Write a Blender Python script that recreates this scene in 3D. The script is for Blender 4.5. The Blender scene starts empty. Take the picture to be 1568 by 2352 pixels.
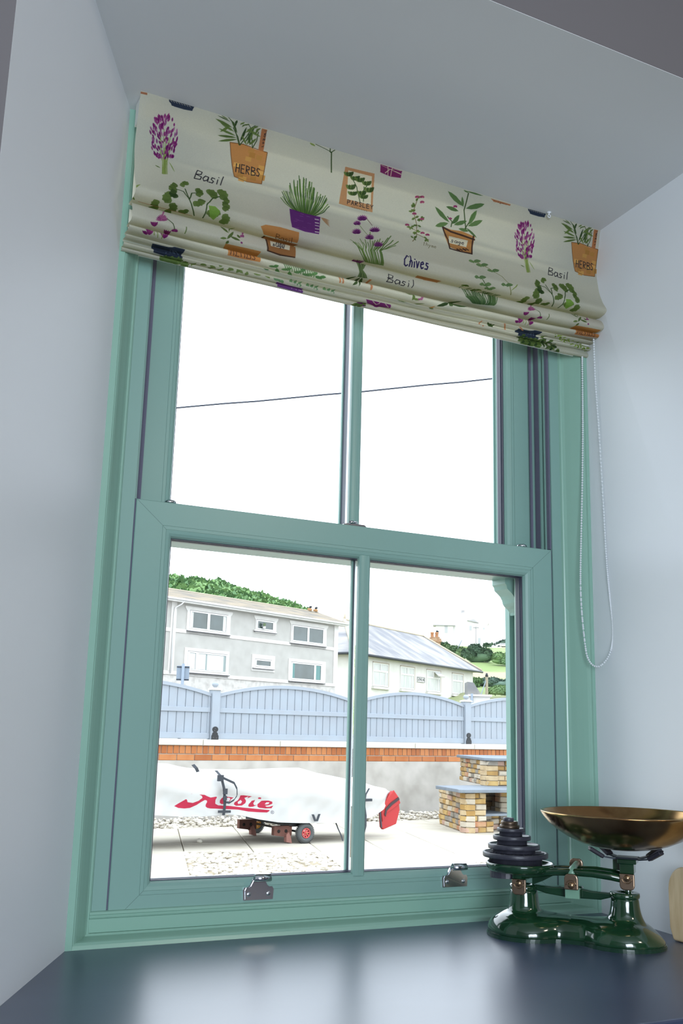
import bpy, math, random
import numpy as np
from mathutils import Vector, Matrix

S = bpy.context.scene
COL = S.collection
PI = math.pi

# ------------------------------------------------------------------ camera
def set_camera():
    yaw, pit, rol = 0.4588409, 0.2128327, 0.0257746
    cy, sy, cp, sp, cr, sr = math.cos(yaw), math.sin(yaw), math.cos(pit), math.sin(pit), math.cos(rol), math.sin(rol)
    f = Vector((sy*cp, cy*cp, sp)); r = Vector((cy, -sy, 0)); u = r.cross(f)
    r2 = r*cr + u*sr; u2 = u*cr - r*sr
    cd = bpy.data.cameras.new('camera'); cam = bpy.data.objects.new('camera', cd); COL.objects.link(cam)
    m = Matrix((r2, u2, -f)).transposed().to_4x4(); m.translation = Vector((-0.90720, -1.73026, 0.37921))
    cam.matrix_world = m
    cd.sensor_fit = 'VERTICAL'; cd.sensor_height = 36.0; cd.lens = 36.0*2304.887/2352.0
    cd.clip_start = 0.02; cd.clip_end = 900
    S.camera = cam
set_camera()

# ------------------------------------------------------------------ sky, exposure, room lights
SKY = (0.90, 0.98, 1.09); SKY_STRENGTH = 2.25
w = bpy.data.worlds.new('overcast_sky'); S.world = w; w.use_nodes = True
bg = w.node_tree.nodes['Background']; bg.inputs[0].default_value = (*SKY, 1); bg.inputs[1].default_value = SKY_STRENGTH
vs = S.view_settings
vs.view_transform = 'Standard'; vs.look = 'None'; vs.gamma = 1.0; vs.exposure = 0.66; vs.use_curve_mapping = False

def area(name, loc, target, size, power, col):
    l = bpy.data.lights.new(name, 'AREA'); l.shape = 'RECTANGLE'; l.size, l.size_y = size; l.energy = power; l.color = col
    o = bpy.data.objects.new(name, l); COL.objects.link(o); o.location = loc
    o.rotation_euler = (Vector(target)-Vector(loc)).to_track_quat('-Z', 'Y').to_euler()
    return o
# bluish fill added to brighten the recess and a ceiling lamp behind the camera
area('room_fill_light', (-1.3, -4.4, 0.55), (0.2, -0.3, 0.7), (2.2, 1.5), 108, (0.78, 0.89, 1.0))
area('ceiling_lamp_light', (0.9, -3.0, 1.68), (0.2, -1.2, 0.0), (0.4, 0.4), 7, (1.0, 0.88, 0.74))

# ------------------------------------------------------------------ helpers
def lin(c):
    return tuple(((v/255.0)/12.92 if v/255.0 <= 0.04045 else ((v/255.0+0.055)/1.055)**2.4) for v in c)
MATS = {}
OUTDOOR = [1.0, 1.0, 1.0]     # outdoor colours dimmed and warmed, offsetting the brighter bluish sky light
def mat(name, rgb, rough=0.6, metal=0.0, spec=0.5, noise=None, bump=None, coat=0.0, ior=None):
    """rgb in sRGB 0-255.  noise=(rgb2, scale, low, high[, stretch])   bump=(scale, strength, distance)"""
    if name in MATS: return MATS[name]
    rgb = [a*b for a, b in zip(rgb, OUTDOOR)]
    if noise: noise = ([a*b for a, b in zip(noise[0], OUTDOOR)],)+tuple(noise[1:])
    m = bpy.data.materials.new(name); m.use_nodes = True; nt = m.node_tree; N = nt.nodes; Lk = nt.links
    b = N['Principled BSDF']; b.inputs['Roughness'].default_value = rough; b.inputs['Metallic'].default_value = metal
    b.inputs['Specular IOR Level'].default_value = spec
    if ior: b.inputs['IOR'].default_value = ior
    if coat: b.inputs['Coat Weight'].default_value = coat; b.inputs['Coat Roughness'].default_value = 0.06
    b.inputs['Base Color'].default_value = (*lin(rgb), 1)
    tc = None
    def coord(stretch=None):
        nonlocal tc
        if tc is None: tc = N.new('ShaderNodeTexCoord')
        if not stretch: return tc.outputs['Object']
        mp = N.new('ShaderNodeMapping'); mp.inputs['Scale'].default_value = stretch
        Lk.new(tc.outputs['Object'], mp.inputs['Vector']); return mp.outputs['Vector']
    if noise:
        n = N.new('ShaderNodeTexNoise'); n.inputs['Scale'].default_value = noise[1]; n.inputs['Detail'].default_value = 6
        Lk.new(coord(noise[4] if len(noise) > 4 else None), n.inputs['Vector'])
        r = N.new('ShaderNodeValToRGB'); r.color_ramp.elements[0].position = noise[2]; r.color_ramp.elements[1].position = noise[3]
        r.color_ramp.elements[0].color = (*lin(rgb), 1); r.color_ramp.elements[1].color = (*lin(noise[0]), 1)
        Lk.new(n.outputs['Fac'], r.inputs['Fac']); Lk.new(r.outputs['Color'], b.inputs['Base Color'])
    if bump:
        n2 = N.new('ShaderNodeTexNoise'); n2.inputs['Scale'].default_value = bump[0]; n2.inputs['Detail'].default_value = 4
        Lk.new(coord(bump[3] if len(bump) > 3 else None), n2.inputs['Vector'])
        bp = N.new('ShaderNodeBump'); bp.inputs['Strength'].default_value = bump[1]; bp.inputs['Distance'].default_value = bump[2]
        Lk.new(n2.outputs['Fac'], bp.inputs['Height']); Lk.new(bp.outputs['Normal'], b.inputs['Normal'])
    MATS[name] = m
    return m

class MB:
    """collects geometry for ONE mesh object"""
    def __init__(s): s.v = []; s.f = []; s.sm = []
    def add(s, vs, fs, smooth=False):
        k = len(s.v); s.v += [tuple(map(float, q)) for q in vs]; s.f += [tuple(i+k for i in f) for f in fs]; s.sm += [smooth]*len(fs); return s
    def box(s, x0, x1, y0, y1, z0, z1):
        return s.add([(x0,y0,z0),(x1,y0,z0),(x1,y1,z0),(x0,y1,z0),(x0,y0,z1),(x1,y0,z1),(x1,y1,z1),(x0,y1,z1)],
                     [(0,3,2,1),(4,5,6,7),(0,1,5,4),(1,2,6,5),(2,3,7,6),(3,0,4,7)])
    def bbox(s, x0, x1, y0, y1, z0, z1, b):
        """box whose -y face has chamfered edges (a brick, board or slab seen from the front)"""
        v = [(x0,y0+b,z0),(x1,y0+b,z0),(x1,y0+b,z1),(x0,y0+b,z1),(x0+b,y0,z0+b),(x1-b,y0,z0+b),(x1-b,y0,z1-b),(x0+b,y0,z1-b),(x0,y1,z0),(x1,y1,z0),(x1,y1,z1),(x0,y1,z1)]
        return s.add(v, [(4,5,6,7),(0,1,5,4),(1,2,6,5),(2,3,7,6),(3,0,4,7),(8,9,1,0),(9,10,2,1),(10,11,3,2),(11,8,0,3),(11,10,9,8)])
    def prism(s, poly, a, b, axis='y', smooth=False):
        """extrude a 2-D polygon (x,z)/(x,y)/(y,z) along the axis from a to b"""
        n = len(poly)
        def P(p, t): return (p[0], t, p[1]) if axis == 'y' else ((p[0], p[1], t) if axis == 'z' else (t, p[0], p[1]))
        k = len(s.v); s.v += [P(p, a) for p in poly] + [P(p, b) for p in poly]
        s.f.append(tuple(k+i for i in range(n))); s.f.append(tuple(k+n+i for i in reversed(range(n)))); s.sm += [False, False]
        for i in range(n):
            j = (i+1) % n; s.f.append((k+i, k+n+i, k+n+j, k+j)); s.sm.append(smooth)
        return s
    def lathe(s, prof, c=(0,0,0), seg=40, axis='z', smooth=True, R=None):
        k = len(s.v); n = len(prof)
        for i in range(seg):
            a = 2*PI*i/seg
            for (r, z) in prof:
                p = (r*math.cos(a), r*math.sin(a), z) if axis == 'z' else ((r*math.cos(a), z, r*math.sin(a)) if axis == 'y' else (z, r*math.cos(a), r*math.sin(a)))
                if R: p = R @ Vector(p)
                s.v.append((p[0]+c[0], p[1]+c[1], p[2]+c[2]))
        for i in range(seg):
            j = (i+1) % seg
            for q in range(n-1):
                s.f.append((k+i*n+q, k+j*n+q, k+j*n+q+1, k+i*n+q+1)); s.sm.append(smooth)
        return s
    def tube(s, pts, r, seg=8, smooth=True, closed=False):
        pts = [Vector(p) for p in pts]; rs = r if isinstance(r, (list, tuple)) else [r]*len(pts)
        k = len(s.v); up = Vector((0,0,1)); n = len(pts)
        for i, p in enumerate(pts):
            d = (pts[min(i+1, n-1)]-pts[max(i-1, 0)]).normalized()
            a = d.cross(up)
            if a.length < 1e-3: a = d.cross(Vector((1,0,0)))
            a.normalize(); b = d.cross(a).normalized()
            for q in range(seg):
                t = 2*PI*q/seg; s.v.append(tuple(p + a*(rs[i]*math.cos(t)) + b*(rs[i]*math.sin(t))))
        for i in range(n-1):
            for q in range(seg):
                q2 = (q+1) % seg; s.f.append((k+i*seg+q, k+i*seg+q2, k+(i+1)*seg+q2, k+(i+1)*seg+q)); s.sm.append(smooth)
        s.f.append(tuple(k+q for q in reversed(range(seg)))); s.f.append(tuple(k+(n-1)*seg+q for q in range(seg))); s.sm += [False, False]
        return s
    def ribbon(s, pts, wdt, t, wdir):
        """flat strap along pts, width wdt along wdir, thickness t"""
        wd = Vector(wdir).normalized(); pts = [Vector(p) for p in pts]; n = len(pts); k = len(s.v)
        for i, p in enumerate(pts):
            d = (pts[min(i+1, n-1)]-pts[max(i-1, 0)]).normalized(); nn = d.cross(wd).normalized()
            for (a, b) in ((-1,-1),(1,-1),(1,1),(-1,1)): s.v.append(tuple(p+wd*(a*wdt/2)+nn*(b*t/2)))
        for i in range(n-1):
            for q in range(4):
                q2 = (q+1) % 4; s.f.append((k+i*4+q, k+i*4+q2, k+i*4+4+q2, k+i*4+4+q)); s.sm.append(False)
        s.f.append((k+3,k+2,k+1,k)); e = k+(n-1)*4; s.f.append((e,e+1,e+2,e+3)); s.sm += [False, False]
        return s
    def sphere(s, c, r, seg=12, rings=8, sc=(1,1,1)):
        return s.lathe_scaled(c, r, seg, rings, sc)
    def lathe_scaled(s, c, r, seg, rings, sc):
        k = len(s.v)
        for i in range(rings+1):
            t = PI*i/rings
            for j in range(seg):
                a = 2*PI*j/seg; s.v.append((c[0]+sc[0]*r*math.sin(t)*math.cos(a), c[1]+sc[1]*r*math.sin(t)*math.sin(a), c[2]+sc[2]*r*math.cos(t)))
        for i in range(rings):
            for j in range(seg):
                j2 = (j+1) % seg; s.f.append((k+i*seg+j, k+(i+1)*seg+j, k+(i+1)*seg+j2, k+i*seg+j2)); s.sm.append(True)
        return s
    def ring(s, o, i, prof):
        """mitred rectangular ring; o,i = (x0,x1,z0,z1); prof = [('o'|'i', d, y)...]"""
        k = len(s.v)
        for (w_, d, y) in prof:
            if w_ == 'o': x0, x1, z0, z1 = o[0]+d, o[1]-d, o[2]+d, o[3]-d
            else: x0, x1, z0, z1 = i[0]-d, i[1]+d, i[2]-d, i[3]+d
            s.v += [(x0,y,z0),(x1,y,z0),(x1,y,z1),(x0,y,z1)]
        for q in range(len(prof)-1):
            for c in range(4):
                c2 = (c+1) % 4; s.f.append((k+q*4+c, k+q*4+c2, k+q*4+4+c2, k+q*4+4+c)); s.sm.append(False)
        return s
    def mesh(s, name, m):
        me = bpy.data.meshes.new(name); me.from_pydata(s.v, [], s.f); me.polygons.foreach_set('use_smooth', s.sm)
        for q in (m if isinstance(m, (list, tuple)) else [m]): me.materials.append(q)
        me.update(); return me
def fix_normals(me):
    import bmesh
    b = bmesh.new(); b.from_mesh(me); bmesh.ops.recalc_face_normals(b, faces=b.faces); b.to_mesh(me); b.free()
def obj(name, mb, m, parent=None, fix=True):
    me = mb if isinstance(mb, bpy.types.Mesh) else mb.mesh(name, m)
    if fix and not isinstance(mb, bpy.types.Mesh): fix_normals(me)
    o = bpy.data.objects.new(name, me); COL.objects.link(o)
    if parent: o.parent = parent
    return o
def tag(o, label=None, cat=None, group=None, kind=None):
    if label: o['label'] = label
    if cat: o['category'] = cat
    if group: o['group'] = group
    if kind: o['kind'] = kind
    return o
def thing(name, label, cat, loc=(0,0,0), rotz=0.0, group=None, kind=None):
    o = bpy.data.objects.new(name, None); COL.objects.link(o); o.location = loc; o.rotation_euler = (0,0,rotz); o.empty_display_size = 0.1
    return tag(o, label, cat, group, kind)
def inst(name, me, parent, loc=(0,0,0), rot=(0,0,0), sc=(1,1,1)):
    o = bpy.data.objects.new(name, me); COL.objects.link(o); o.parent = parent; o.location = loc; o.rotation_euler = rot; o.scale = sc
    return o
def bevel(o, wd, seg=2):
    b = o.modifiers.new('bevel', 'BEVEL'); b.width = wd; b.segments = seg; b.limit_method = 'ANGLE'; b.angle_limit = 0.6; return o
rnd = random.Random(11)

# ------------------------------------------------------------------ materials
WALL = mat('painted_plaster', (233, 236, 240), 0.55, bump=(9, 0.12, 0.004))
CEIL = mat('ceiling_paint', (214, 216, 218), 0.8, bump=(14, 0.08, 0.003))
FACEW = mat('room_wall_shade_grey', (110, 106, 108), 0.8)  # backlit shade put into the wall grey, keeping it dark under the fill
GREEN = mat('sage_green_frame', (128, 162, 153), 0.32, spec=0.5, bump=(420, 0.10, 0.0004))
TRIMG = mat('sage_green_gloss_trim', (138, 176, 160), 0.26, spec=0.5)
GASK = mat('dark_rubber_gasket', (46, 50, 68), 0.4)
BRUSH = mat('dark_brush_seal', (100, 100, 118), 0.9, bump=(900, 0.5, 0.001))
SPACER = mat('grey_spacer_bar', (200, 205, 210), 0.35, metal=0.6)
CHROME = mat('chrome', (215, 218, 224), 0.14, metal=1.0)
SLATE = mat('dark_slate_worktop', (50, 61, 88), 0.33, spec=0.8, ior=1.7, noise=((60, 71, 98), 5, 0.35, 0.7, (1, 1.6, 1)), bump=(260, 0.05, 0.0004))
def glass_mat():
    m = bpy.data.materials.new('window_glass'); m.use_nodes = True; nt = m.node_tree; nt.nodes.clear()
    out = nt.nodes.new('ShaderNodeOutputMaterial'); mx = nt.nodes.new('ShaderNodeMixShader'); tr = nt.nodes.new('ShaderNodeBsdfTransparent')
    gl = nt.nodes.new('ShaderNodeBsdfGlossy'); gl.inputs['Roughness'].default_value = 0.01
    fr = nt.nodes.new('ShaderNodeFresnel'); fr.inputs['IOR'].default_value = 1.25
    tr.inputs[0].default_value = (0.985, 0.995, 0.99, 1)
    nt.links.new(fr.outputs[0], mx.inputs[0]); nt.links.new(tr.outputs[0], mx.inputs[1]); nt.links.new(gl.outputs[0], mx.inputs[2]); nt.links.new(mx.outputs[0], out.inputs[0])
    return m
GLASS = glass_mat()

# ================================================================== THE ROOM
RV = 1.50          # reveal ceiling
def quadwall(name, pts, m, thick_dir, **k):
    mb = MB(); n = len(pts); d = Vector(thick_dir)
    mb.add([tuple(p) for p in pts]+[tuple(Vector(p)+d) for p in pts], [tuple(range(n)), tuple(range(2*n-1, n-1, -1))]+[(i, n+i, n+(i+1)%n, (i+1)%n) for i in range(n)])
    return tag(obj(name, mb, m), kind='structure', **k)
# left reveal: slanted plaster; right reveal: slightly uneven plaster
quadwall('wall_left', [(-.536,.02,-.0),(-.536,-.046,-.0),(-.805,-.60,-.0),(-.805,-.60,RV),(-.536,-.046,RV),(-.536,.02,RV)], WALL, (-.06,.03,0))
wr = MB(); rp_ = [(.536,.02,0),(.533,-.046,0),(.464,-.60,0),(.502,-.60,RV),(.533,-.046,RV),(.536,.02,RV)]
wr.add(rp_+[(.60, q[1], q[2]) for q in rp_], [(1,0,5,4),(2,1,4,3),(6,7,10,11),(7,8,9,10),(0,1,7,6),(1,2,8,7),(2,3,9,8),(3,4,10,9),(4,5,11,10),(5,0,6,11)])
tag(obj('wall_right', wr, WALL), kind='structure')
quadwall('ceiling', [(-.90,.13,RV),(.61,.13,RV),(.61,-.5995,RV),(-.90,-.5995,RV)], CEIL, (0,0,.10))
fw = MB()
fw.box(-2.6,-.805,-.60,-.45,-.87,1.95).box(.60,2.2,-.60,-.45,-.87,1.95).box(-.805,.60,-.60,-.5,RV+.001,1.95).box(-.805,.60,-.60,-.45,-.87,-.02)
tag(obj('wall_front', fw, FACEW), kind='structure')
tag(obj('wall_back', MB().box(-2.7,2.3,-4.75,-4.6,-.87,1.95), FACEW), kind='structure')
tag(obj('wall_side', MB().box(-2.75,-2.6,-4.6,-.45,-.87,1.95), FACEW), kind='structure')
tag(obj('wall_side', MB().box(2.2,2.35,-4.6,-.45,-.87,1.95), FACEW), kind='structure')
tag(obj('ceiling', MB().box(-2.7,2.3,-4.7,-.45,1.75,1.95), CEIL), kind='structure')
tag(obj('floor', MB().box(-2.7,2.3,-4.7,-.45,-.95,-.87), mat('floor_wood', (128, 98, 72), 0.5, noise=((96, 70, 50), 3, .3, .7, (1, 12, 1)))), kind='structure')
# outer house wall round the window opening, seen only from the side
ow = MB(); ow.box(-3.2,-.88,-.44,.13,-.8,2.4).box(-.88,-.60,-.06,.13,-.8,2.4).box(.62,3.2,-.44,.13,-.8,2.4).box(-.88,.62,-.44,.13,1.62,2.4).box(-.88,.62,-.30,.13,-.8,-.02)
tag(obj('wall_outer', ow, mat('outer_render', (214, 212, 205), 0.9)), kind='structure')

# worktop
wt = MB()
wt.prism([(-.87,-.69),(.62,-.69),(.62,-.60),(.535,.0),(.535,.02),(-.536,.02),(-.54,-.046),(-.805,-.60),(-.87,-.60)], 0.0, .03, 'z')
o = obj('worktop', wt, SLATE); bevel(o, .003)
tag(o, 'dark blue-grey satin slate worktop filling the window recess', 'worktop')

# ================================================================== WINDOW
win = thing('window_1', 'sage green double-hung sash window with four panes and chrome fittings', None, kind='structure')
del win['label']
for sx in (-1, 1):
    jb = MB()
    X = lambda a: sx*a
    def bx(a, b, y0, y1, z0, z1): jb.box(min(X(a),X(b)), max(X(a),X(b)), y0, y1, z0, z1)
    bx(.4640,.535,0,.13,.03,RV)            # lining
    bx(.4425,.4640,.050,.13,.03,RV)        # parting piece beside the upper sash
    bx(.430,.4425,.114,.13,.03,RV)         # outside stop
    bx(.4560,.4640,.026,.030,.775,RV); bx(.4575,.4640,.014,.017,.775,RV)
    obj('jamb', jb, GREEN, win)
    sl = MB()
    sl.box(min(X(.4600),X(.4642)), max(X(.4600),X(.4642)), .004, .046, .078, .772)
    sl.box(min(X(.4425),X(.4480)), max(X(.4425),X(.4480)), .046, .0503, .775, RV)
    if sx < 0: sl.box(-.462,-.4425,.044,.0503,.775,RV)
    else: sl.box(.4565,.4641,.030,.048,.775,RV); sl.box(.4600,.4641,.004,.013,.775,RV)
    obj('brush_seal', sl, BRUSH, win)
obj('head', MB().box(-.53,.53,.0,.13,1.455,RV), GREEN, win)
cl = MB()
cl.prism([(0,.079),(-.0060,.078),(-.0085,.0745),(-.0062,.0728),(-.0062,.0718),(-.0085,.0695),(-.0055,.0670),(-.0045,.0465),(0,.0435),(.0,.03),(.13,.03),(.13,.074),(.0475,.079)], -.492, .492, 'x')
obj('cill', cl, TRIMG, win)
obj('outer_sill', MB().prism([(.12,.02),(.20,.0),(.20,.03),(.12,.07)], -.6, .6, 'x'), GREEN, win)

def sash(name, o, i, y0, y1, bars, pane_y, horn=False):
    s = MB()
    s.ring(o, i, [('o',0,y1),('o',0,y0+.0012),('o',.0012,y0),('i',.0205,y0),('i',.0203,y0+.0010),('i',.0198,y0+.0010),('i',.0196,y0),
                  ('i',.0140,y0),('i',.0138,y0+.0008),('i',.0134,y0+.0008),('i',.0132,y0),('i',.0075,y0+.0012),('i',.003,y0+.0045),('i',.0004,y0+.010),('i',0,y0+.012),
                  ('i',0.004,y0+.012),('i',.004,y1-.010),('i',0,y1-.010),('i',.002,y1-.004),('i',.006,y1),('o',0,y1)])
    if horn:
        for sx in (-1, 1):
            pr = [(sx*.442,.712),(sx*.382,.712),(sx*.382,.700),(sx*.386,.696),(sx*.388,.688),(sx*.396,.682),(sx*.403,.676),(sx*.408,.668),(sx*.410,.660),(sx*.415,.654),(sx*.422,.650),(sx*.429,.642),(sx*.430,.636),(sx*.442,.636)]
            s.prism(pr if sx > 0 else pr[::-1], y0+.012, y1, 'y')
    so = obj(name, s, GREEN, win)
    g = MB(); g.ring(i, i, [('i',.0045,y0+.0118),('i',-.0012,y0+.0118),('i',-.0016,y0+.0145),('i',-.0008,y0+.017),('i',-.0022,y0+.020),('i',-.0022,y0+.024),('i',-.0008,y0+.026),('i',-.0016,y0+.032),('i',-.0008,y0+.0355),('i',.0045,y0+.0355)])
    obj('gasket', g, GASK, so)
    xs = [i[0]]+[v for b in bars for v in b]+[i[1]]
    for (b0, b1) in bars:
        mb = MB(); c = (b0+b1)/2; h = (b1-b0)/2; z0, z1 = i[2]-.008, i[3]+.006
        pf = [(c-h,y0+.012),(c-h,y0+.004),(c-h*.72,y0+.0005),(c-h*.22,y0-.0002),(c-h*.16,y0+.0006),(c+h*.16,y0+.0006),(c+h*.22,y0-.0002),(c+h*.72,y0+.0005),(c+h,y0+.004),(c+h,y0+.012)]
        mb.prism(pf, z0+.003, z1, 'z')
        mb.add([(c-h,y0+.004,z0+.003),(c+h,y0+.004,z0+.003),(c,y0-.001,z0-.004),(c-h,y0+.012,z0+.003),(c+h,y0+.012,z0+.003)], [(0,1,2),(3,0,2),(1,4,2),(4,3,2)])
        mb.prism([(c-h,y1-.012),(c-h,y1-.006),(c-h*.5,y1),(c+h*.5,y1),(c+h,y1-.006),(c+h,y1-.012)], i[2], i[3], 'z')
        obj('glazing_bar', mb, GREEN, so)
        sp = MB(); sp.box(c-h*.75, c+h*.8, y0+.013, y1-.012, i[2], i[3])
        obj('bar_gasket', sp, GASK, so)
        sp2 = MB(); sp2.box(c-h*.80, c-h*.70, y0+.0165, y0+.026, i[2], i[3])
        z = i[2]
        obj('spacer_strip', sp2, SPACER, so)
    for q in range(0, len(xs), 2):
        obj('pane', MB().box(xs[q]-.002, xs[q+1]+.002, pane_y, pane_y+.004, i[2]-.002, i[3]+.002), GLASS, so)
    # mitre joints
    mj = MB()
    def seam(a, b):
        d = Vector((b[0]-a[0], 0, b[1]-a[1])); nrm = Vector((-d.z, 0, d.x)).normalized()*.00022
        A = Vector((a[0], y0-.0001, a[1])); B = Vector((b[0], y0-.0001, b[1]))
        mj.add([A-nrm, B-nrm, B+nrm, A+nrm, A-nrm+Vector((0,.0006,0)), B-nrm+Vector((0,.0006,0)), B+nrm+Vector((0,.0006,0)), A+nrm+Vector((0,.0006,0))], [(0,1,2,3),(4,7,6,5),(0,4,5,1),(1,5,6,2),(2,6,7,3),(3,7,4,0)])
    for (cx, ix, sx_) in ((o[0], i[0], 1), (o[1], i[1], -1)):
        for (cz, iz, sz_) in ((o[2], i[2], 1), (o[3], i[3], -1)):
            seam((cx+sx_*.0015, cz+sz_*.0015), (ix-sx_*.0205, iz-sz_*.0205)); seam((ix-sx_*.0195, iz-sz_*.0195), (ix-sx_*.0135, iz-sz_*.0135))
    obj('mitre_joint', mj, mat('joint_line', (70, 98, 90), 0.7), so)
    return so
low = sash('lower_sash', (-.4605,.4605,.052,.7724), (-.39,.39,.120,.709), 0.0, .047, [(-.0087,.0156)], .016)
upp = sash('upper_sash', (-.4420,.4420,.711,1.456), (-.381,.381,.775,1.41), .0505, .111, [(-.0087,.0150)], .068, horn=True)

# chrome fittings
def sash_lift(x, z):
    t = MB()
    # plate on the bottom rail
    pl = [(-.0275,-.004),(.0275,-.004),(.0285,.012),(.026,.0165),(.020,.0165),(.0165,.019),(.0125,.026),(.0105,.030),(-.0105,.030),(-.0125,.026),(-.0165,.019),(-.020,.0165),(-.026,.0165),(-.0285,.012)]
    t.prism([(x+a, z+b) for a, b in pl], -.0030, .0, 'y')
    t.prism([(x+a*.88, z+.001+b*.90) for a, b in pl], -.0042, -.0030, 'y')
    # hook curling up and out
    pf = [(-.002,.026),(-.004,.032),(-.009,.038),(-.015,.041),(-.021,.040),(-.0245,.035),(-.0235,.030),(-.0205,.0285)]
    k = len(t.v); w_ = [.0105,.0105,.0115,.013,.0145,.0155,.016,.0155]
    for i_, (py, pz) in enumerate(pf):
        t.v += [(x-w_[i_], py, z+pz), (x+w_[i_], py, z+pz)]
    for i_ in range(len(pf)-1):
        t.f.append((k+2*i_, k+2*i_+1, k+2*i_+3, k+2*i_+2)); t.sm.append(True)
    o_ = obj('sash_lift', t, CHROME, win); sd = o_.modifiers.new('solid', 'SOLIDIFY'); sd.thickness = .0012; sd.offset = 0
    for dx in (-.0185, .0185):
        sc = MB(); sc.lathe([(0,-.0058),(.0030,-.0056),(.0040,-.0048),(.0042,-.004),(0,-.004)], (x+dx,0,z+.0055), 16, 'y')
        sc.box(x+dx-.0026, x+dx+.0026, -.0061, -.0056, z+.0052, z+.0058); sc.box(x+dx-.0003, x+dx+.0003, -.0061, -.0056, z+.003, z+.008)
        obj('screw', sc, CHROME, o_)
    return o_
sash_lift(-.1975, .0875); sash_lift(.2105, .0915)
for x in (-.3915, .4005):
    kb = MB(); kb.lathe([(0,.011),(.0065,.0105),(.0105,.008),(.0115,.005),(.0085,.002),(.006,.0)], (x,.026,.7724), 24)
    obj('travel_stop', kb, CHROME, win)
fo = obj('sash_fastener', MB().prism([(-.0445,.7724),(.0075,.7724),(.0095,.7755),(.006,.7785),(-.030,.7790),(-.040,.7765)], .012, .036, 'y'), CHROME, win)
lv = MB().lathe([(0,.786),(.0055,.7855),(.0075,.783),(.0075,.778),(0,.778)], (-.012,.024,0), 20)
lv.tube([(-.012,.020,.782),(-.020,.012,.7815),(-.028,.010,.7805)], [.0035,.003,.0035])
obj('latch', lv, CHROME, fo)

# trim mouldings round the frame
SP = [(.488,.0),(.490,-.004),(.4925,-.0055),(.4945,-.0055),(.498,-.009),(.504,-.019),(.512,-.031),(.518,-.039),(.522,-.043),(.524,-.0435),(.5255,-.047),(.5365,-.047),(.5365,.0)]
tag(obj('trim_1', MB().prism([(-a, b) for a, b in SP], .03, RV, 'z'), TRIMG), kind='structure')
tag(obj('trim_2', MB().prism([((a if a < .533 else .5335), b) for a, b in SP], .03, RV, 'z'), TRIMG), kind='structure')
tag(obj('trim_3', MB().prism([(0,.0455),(-.0055,.0455),(-.0085,.0425),(-.034,.0405),(-.040,.0395),(-.0445,.036),(-.0465,.030),(0,.030)], -.5365, .5335, 'x'), TRIMG), kind='structure')
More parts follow.
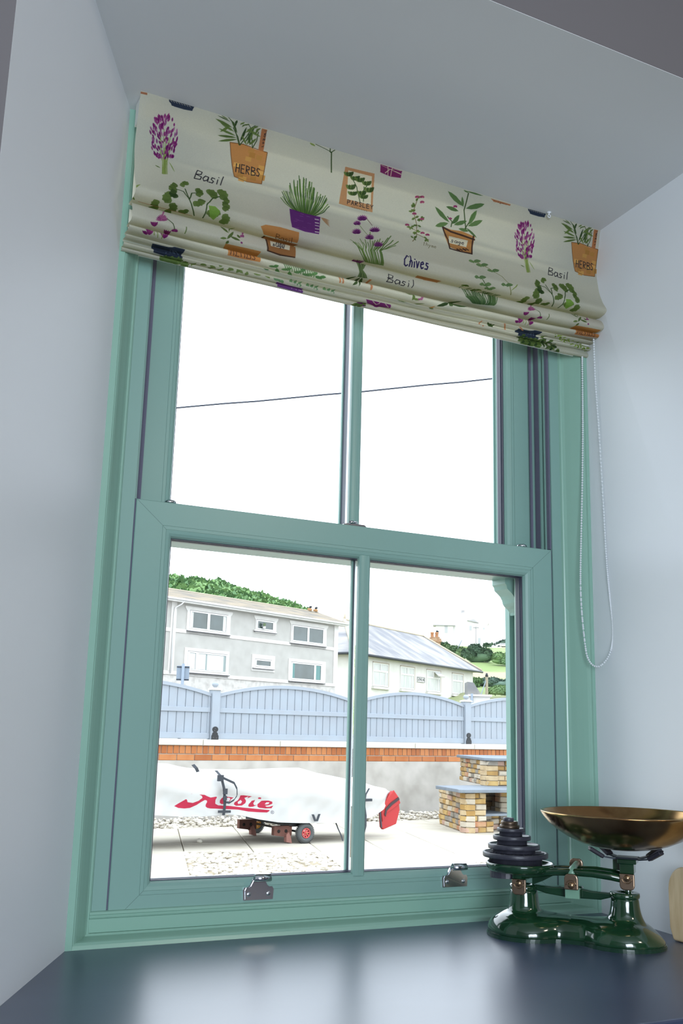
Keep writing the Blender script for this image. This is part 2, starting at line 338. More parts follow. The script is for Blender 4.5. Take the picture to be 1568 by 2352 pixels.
# flat print on the two cloths: rows of [kind, red, green, blue, width, x, y, x, y ...] in millimetres; kind 0 polygon, 1 leaf, 2 stroke
FABRIC_PRINT = [
[0,190,130,75,0,-357.7,52,-331.2,48.7,-307.1,51.7,-281.5,51,-284.1,89.6,-287.9,116.3,-318,120.6,-343,116,-349.1,94.4],
[0,214,164,95,0,-312.8,95.5,-300.9,94.8,-301.9,104.3,-313.8,104.2],
[0,221,171,99,0,-295.7,90.5,-283.8,89.9,-284.8,99.4,-296.8,99.3],
[0,222,172,100,0,-345.4,87.9,-333.7,87.3,-334.6,96.7,-346.4,96.6],
[0,180,130,71,0,-310.7,104.6,-298.8,104,-299.8,113.4,-311.7,113.3],
[0,202,152,86,0,-323.8,69.2,-312,68.5,-312.7,77.5,-324.5,77.5],
[0,185,135,75,0,-319.8,54.4,-308,53.7,-308.7,62.7,-320.5,62.7],
[0,213,163,94,0,-330.2,111,-318.4,110.4,-319.7,120.4,-331.5,120.2],
[0,181,131,72,0,-337,105.7,-325.3,105.1,-326.3,114.4,-338,114.3],
[0,175,125,67,0,-316.8,60.2,-304.9,59.5,-305.6,68.5,-317.5,68.5],
[0,185,135,75,0,-302.8,61.2,-290.9,60.5,-291.6,69.5,-303.6,69.5],
[0,189,139,77,0,-293,97.9,-281,97.2,-282.1,106.7,-294.1,106.7],
[0,208,158,91,0,-295.9,78.6,-284,78,-284.6,87,-296.6,87],
[0,209,159,91,0,-334,113.5,-322.3,112.9,-323.9,123.5,-335.6,123.4],
[0,189,139,77,0,-293.8,99.4,-281.8,98.8,-282.8,108.2,-294.8,108.2],
[2,110,72,45,1.2,-357.6,52.6,-349.1,94.4,-343,116,-318,120.6,-287.9,116.3,-284.1,89.6,-281.5,51,-307.3,50.1,-331.2,48.7,-357.6,52.6],
[2,45,42,50,1.7,-340.6,105.5,-340.4,89.3],
[2,45,42,50,1.7,-334.2,105.1,-334,88.9],
[2,45,42,50,1.7,-340.5,97.4,-334.1,97],
[2,45,42,50,1.7,-323.8,88.2,-330.3,88.6,-330.4,104.9,-324,104.5],
[2,45,42,50,1.7,-330.3,96.7,-325,96.4],
[2,45,42,50,1.7,-320.2,104.2,-320.1,88,-314.1,90,-314.7,95,-320.1,96.1,-313.7,103.8],
[2,45,42,50,1.7,-310,103.6,-309.8,87.3,-303.3,88.5,-303.4,93.4,-309.9,95.5,-301.8,97.4,-302.4,102.3,-310,103.6],
[2,45,42,50,1.7,-293,87.8,-297.3,86.5,-299,90.7,-293.6,96.9,-294.8,101.9,-299.6,101.4],
[0,175,112,72,0,-297.5,4.4,-286.6,3.5,-290,51.8,-300.3,51.4],
[2,45,42,50,0.9,-294.4,43.2,-291.3,42.2,-291,40],
[2,45,42,50,0.9,-290.4,34.7,-292.1,36.9,-293.4,35.2,-291.7,33.1,-290.4,34.7],
[2,45,42,50,0.9,-289.4,26.4,-289.4,29,-290.7,29.6,-291.3,27.1,-292.6,28.1,-292.8,31.1],
[2,45,42,50,0.9,-288.6,20,-288.7,23,-290.7,24.8,-292,23.6,-290.8,20.8,-288.6,20,-291.6,20.2],
[2,45,42,50,0.9,-291.5,19,-288.4,18.1,-288.1,15.8],
[2,45,42,50,0.9,-287.4,12.4,-289.9,11.4],
[2,45,42,50,0.9,-286.9,8.6,-293.1,12.7],
[2,56,78,42,1.6,-339.2,52.6,-350.4,24.8,-366.8,-1.4],
[2,56,78,42,1.6,-337.5,52.7,-343.2,37.7,-354,24.2],
[2,56,78,42,1.6,-312.5,49.9,-316.6,25.6,-326,2.9],
[2,56,78,42,1.6,-337.6,52.1,-321.1,22.8,-309.8,-3.5],
[2,56,78,42,1.6,-312.3,50.9,-305.4,34.4,-303.8,19.4],
[1,82,104,53,4.2,-343.7,42.5,-380.9,57.3],
[1,79,101,51,4.2,-345.7,39.8,-383.2,46.4],
[1,94,116,62,4.2,-347.6,37.1,-382.4,32.5],
[1,96,118,63,4.2,-351.7,30.1,-380.8,22.3],
[1,86,108,56,4.2,-355.6,24.7,-390.4,18.7],
[1,55,77,41,4.2,-361.5,16.6,-387.5,6.5],
[1,91,113,59,4.2,-365.4,11.3,-379.8,0.9],
[1,43,65,33,4.2,-350.8,23.3,-348.1,1.2],
[1,42,64,32,4.2,-338.3,45.8,-327.9,16.6],
[1,65,87,48,4.2,-328.3,44.6,-311.4,11.8],
[1,100,122,65,4.2,-324.5,48.4,-313.7,22.3],
[1,94,116,61,4.2,-319.6,47,-306.1,30],
[1,79,101,51,4.2,-337.7,19.5,-322.7,1.9],
[1,104,126,68,4.2,-327.6,19.8,-297.9,26],
[1,99,121,65,4.2,-330.2,27.1,-305.1,6.6],
[1,68,90,50,4.2,-317.9,46.6,-322.9,25],
[1,87,109,57,4.2,-314.7,12.7,-304.4,-2.9],
[1,99,121,65,4.2,-341.3,17.2,-333.1,0],
[1,98,120,64,4.2,-360.8,23,-379.1,38.1],
[1,66,88,49,4.2,-344.9,31.4,-362.5,7.2],
[1,104,126,68,4.2,-324.5,48.4,-336.4,32.2],
[1,87,109,56,4.2,-310.1,24.6,-300.1,5.1],
[2,141,161,88,1,-478.3,155.5,-477.5,126.1,-476.7,84],
[2,124,144,76,1,-482.5,156.6,-481.3,127.4,-490.8,70.7],
[2,143,163,89,1,-477.9,155.4,-476.6,125.7,-475.8,103.9],
[2,127,147,78,1,-479.6,156,-478.5,126.4,-479.2,97.5],
[2,127,147,78,1,-481.2,156.5,-479.5,126.7,-484,63.6],
[2,139,159,86,1,-480.5,156.3,-479,126.6,-479.4,103.2],
[2,138,158,85,1,-478.9,155.7,-477.3,126,-479.8,67.5],
[2,124,144,75,1,-474.9,154.4,-474.6,125.1,-468,95.4],
[2,128,148,79,1,-473.1,153.8,-473,124.5,-466.6,78.2],
[2,127,147,78,1,-482.9,156.8,-481.5,127.4,-486.8,107.1],
[2,133,153,82,1,-473.3,153.8,-473.2,124.6,-470.4,62.2],
[2,137,157,85,1,-480.5,156.3,-481.8,127.5,-488.2,98.3],
[2,135,155,83,1,-475,154.4,-475.5,125.4,-473.2,75],
[2,123,143,75,1,-476.5,154.9,-476.4,125.7,-473.8,89.7],
[2,142,162,88,1,-481,156.4,-481.5,127.4,-490.2,64.5],
[2,123,143,75,1,-477.8,155.4,-478.3,126.3,-479.3,97.1],
[1,132,47,115,2.9,-466.9,89.1,-464.6,78.4],
[1,159,94,146,2.9,-468.3,65.3,-465.2,53.9],
[1,142,57,122,2.9,-480.4,82.4,-477.4,73.1],
[1,107,22,98,2.9,-470.4,93.9,-467.8,84],
[1,139,54,119,2.9,-484.1,95.7,-487.8,87],
[1,132,47,115,2.9,-495.1,47,-497.5,38.3],
[1,110,25,100,2.9,-501.9,98,-503.3,91.3],
[1,100,15,93,2.9,-497.7,71.1,-500.9,64.1],
[1,145,60,124,2.9,-476.7,89,-476.9,80.9],
[1,142,57,122,2.9,-488.1,65.2,-490.8,59.6],
[1,116,31,104,2.9,-499.8,96,-503.4,86.1],
[1,157,92,145,2.9,-482.3,108.1,-484.8,101.6],
[1,174,109,157,2.9,-478.1,88,-476.1,79.6],
[1,128,43,112,2.9,-495.2,118.3,-498.6,111.9],
[1,121,36,107,2.9,-462.5,86.3,-461.9,78.6],
[1,171,106,155,2.9,-481.4,121.5,-484.5,113.9],
[1,115,30,103,2.9,-478.2,121.2,-474.4,110.7],
[1,131,46,114,2.9,-485.3,65,-488.3,58.4],
[1,126,41,111,2.9,-466.2,100.3,-465.4,89.2],
[1,107,22,97,2.9,-489.8,107.2,-494.6,100.7],
[1,130,45,113,2.9,-482.1,90.3,-486.1,84.5],
[1,116,31,104,2.9,-487.9,104.8,-490.4,96.6],
[1,129,44,113,2.9,-489,80.5,-490.5,73.5],
[1,152,87,141,2.9,-462.8,72.3,-463.2,62.7],
[1,131,46,114,2.9,-479.3,74.7,-478.1,64.1],
[1,134,69,128,2.9,-488.2,73.9,-491,64.8],
[1,121,36,107,2.9,-477.4,44.9,-476.8,34.8],
[1,127,42,111,2.9,-489.9,118.2,-492.9,110.9],
[1,127,62,124,2.9,-482.8,53.5,-482.4,43.5],
[1,136,51,118,2.9,-472.8,103,-469.5,90.9],
[1,135,70,129,2.9,-500,103.4,-503.9,93.7],
[1,146,61,125,2.9,-496,103.2,-497.9,94.4],
[1,101,16,93,2.9,-498.6,79.2,-500.5,71.8],
[1,137,52,118,2.9,-498.9,51.7,-503.4,46.2],
[1,124,39,109,2.9,-491.4,78.5,-496.3,72],
[1,131,46,114,2.9,-481.5,45.2,-480.2,34.4],
[1,127,42,111,2.9,-475.7,84,-475.3,74.3],
[1,118,33,105,2.9,-499.2,87.7,-503.2,81.8],
[1,133,48,116,2.9,-473.3,96.5,-472.9,89.3],
[1,148,83,139,2.9,-493.4,92.4,-496.1,83.2],
[1,106,21,97,2.9,-481.6,43.1,-478.5,32.8],
[1,158,93,146,2.9,-499.8,64.1,-504.1,58.5],
[1,116,31,103,2.9,-487.6,93.3,-491.1,86.3],
[1,157,92,145,2.9,-499.8,77.2,-504.2,70.4],
[1,128,43,112,2.9,-478.2,109.7,-475.6,100.5],
[1,101,16,93,2.9,-500.2,54.1,-505,47.1],
[1,145,60,124,2.9,-500.4,108.4,-503.9,101],
[1,107,22,97,2.9,-501.2,84.1,-504,77],
[1,113,28,101,2.9,-490.5,115.7,-492.4,108.4],
[1,147,62,125,2.9,-485.6,61,-488.7,51.5],
[1,148,63,126,2.9,-472.5,94.2,-472.3,84.6],
[1,107,22,97,2.9,-476.9,63,-476.2,56.4],
[1,149,64,127,2.9,-501.4,65.2,-504.1,58.4],
[1,136,51,117,2.9,-492.6,81.8,-494.6,75.1],
[1,121,36,107,2.9,-460.4,89.3,-456.8,81.8],
[1,101,16,93,2.9,-479.2,44.9,-477.7,33.8],
[1,102,17,94,2.9,-488.9,84.9,-493.7,77.8],
[1,101,16,93,2.9,-491.8,121.4,-494.1,114.6],
[1,101,16,93,2.9,-488.4,63.4,-490.3,53.4],
[1,126,41,111,2.9,-485.1,56.3,-486.9,49.2],
[1,155,90,143,2.9,-484.9,50.5,-482,42.3],
[1,128,43,112,2.9,-486.2,43.5,-485.2,34.1],
[1,122,37,108,2.9,-462,94.3,-459,85.8],
[1,139,54,119,2.9,-492,53.2,-496.5,46.8],
[1,103,18,94,2.9,-499.5,56.5,-502.7,48.7],
[1,101,16,93,2.9,-502.2,66.6,-504.4,59.8],
[1,115,30,103,2.9,-501.5,76.8,-505.8,69.3],
[1,153,88,142,2.9,-473.4,112,-472,101.3],
[1,135,50,117,2.9,-459.6,87.6,-459.1,77.6],
[1,107,22,97,2.9,-500.1,77,-502.7,68.6],
[1,152,87,142,2.9,-502.6,70,-504,63.9],
[1,173,108,156,2.9,-490.6,53.9,-494.2,47.7],
[1,99,14,92,2.9,-489.2,77.7,-493,68.9],
[1,107,22,98,2.9,-497.4,104.8,-501.3,97.4],
[1,115,30,103,2.9,-469.3,114.4,-466,104.8],
[1,172,107,155,2.9,-485.5,77,-489.2,67.6],
[1,145,80,137,2.9,-499.7,94.4,-501.4,84.1],
[1,144,59,123,2.9,-485.1,44.4,-483.8,36.7],
[1,117,32,104,2.9,-496.8,67.6,-500.9,61.5],
[1,167,102,152,2.9,-494.8,73.1,-499.5,65.5],
[1,149,84,139,2.9,-499.5,78.4,-501,71.8],
[1,134,69,129,2.9,-479.7,48.2,-477,39.6],
[1,140,55,120,2.9,-463.9,91.2,-462.5,84.3],
[1,119,34,105,2.9,-477.8,81.1,-476.7,74.4],
[1,135,50,117,2.9,-489.1,68.2,-492.3,58.6],
[1,133,48,116,2.9,-462.8,102.1,-461,91.4],
[1,126,41,110,2.9,-479.3,69.5,-478.4,62.6],
[1,138,53,119,2.9,-490.6,50.5,-494.7,44],
[1,102,17,94,2.9,-485.2,118.4,-489.3,109.8],
[1,142,57,122,2.9,-466.7,115.2,-464.1,105.1],
[1,136,71,130,2.9,-484.5,58.5,-481.3,48.9],
[1,108,23,98,2.9,-505.8,79.6,-509.9,70.6],
[1,104,19,95,2.9,-474.7,113.6,-472.3,103.8],
[1,135,70,129,2.9,-485.5,100.3,-487.9,93.3],
[1,131,46,114,2.9,-462.3,85.7,-459.6,77.6],
[1,169,104,153,2.9,-484.9,46.8,-482.5,37.9],
[1,139,74,132,2.9,-481.5,75.2,-480.9,66.1],
[1,105,20,96,2.9,-486.8,122.8,-489.9,113.4],
[1,132,47,115,2.9,-496.6,60,-500.8,51.8],
[1,173,108,156,2.9,-487.1,47.3,-489.9,38.1],
[1,135,50,117,2.9,-460.9,87.1,-458.1,77.9],
[1,103,18,95,2.9,-495.5,53,-497.7,44.7],
[1,141,56,121,2.9,-478.3,48.3,-475.8,38],
[1,149,64,126,2.9,-464.1,111.7,-463.6,104.5],
[1,122,37,108,2.9,-494.6,49.8,-498.7,41.4],
[1,118,33,105,2.9,-489.2,49.8,-491.2,41.4],
[1,149,64,126,2.9,-475,69.2,-471.7,61.6],
[1,105,20,96,2.9,-470.4,99.6,-468.7,91],
[1,114,29,102,2.9,-461.9,95.2,-460.3,85.1],
[1,116,31,104,2.9,-476.4,103.8,-473.4,94],
[1,133,48,116,2.9,-488.9,47,-490.5,39.9],
[1,152,87,141,2.9,-487,50.1,-490.1,40.6],
[1,124,59,121,2.9,-490.6,50.8,-494.9,44.2],
[1,118,33,105,2.9,-492.8,45.4,-496,39.8],
[1,123,38,108,2.9,-466.7,54.1,-466.6,46.6],
[1,101,16,93,2.9,-472.6,116.6,-471.4,106.3],
[1,157,92,145,2.9,-478.4,75,-476.1,67.9],
[1,144,59,123,2.9,-480.7,42.4,-478.2,31.2],
[1,170,105,154,2.9,-460.5,65.3,-460.4,55.6],
[1,135,70,129,2.9,-460.8,69,-459.4,61.1],
[1,105,20,96,2.9,-492.4,81.9,-494.6,74.3],
[1,170,105,154,2.9,-489.9,49.2,-491.9,43.4],
[1,106,21,96,2.9,-461.6,102.8,-460.9,91.9],
[1,121,36,107,2.9,-492.4,121.8,-494.5,111.7],
[1,125,40,110,2.9,-470.9,67.9,-467.7,57.6],
[1,118,33,105,2.9,-497.8,52.8,-500.6,45.3],
[1,128,43,112,2.9,-459.2,81.5,-458.5,72.6],
[1,135,50,117,2.9,-495.6,104.6,-497.1,95],
[1,140,55,120,2.9,-482.7,75,-482.8,66.6],
[1,100,15,92,2.9,-489.8,46.3,-492.3,38.7],
[1,126,41,111,2.9,-461,88,-458.9,76.9],
[1,107,22,97,2.9,-463.9,113.8,-460.4,105.9],
[1,119,34,105,2.9,-471.5,74.2,-468.3,65.7],
[1,117,32,104,2.9,-465.8,80.9,-464.4,71.7],
[1,103,18,95,2.9,-486.9,59.1,-489.5,53],
[1,139,54,120,2.9,-484.7,122.1,-488.3,114.6],
[1,131,46,114,2.9,-474.3,106.6,-473.4,98.6],
[1,133,68,128,2.9,-480.8,112.5,-482.5,106.2],
[1,101,16,93,2.9,-477.2,99.9,-474.3,90.3],
[1,105,20,96,2.9,-494.7,116.1,-498.8,108],
[1,129,64,125,2.9,-493.9,94.1,-495.6,85],
[1,132,47,115,2.9,-499.1,53.4,-504,45.4],
[1,130,65,126,2.9,-482.6,46.7,-480.1,38.4],
[1,150,85,140,2.9,-505.3,71.8,-510.1,64.9],
[1,148,63,126,2.9,-495.4,57.4,-497.5,51.4],
[1,131,46,114,2.9,-502.3,75.3,-506.1,69.4],
[1,122,37,108,2.9,-486.2,53.3,-490,44.2],
[1,126,41,111,2.9,-493.6,56,-498.4,48.7],
[1,167,102,152,2.9,-484.2,95.5,-486.4,89.1],
[1,137,72,131,2.9,-490.4,64.3,-494.3,56.4],
[1,141,76,134,2.9,-489.2,122.5,-490.6,112.7],
[1,149,64,127,2.9,-475.9,108.4,-474.7,98.6],
[1,116,31,103,2.9,-490.3,102.5,-491.8,96.1],
[1,127,62,124,2.9,-483.9,100,-486.3,93.3],
[1,150,85,140,2.9,-469.5,114.9,-469.2,106.3],
[1,114,29,102,2.9,-503.3,65.4,-505.2,57.5],
[1,104,19,95,2.9,-464.6,112.6,-461.8,104.7],
[1,152,87,141,2.9,-501.3,90,-504.3,83.3],
[1,109,24,99,2.9,-459,78.9,-457.6,68.2],
[1,140,75,133,2.9,-477.2,70.4,-474.6,61],
[1,148,83,138,2.9,-500.7,57.6,-504,48.3],
[1,137,52,118,2.9,-481.2,87.1,-480.6,78.6],
[1,109,24,99,2.9,-475.3,101,-472.9,90.4],
[1,107,22,97,2.9,-471.1,46,-471,37.6],
[1,135,50,117,2.9,-464.1,86,-464.1,77.1],
[1,136,51,118,2.9,-490.5,63.7,-492.6,54.7],
[1,124,39,109,2.9,-479.7,67.5,-477.1,56.4],
[1,130,65,126,2.9,-491.3,66.4,-494.3,59.2],
[1,138,53,119,2.9,-488.1,124.2,-491.5,117.5],
[1,158,93,145,2.9,-483.8,119.4,-486.6,109.5],
[1,92,114,60,2,-485.8,142.6,-496.1,140.2],
[1,130,150,80,2,-469.5,123.3,-458.6,143.1],
[2,45,42,50,1.7,-421.5,144.3,-414.7,124.7,-405.7,126.4,-407.8,132.4,-418.1,134.5,-407.1,137.2,-409.9,143.1,-421.5,144.3],
[2,45,42,50,1.7,-393.1,134,-399.2,133.2,-404.5,139.1,-403,144,-396.3,141,-393.1,134,-395.7,143.9],
[2,45,42,50,1.7,-380.8,133.8,-386.2,132.9,-388.4,136.9,-383.8,139.8,-386.8,143.7,-393.2,143.4],
[2,45,42,50,1.7,-375.1,133.7,-377.8,143.6],
[2,45,42,50,1.7,-373.5,129.4,-372.8,128.2],
[2,45,42,50,1.7,-364.1,123.6,-370.4,143.5],
[1,96,118,62,15.125,-471.2,220.7,-479.1,237],
[1,88,110,57,15.125,-471.2,220.7,-485.5,230.8],
[1,97,119,63,15.125,-471.2,220.7,-487.2,222.1],
[1,92,114,60,15.125,-471.2,220.7,-483,213.2],
[1,97,119,63,15.125,-471.2,220.7,-473.9,202.9],
[1,94,116,61,12.375,-459.3,185.5,-469.5,205.1],
[1,99,121,64,12.375,-459.3,185.5,-473.4,198.9],
[1,83,105,54,12.375,-459.3,185.5,-473.3,188.7],
[1,91,113,59,12.375,-459.3,185.5,-469.4,179.1],
[1,80,102,51,12.375,-459.3,185.5,-462.5,171.4],
[1,98,120,64,8.8,-440.9,170.7,-451.3,175.5],
[1,98,120,64,8.8,-440.9,170.7,-449.5,168.6],
[1,100,122,65,8.8,-440.9,170.7,-445.1,162.4],
[1,81,103,52,8.8,-440.9,170.7,-439.5,158.5],
[1,92,114,60,8.8,-440.9,170.7,-434.2,158.3],
[1,55,77,41,11.55,-461.4,205.6,-466.1,220.9],
[1,46,68,35,11.55,-461.4,205.6,-472.2,218.7],
[1,48,70,37,11.55,-461.4,205.6,-474.9,213.8],
[1,67,89,49,11.55,-461.4,205.6,-473.1,204.1],
[1,64,86,47,11.55,-461.4,205.6,-467.5,192.8],
[1,85,107,55,13.2,-421.7,213.2,-405.6,204.1],
[1,99,121,65,13.2,-421.7,213.2,-408.2,215],
[1,95,117,62,13.2,-421.7,213.2,-413.1,222.2],
[1,89,111,58,13.2,-421.7,213.2,-420.1,226.7],
[1,95,117,62,13.2,-421.7,213.2,-427.9,227.3],
[1,85,107,55,11.55,-419.9,184.4,-412.3,167.7],
[1,86,108,56,11.55,-419.9,184.4,-407.3,171.3],
[1,80,102,51,11.55,-419.9,184.4,-406,178.8],
[1,95,117,62,11.55,-419.9,184.4,-408.8,187.8],
[1,93,115,61,11.55,-419.9,184.4,-415.3,197],
[1,97,119,64,13.75,-394,180.7,-392.4,161.8],
[1,92,114,60,13.75,-394,180.7,-383.8,160.9],
[1,90,112,58,13.75,-394,180.7,-378.2,165.9],
[1,87,109,56,13.75,-394,180.7,-377.4,175.3],
[1,97,119,63,13.75,-394,180.7,-381.4,186.2],
[1,88,110,57,14.3,-373.8,172.6,-367.4,153],
[1,94,116,61,14.3,-373.8,172.6,-359.6,154.9],
[1,98,120,64,14.3,-373.8,172.6,-356,162],
[1,90,112,59,14.3,-373.8,172.6,-358,173.1],
[1,96,118,63,14.3,-373.8,172.6,-364.7,184],
[1,81,103,52,9.9,-367.2,186.9,-358.4,173.2],
[1,86,108,55,9.9,-367.2,186.9,-355.2,177.7],
[1,100,122,65,9.9,-367.2,186.9,-355.5,184.9],
[1,83,105,54,9.9,-367.2,186.9,-359.4,193],
[1,81,103,52,9.9,-367.2,186.9,-366,200.6],
[1,80,102,51,11.55,-372.2,209,-360.7,190.3],
[1,98,120,64,11.55,-372.2,209,-357.3,195.9],
[1,82,104,53,11.55,-372.2,209,-358.4,207.1],
[1,90,112,59,11.55,-372.2,209,-362.7,216.5],
[1,90,112,58,11.55,-372.2,209,-368.7,221.2],
[1,99,121,65,13.75,-390.3,226.9,-375.9,229],
[1,91,113,59,13.75,-390.3,226.9,-380.1,236.5],
[1,92,114,60,13.75,-390.3,226.9,-386.4,242.4],
[1,80,102,52,13.75,-390.3,226.9,-394.5,242.9],
[1,99,121,64,13.75,-390.3,226.9,-402,237.8],
[1,98,120,64,14.3,-371,239.2,-363.1,224.8],
[1,94,116,62,14.3,-371,239.2,-357.5,229.7],
[1,100,122,65,14.3,-371,239.2,-355.3,238.2],
[1,94,116,61,14.3,-371,239.2,-356.2,249],
[1,97,119,63,14.3,-371,239.2,-361.6,254.7],
[1,100,122,65,13.2,-488,246.5,-491,292.9],
[1,94,116,61,13.2,-488,246.5,-498.5,298.1],
[1,80,102,51,13.2,-488,246.5,-500.5,253.7],
[1,101,123,66,13.2,-488,246.5,-501.6,243.8],
[1,103,125,68,13.2,-488,246.5,-498.7,234.8],
[1,84,106,54,13.2,-466.4,246.8,-461.8,230.3],
[1,81,103,52,13.2,-466.4,246.8,-456.2,234.8],
[1,88,110,57,13.2,-466.4,246.8,-452.7,243.9],
[1,82,104,53,13.2,-466.4,246.8,-453.2,253.9],
[1,88,110,57,13.2,-466.4,246.8,-461.4,299.5],
[1,82,104,53,9.9,-442.6,243.3,-432.1,242.5],
[1,85,107,55,9.9,-442.6,243.3,-433,249.9],
[1,80,102,51,9.9,-442.6,243.3,-436.7,254.7],
[1,90,112,58,9.9,-442.6,243.3,-442.2,254.7],
[1,87,109,56,9.9,-442.6,243.3,-447.8,254.7],
[2,56,78,42,2,-419.4,251.6,-437.4,215,-445.8,192.1,-459.6,190.2],
[2,56,78,42,2,-437.4,215,-429.9,190.3,-419.9,184.4],
[2,56,78,42,2,-403.3,252.2,-404.5,216.3,-388.1,185.6,-374.1,175.2],
[2,56,78,42,2,-437.4,215,-441.7,180.7],
[0,120,160,70,0,-401.4,217.2,-388.6,215,-378.3,223.2,-383.8,248.4,-394.1,241.9],
[0,38,48,72,0,-481.6,1.3,-433.2,-0.1,-435.8,17.7,-451.1,19.1,-474.9,19,-480.6,10.5],
[2,205,200,185,1,-478.3,2.8,-475.2,7.6],
[2,205,200,185,1,-473.2,2.7,-470.2,7.5],
[2,205,200,185,1,-468.2,2.6,-465.1,7.4],
[2,205,200,185,1,-463.1,2.5,-460,7.3],
[2,205,200,185,1,-458,2.3,-454.9,7.2],
[2,205,200,185,1,-452.9,2.2,-449.8,7],
[2,205,200,185,1,-447.8,2.1,-444.7,6.9],
[2,205,200,185,1,-442.7,2,-439.6,6.8],
[1,159,89,136,3,-480.8,319.9,-492.4,320.5],
[1,145,75,126,3,-480.8,319.9,-491.5,316.9],
[1,136,66,120,3,-480.8,319.9,-488.8,313],
[1,168,98,142,3,-480.8,319.9,-484.8,309.8],
[1,165,95,141,3,-480.8,319.9,-480.2,307.6],
[1,157,87,135,3,-480.8,319.9,-475.7,306.9],
[1,138,68,122,3,-480.8,319.9,-472,307.8],
[1,146,76,127,3,-480.8,319.9,-469.6,310.2],
[1,148,78,128,3,-480.8,319.9,-469,313.6],
[1,146,76,127,3,-480.8,315.8,-490,316.5],
[1,131,61,116,3,-480.8,315.8,-489.1,313.4],
[1,148,78,128,3,-480.8,315.8,-486.9,310.3],
[1,160,90,137,3,-480.8,315.8,-483.7,307.7],
[1,157,87,135,3,-480.8,315.8,-480.1,306],
[1,164,94,140,3,-480.8,315.8,-470.3,278.9],
[1,157,87,135,3,-480.8,315.8,-473.6,306.2],
[1,160,90,137,3,-480.8,315.8,-471.7,308],
[1,164,94,140,3,-480.8,315.8,-471.2,310.7],
[1,141,56,121,3,-453.9,336.8,-460.5,337.1],
[1,136,51,118,3,-453.9,336.8,-460.7,334.9],
[1,121,36,107,3,-453.9,336.8,-460,332.6],
[1,131,46,114,3,-453.9,336.8,-458.4,330.7],
[1,131,46,114,3,-453.9,336.8,-456.2,329.5],
[1,140,55,120,3,-453.9,336.8,-453.7,329.1],
[1,133,48,115,3,-453.9,336.8,-451.3,329.7],
[1,122,37,108,3,-453.9,336.8,-449.4,331.1],
[1,112,27,101,3,-453.9,336.8,-448.2,333.1],
[2,56,78,42,1.4,-470.4,312.3,-460,319.8,-455.5,331.5],
[2,92,114,60,1.6,-435.2,334.8,-435.2,319.5],
[1,119,34,106,4,-495.2,397.9,-503.9,383.7],
[1,117,32,104,4,-495.2,397.9,-499.6,382.5],
[1,130,45,113,4,-495.2,397.9,-495.2,382.5],
[1,133,48,115,4,-495.2,397.9,-490.8,382.5],
[1,115,30,103,4,-490.9,337.1,-500.6,327.9],
[1,126,41,110,4,-490.9,337.1,-496.8,326.6],
[1,135,50,117,4,-490.9,337.1,-492.9,325.2],
[1,120,35,107,4,-490.9,337.1,-488.6,324],
[1,112,27,101,4,-468,396.4,-477,383.3],
[1,128,43,112,4,-468,396.4,-471.9,382.5],
[1,120,35,107,4,-468,396.4,-467.4,382.5],
[1,114,29,102,4,-468,396.4,-463,382.5],
[1,118,33,105,4,-459.9,369.5,-472.5,337.1],
[1,110,25,99,4,-459.9,369.5,-468.6,337.1],
[1,114,29,102,4,-459.9,369.5,-464.7,337.1],
[1,122,37,108,4,-459.9,369.5,-460.8,336.5],
[1,113,28,101,4,-499.6,399.3,-509.5,391.6],
[1,110,25,99,4,-499.6,399.3,-505.7,390.2],
[1,126,41,111,4,-499.6,399.3,-499.3,374.9],
[1,138,53,119,4,-499.6,399.3,-495.9,377.9],
[2,130,150,80,1.4,-489.6,382.5,-486.9,394.8],
[2,130,150,80,1.4,-483.1,384,-479.1,398.4],
[2,130,150,80,1.4,-475,379,-471.5,399.3],
[1,101,123,66,5,-359,322.5,-371.7,326.1],
[1,87,109,56,5,-354.9,310,-369.8,299],
[1,103,125,68,5,-354.9,310,-338.8,254.7],
[1,80,102,51,5,-352.5,317,-333,320.7],
[1,82,104,53,5,-359,324.3,-344.4,304.6],
[1,78,100,50,5,-355.2,327,-356.9,336],
[1,79,101,51,5,-338.4,308.7,-332.7,314.9],
[1,94,116,61,5,-363.5,292,-376,297.6],
[1,125,40,110,4,-331.4,322,-329.2,326.9],
[1,160,90,137,3,-328.8,310.8,-333.5,311.2],
[1,149,79,129,3,-328.8,310.8,-332.9,309.5],
[1,162,92,138,3,-328.8,310.8,-331.7,307.8],
[1,148,78,128,3,-328.8,310.8,-330,306.4],
[1,166,96,141,3,-328.8,310.8,-320.4,280],
[1,154,84,133,3,-328.8,310.8,-319,281.7],
[1,151,81,131,3,-328.8,310.8,-324.9,305.6],
[1,136,66,120,3,-328.8,310.8,-324,306.6],
[1,147,77,127,3,-328.8,310.8,-323.9,308.1],
[0,190,130,75,0,-358.1,335.1,-323.3,334,-288.8,333.1,-283.4,395.2,-318.4,398.1,-346.7,398],
[2,100,70,60,1.6,-342.7,394.8,-343.1,382.5],
[2,100,70,60,1.6,-336.1,394.6,-338.7,383.3],
[2,100,70,60,1.6,-339.6,370.8,-333,373.8],
[2,100,70,60,1.6,-325.7,382.5,-332.5,382.5,-332.2,394.6,-325.5,394.3],
[2,100,70,60,1.6,-329.1,371.8,-323.5,373.1],
[2,100,70,60,1.6,-321.6,394.3,-324.6,382.6,-316.7,382.6,-313.6,375.8,-318.5,373.8,-314.9,394.1],
[2,100,70,60,1.6,-311,394,-311.1,382.5,-304.5,382.5,-305.2,385.7,-307.9,375.2,-303.9,389.5,-303.3,393.2,-311,394],
[2,100,70,60,1.6,-293.7,382.5,-298,382.5,-299.9,382.1,-295.5,389.3,-295.4,393.1,-300.7,392.5],
[0,38,48,72,0,-483.9,440.8,-454.6,439.8,-424.1,426.5,-424.1,475.7,-450.5,479.2,-477.9,476.3],
[2,90,105,135,0.8,-448.3,445.3,-443.8,464.7],
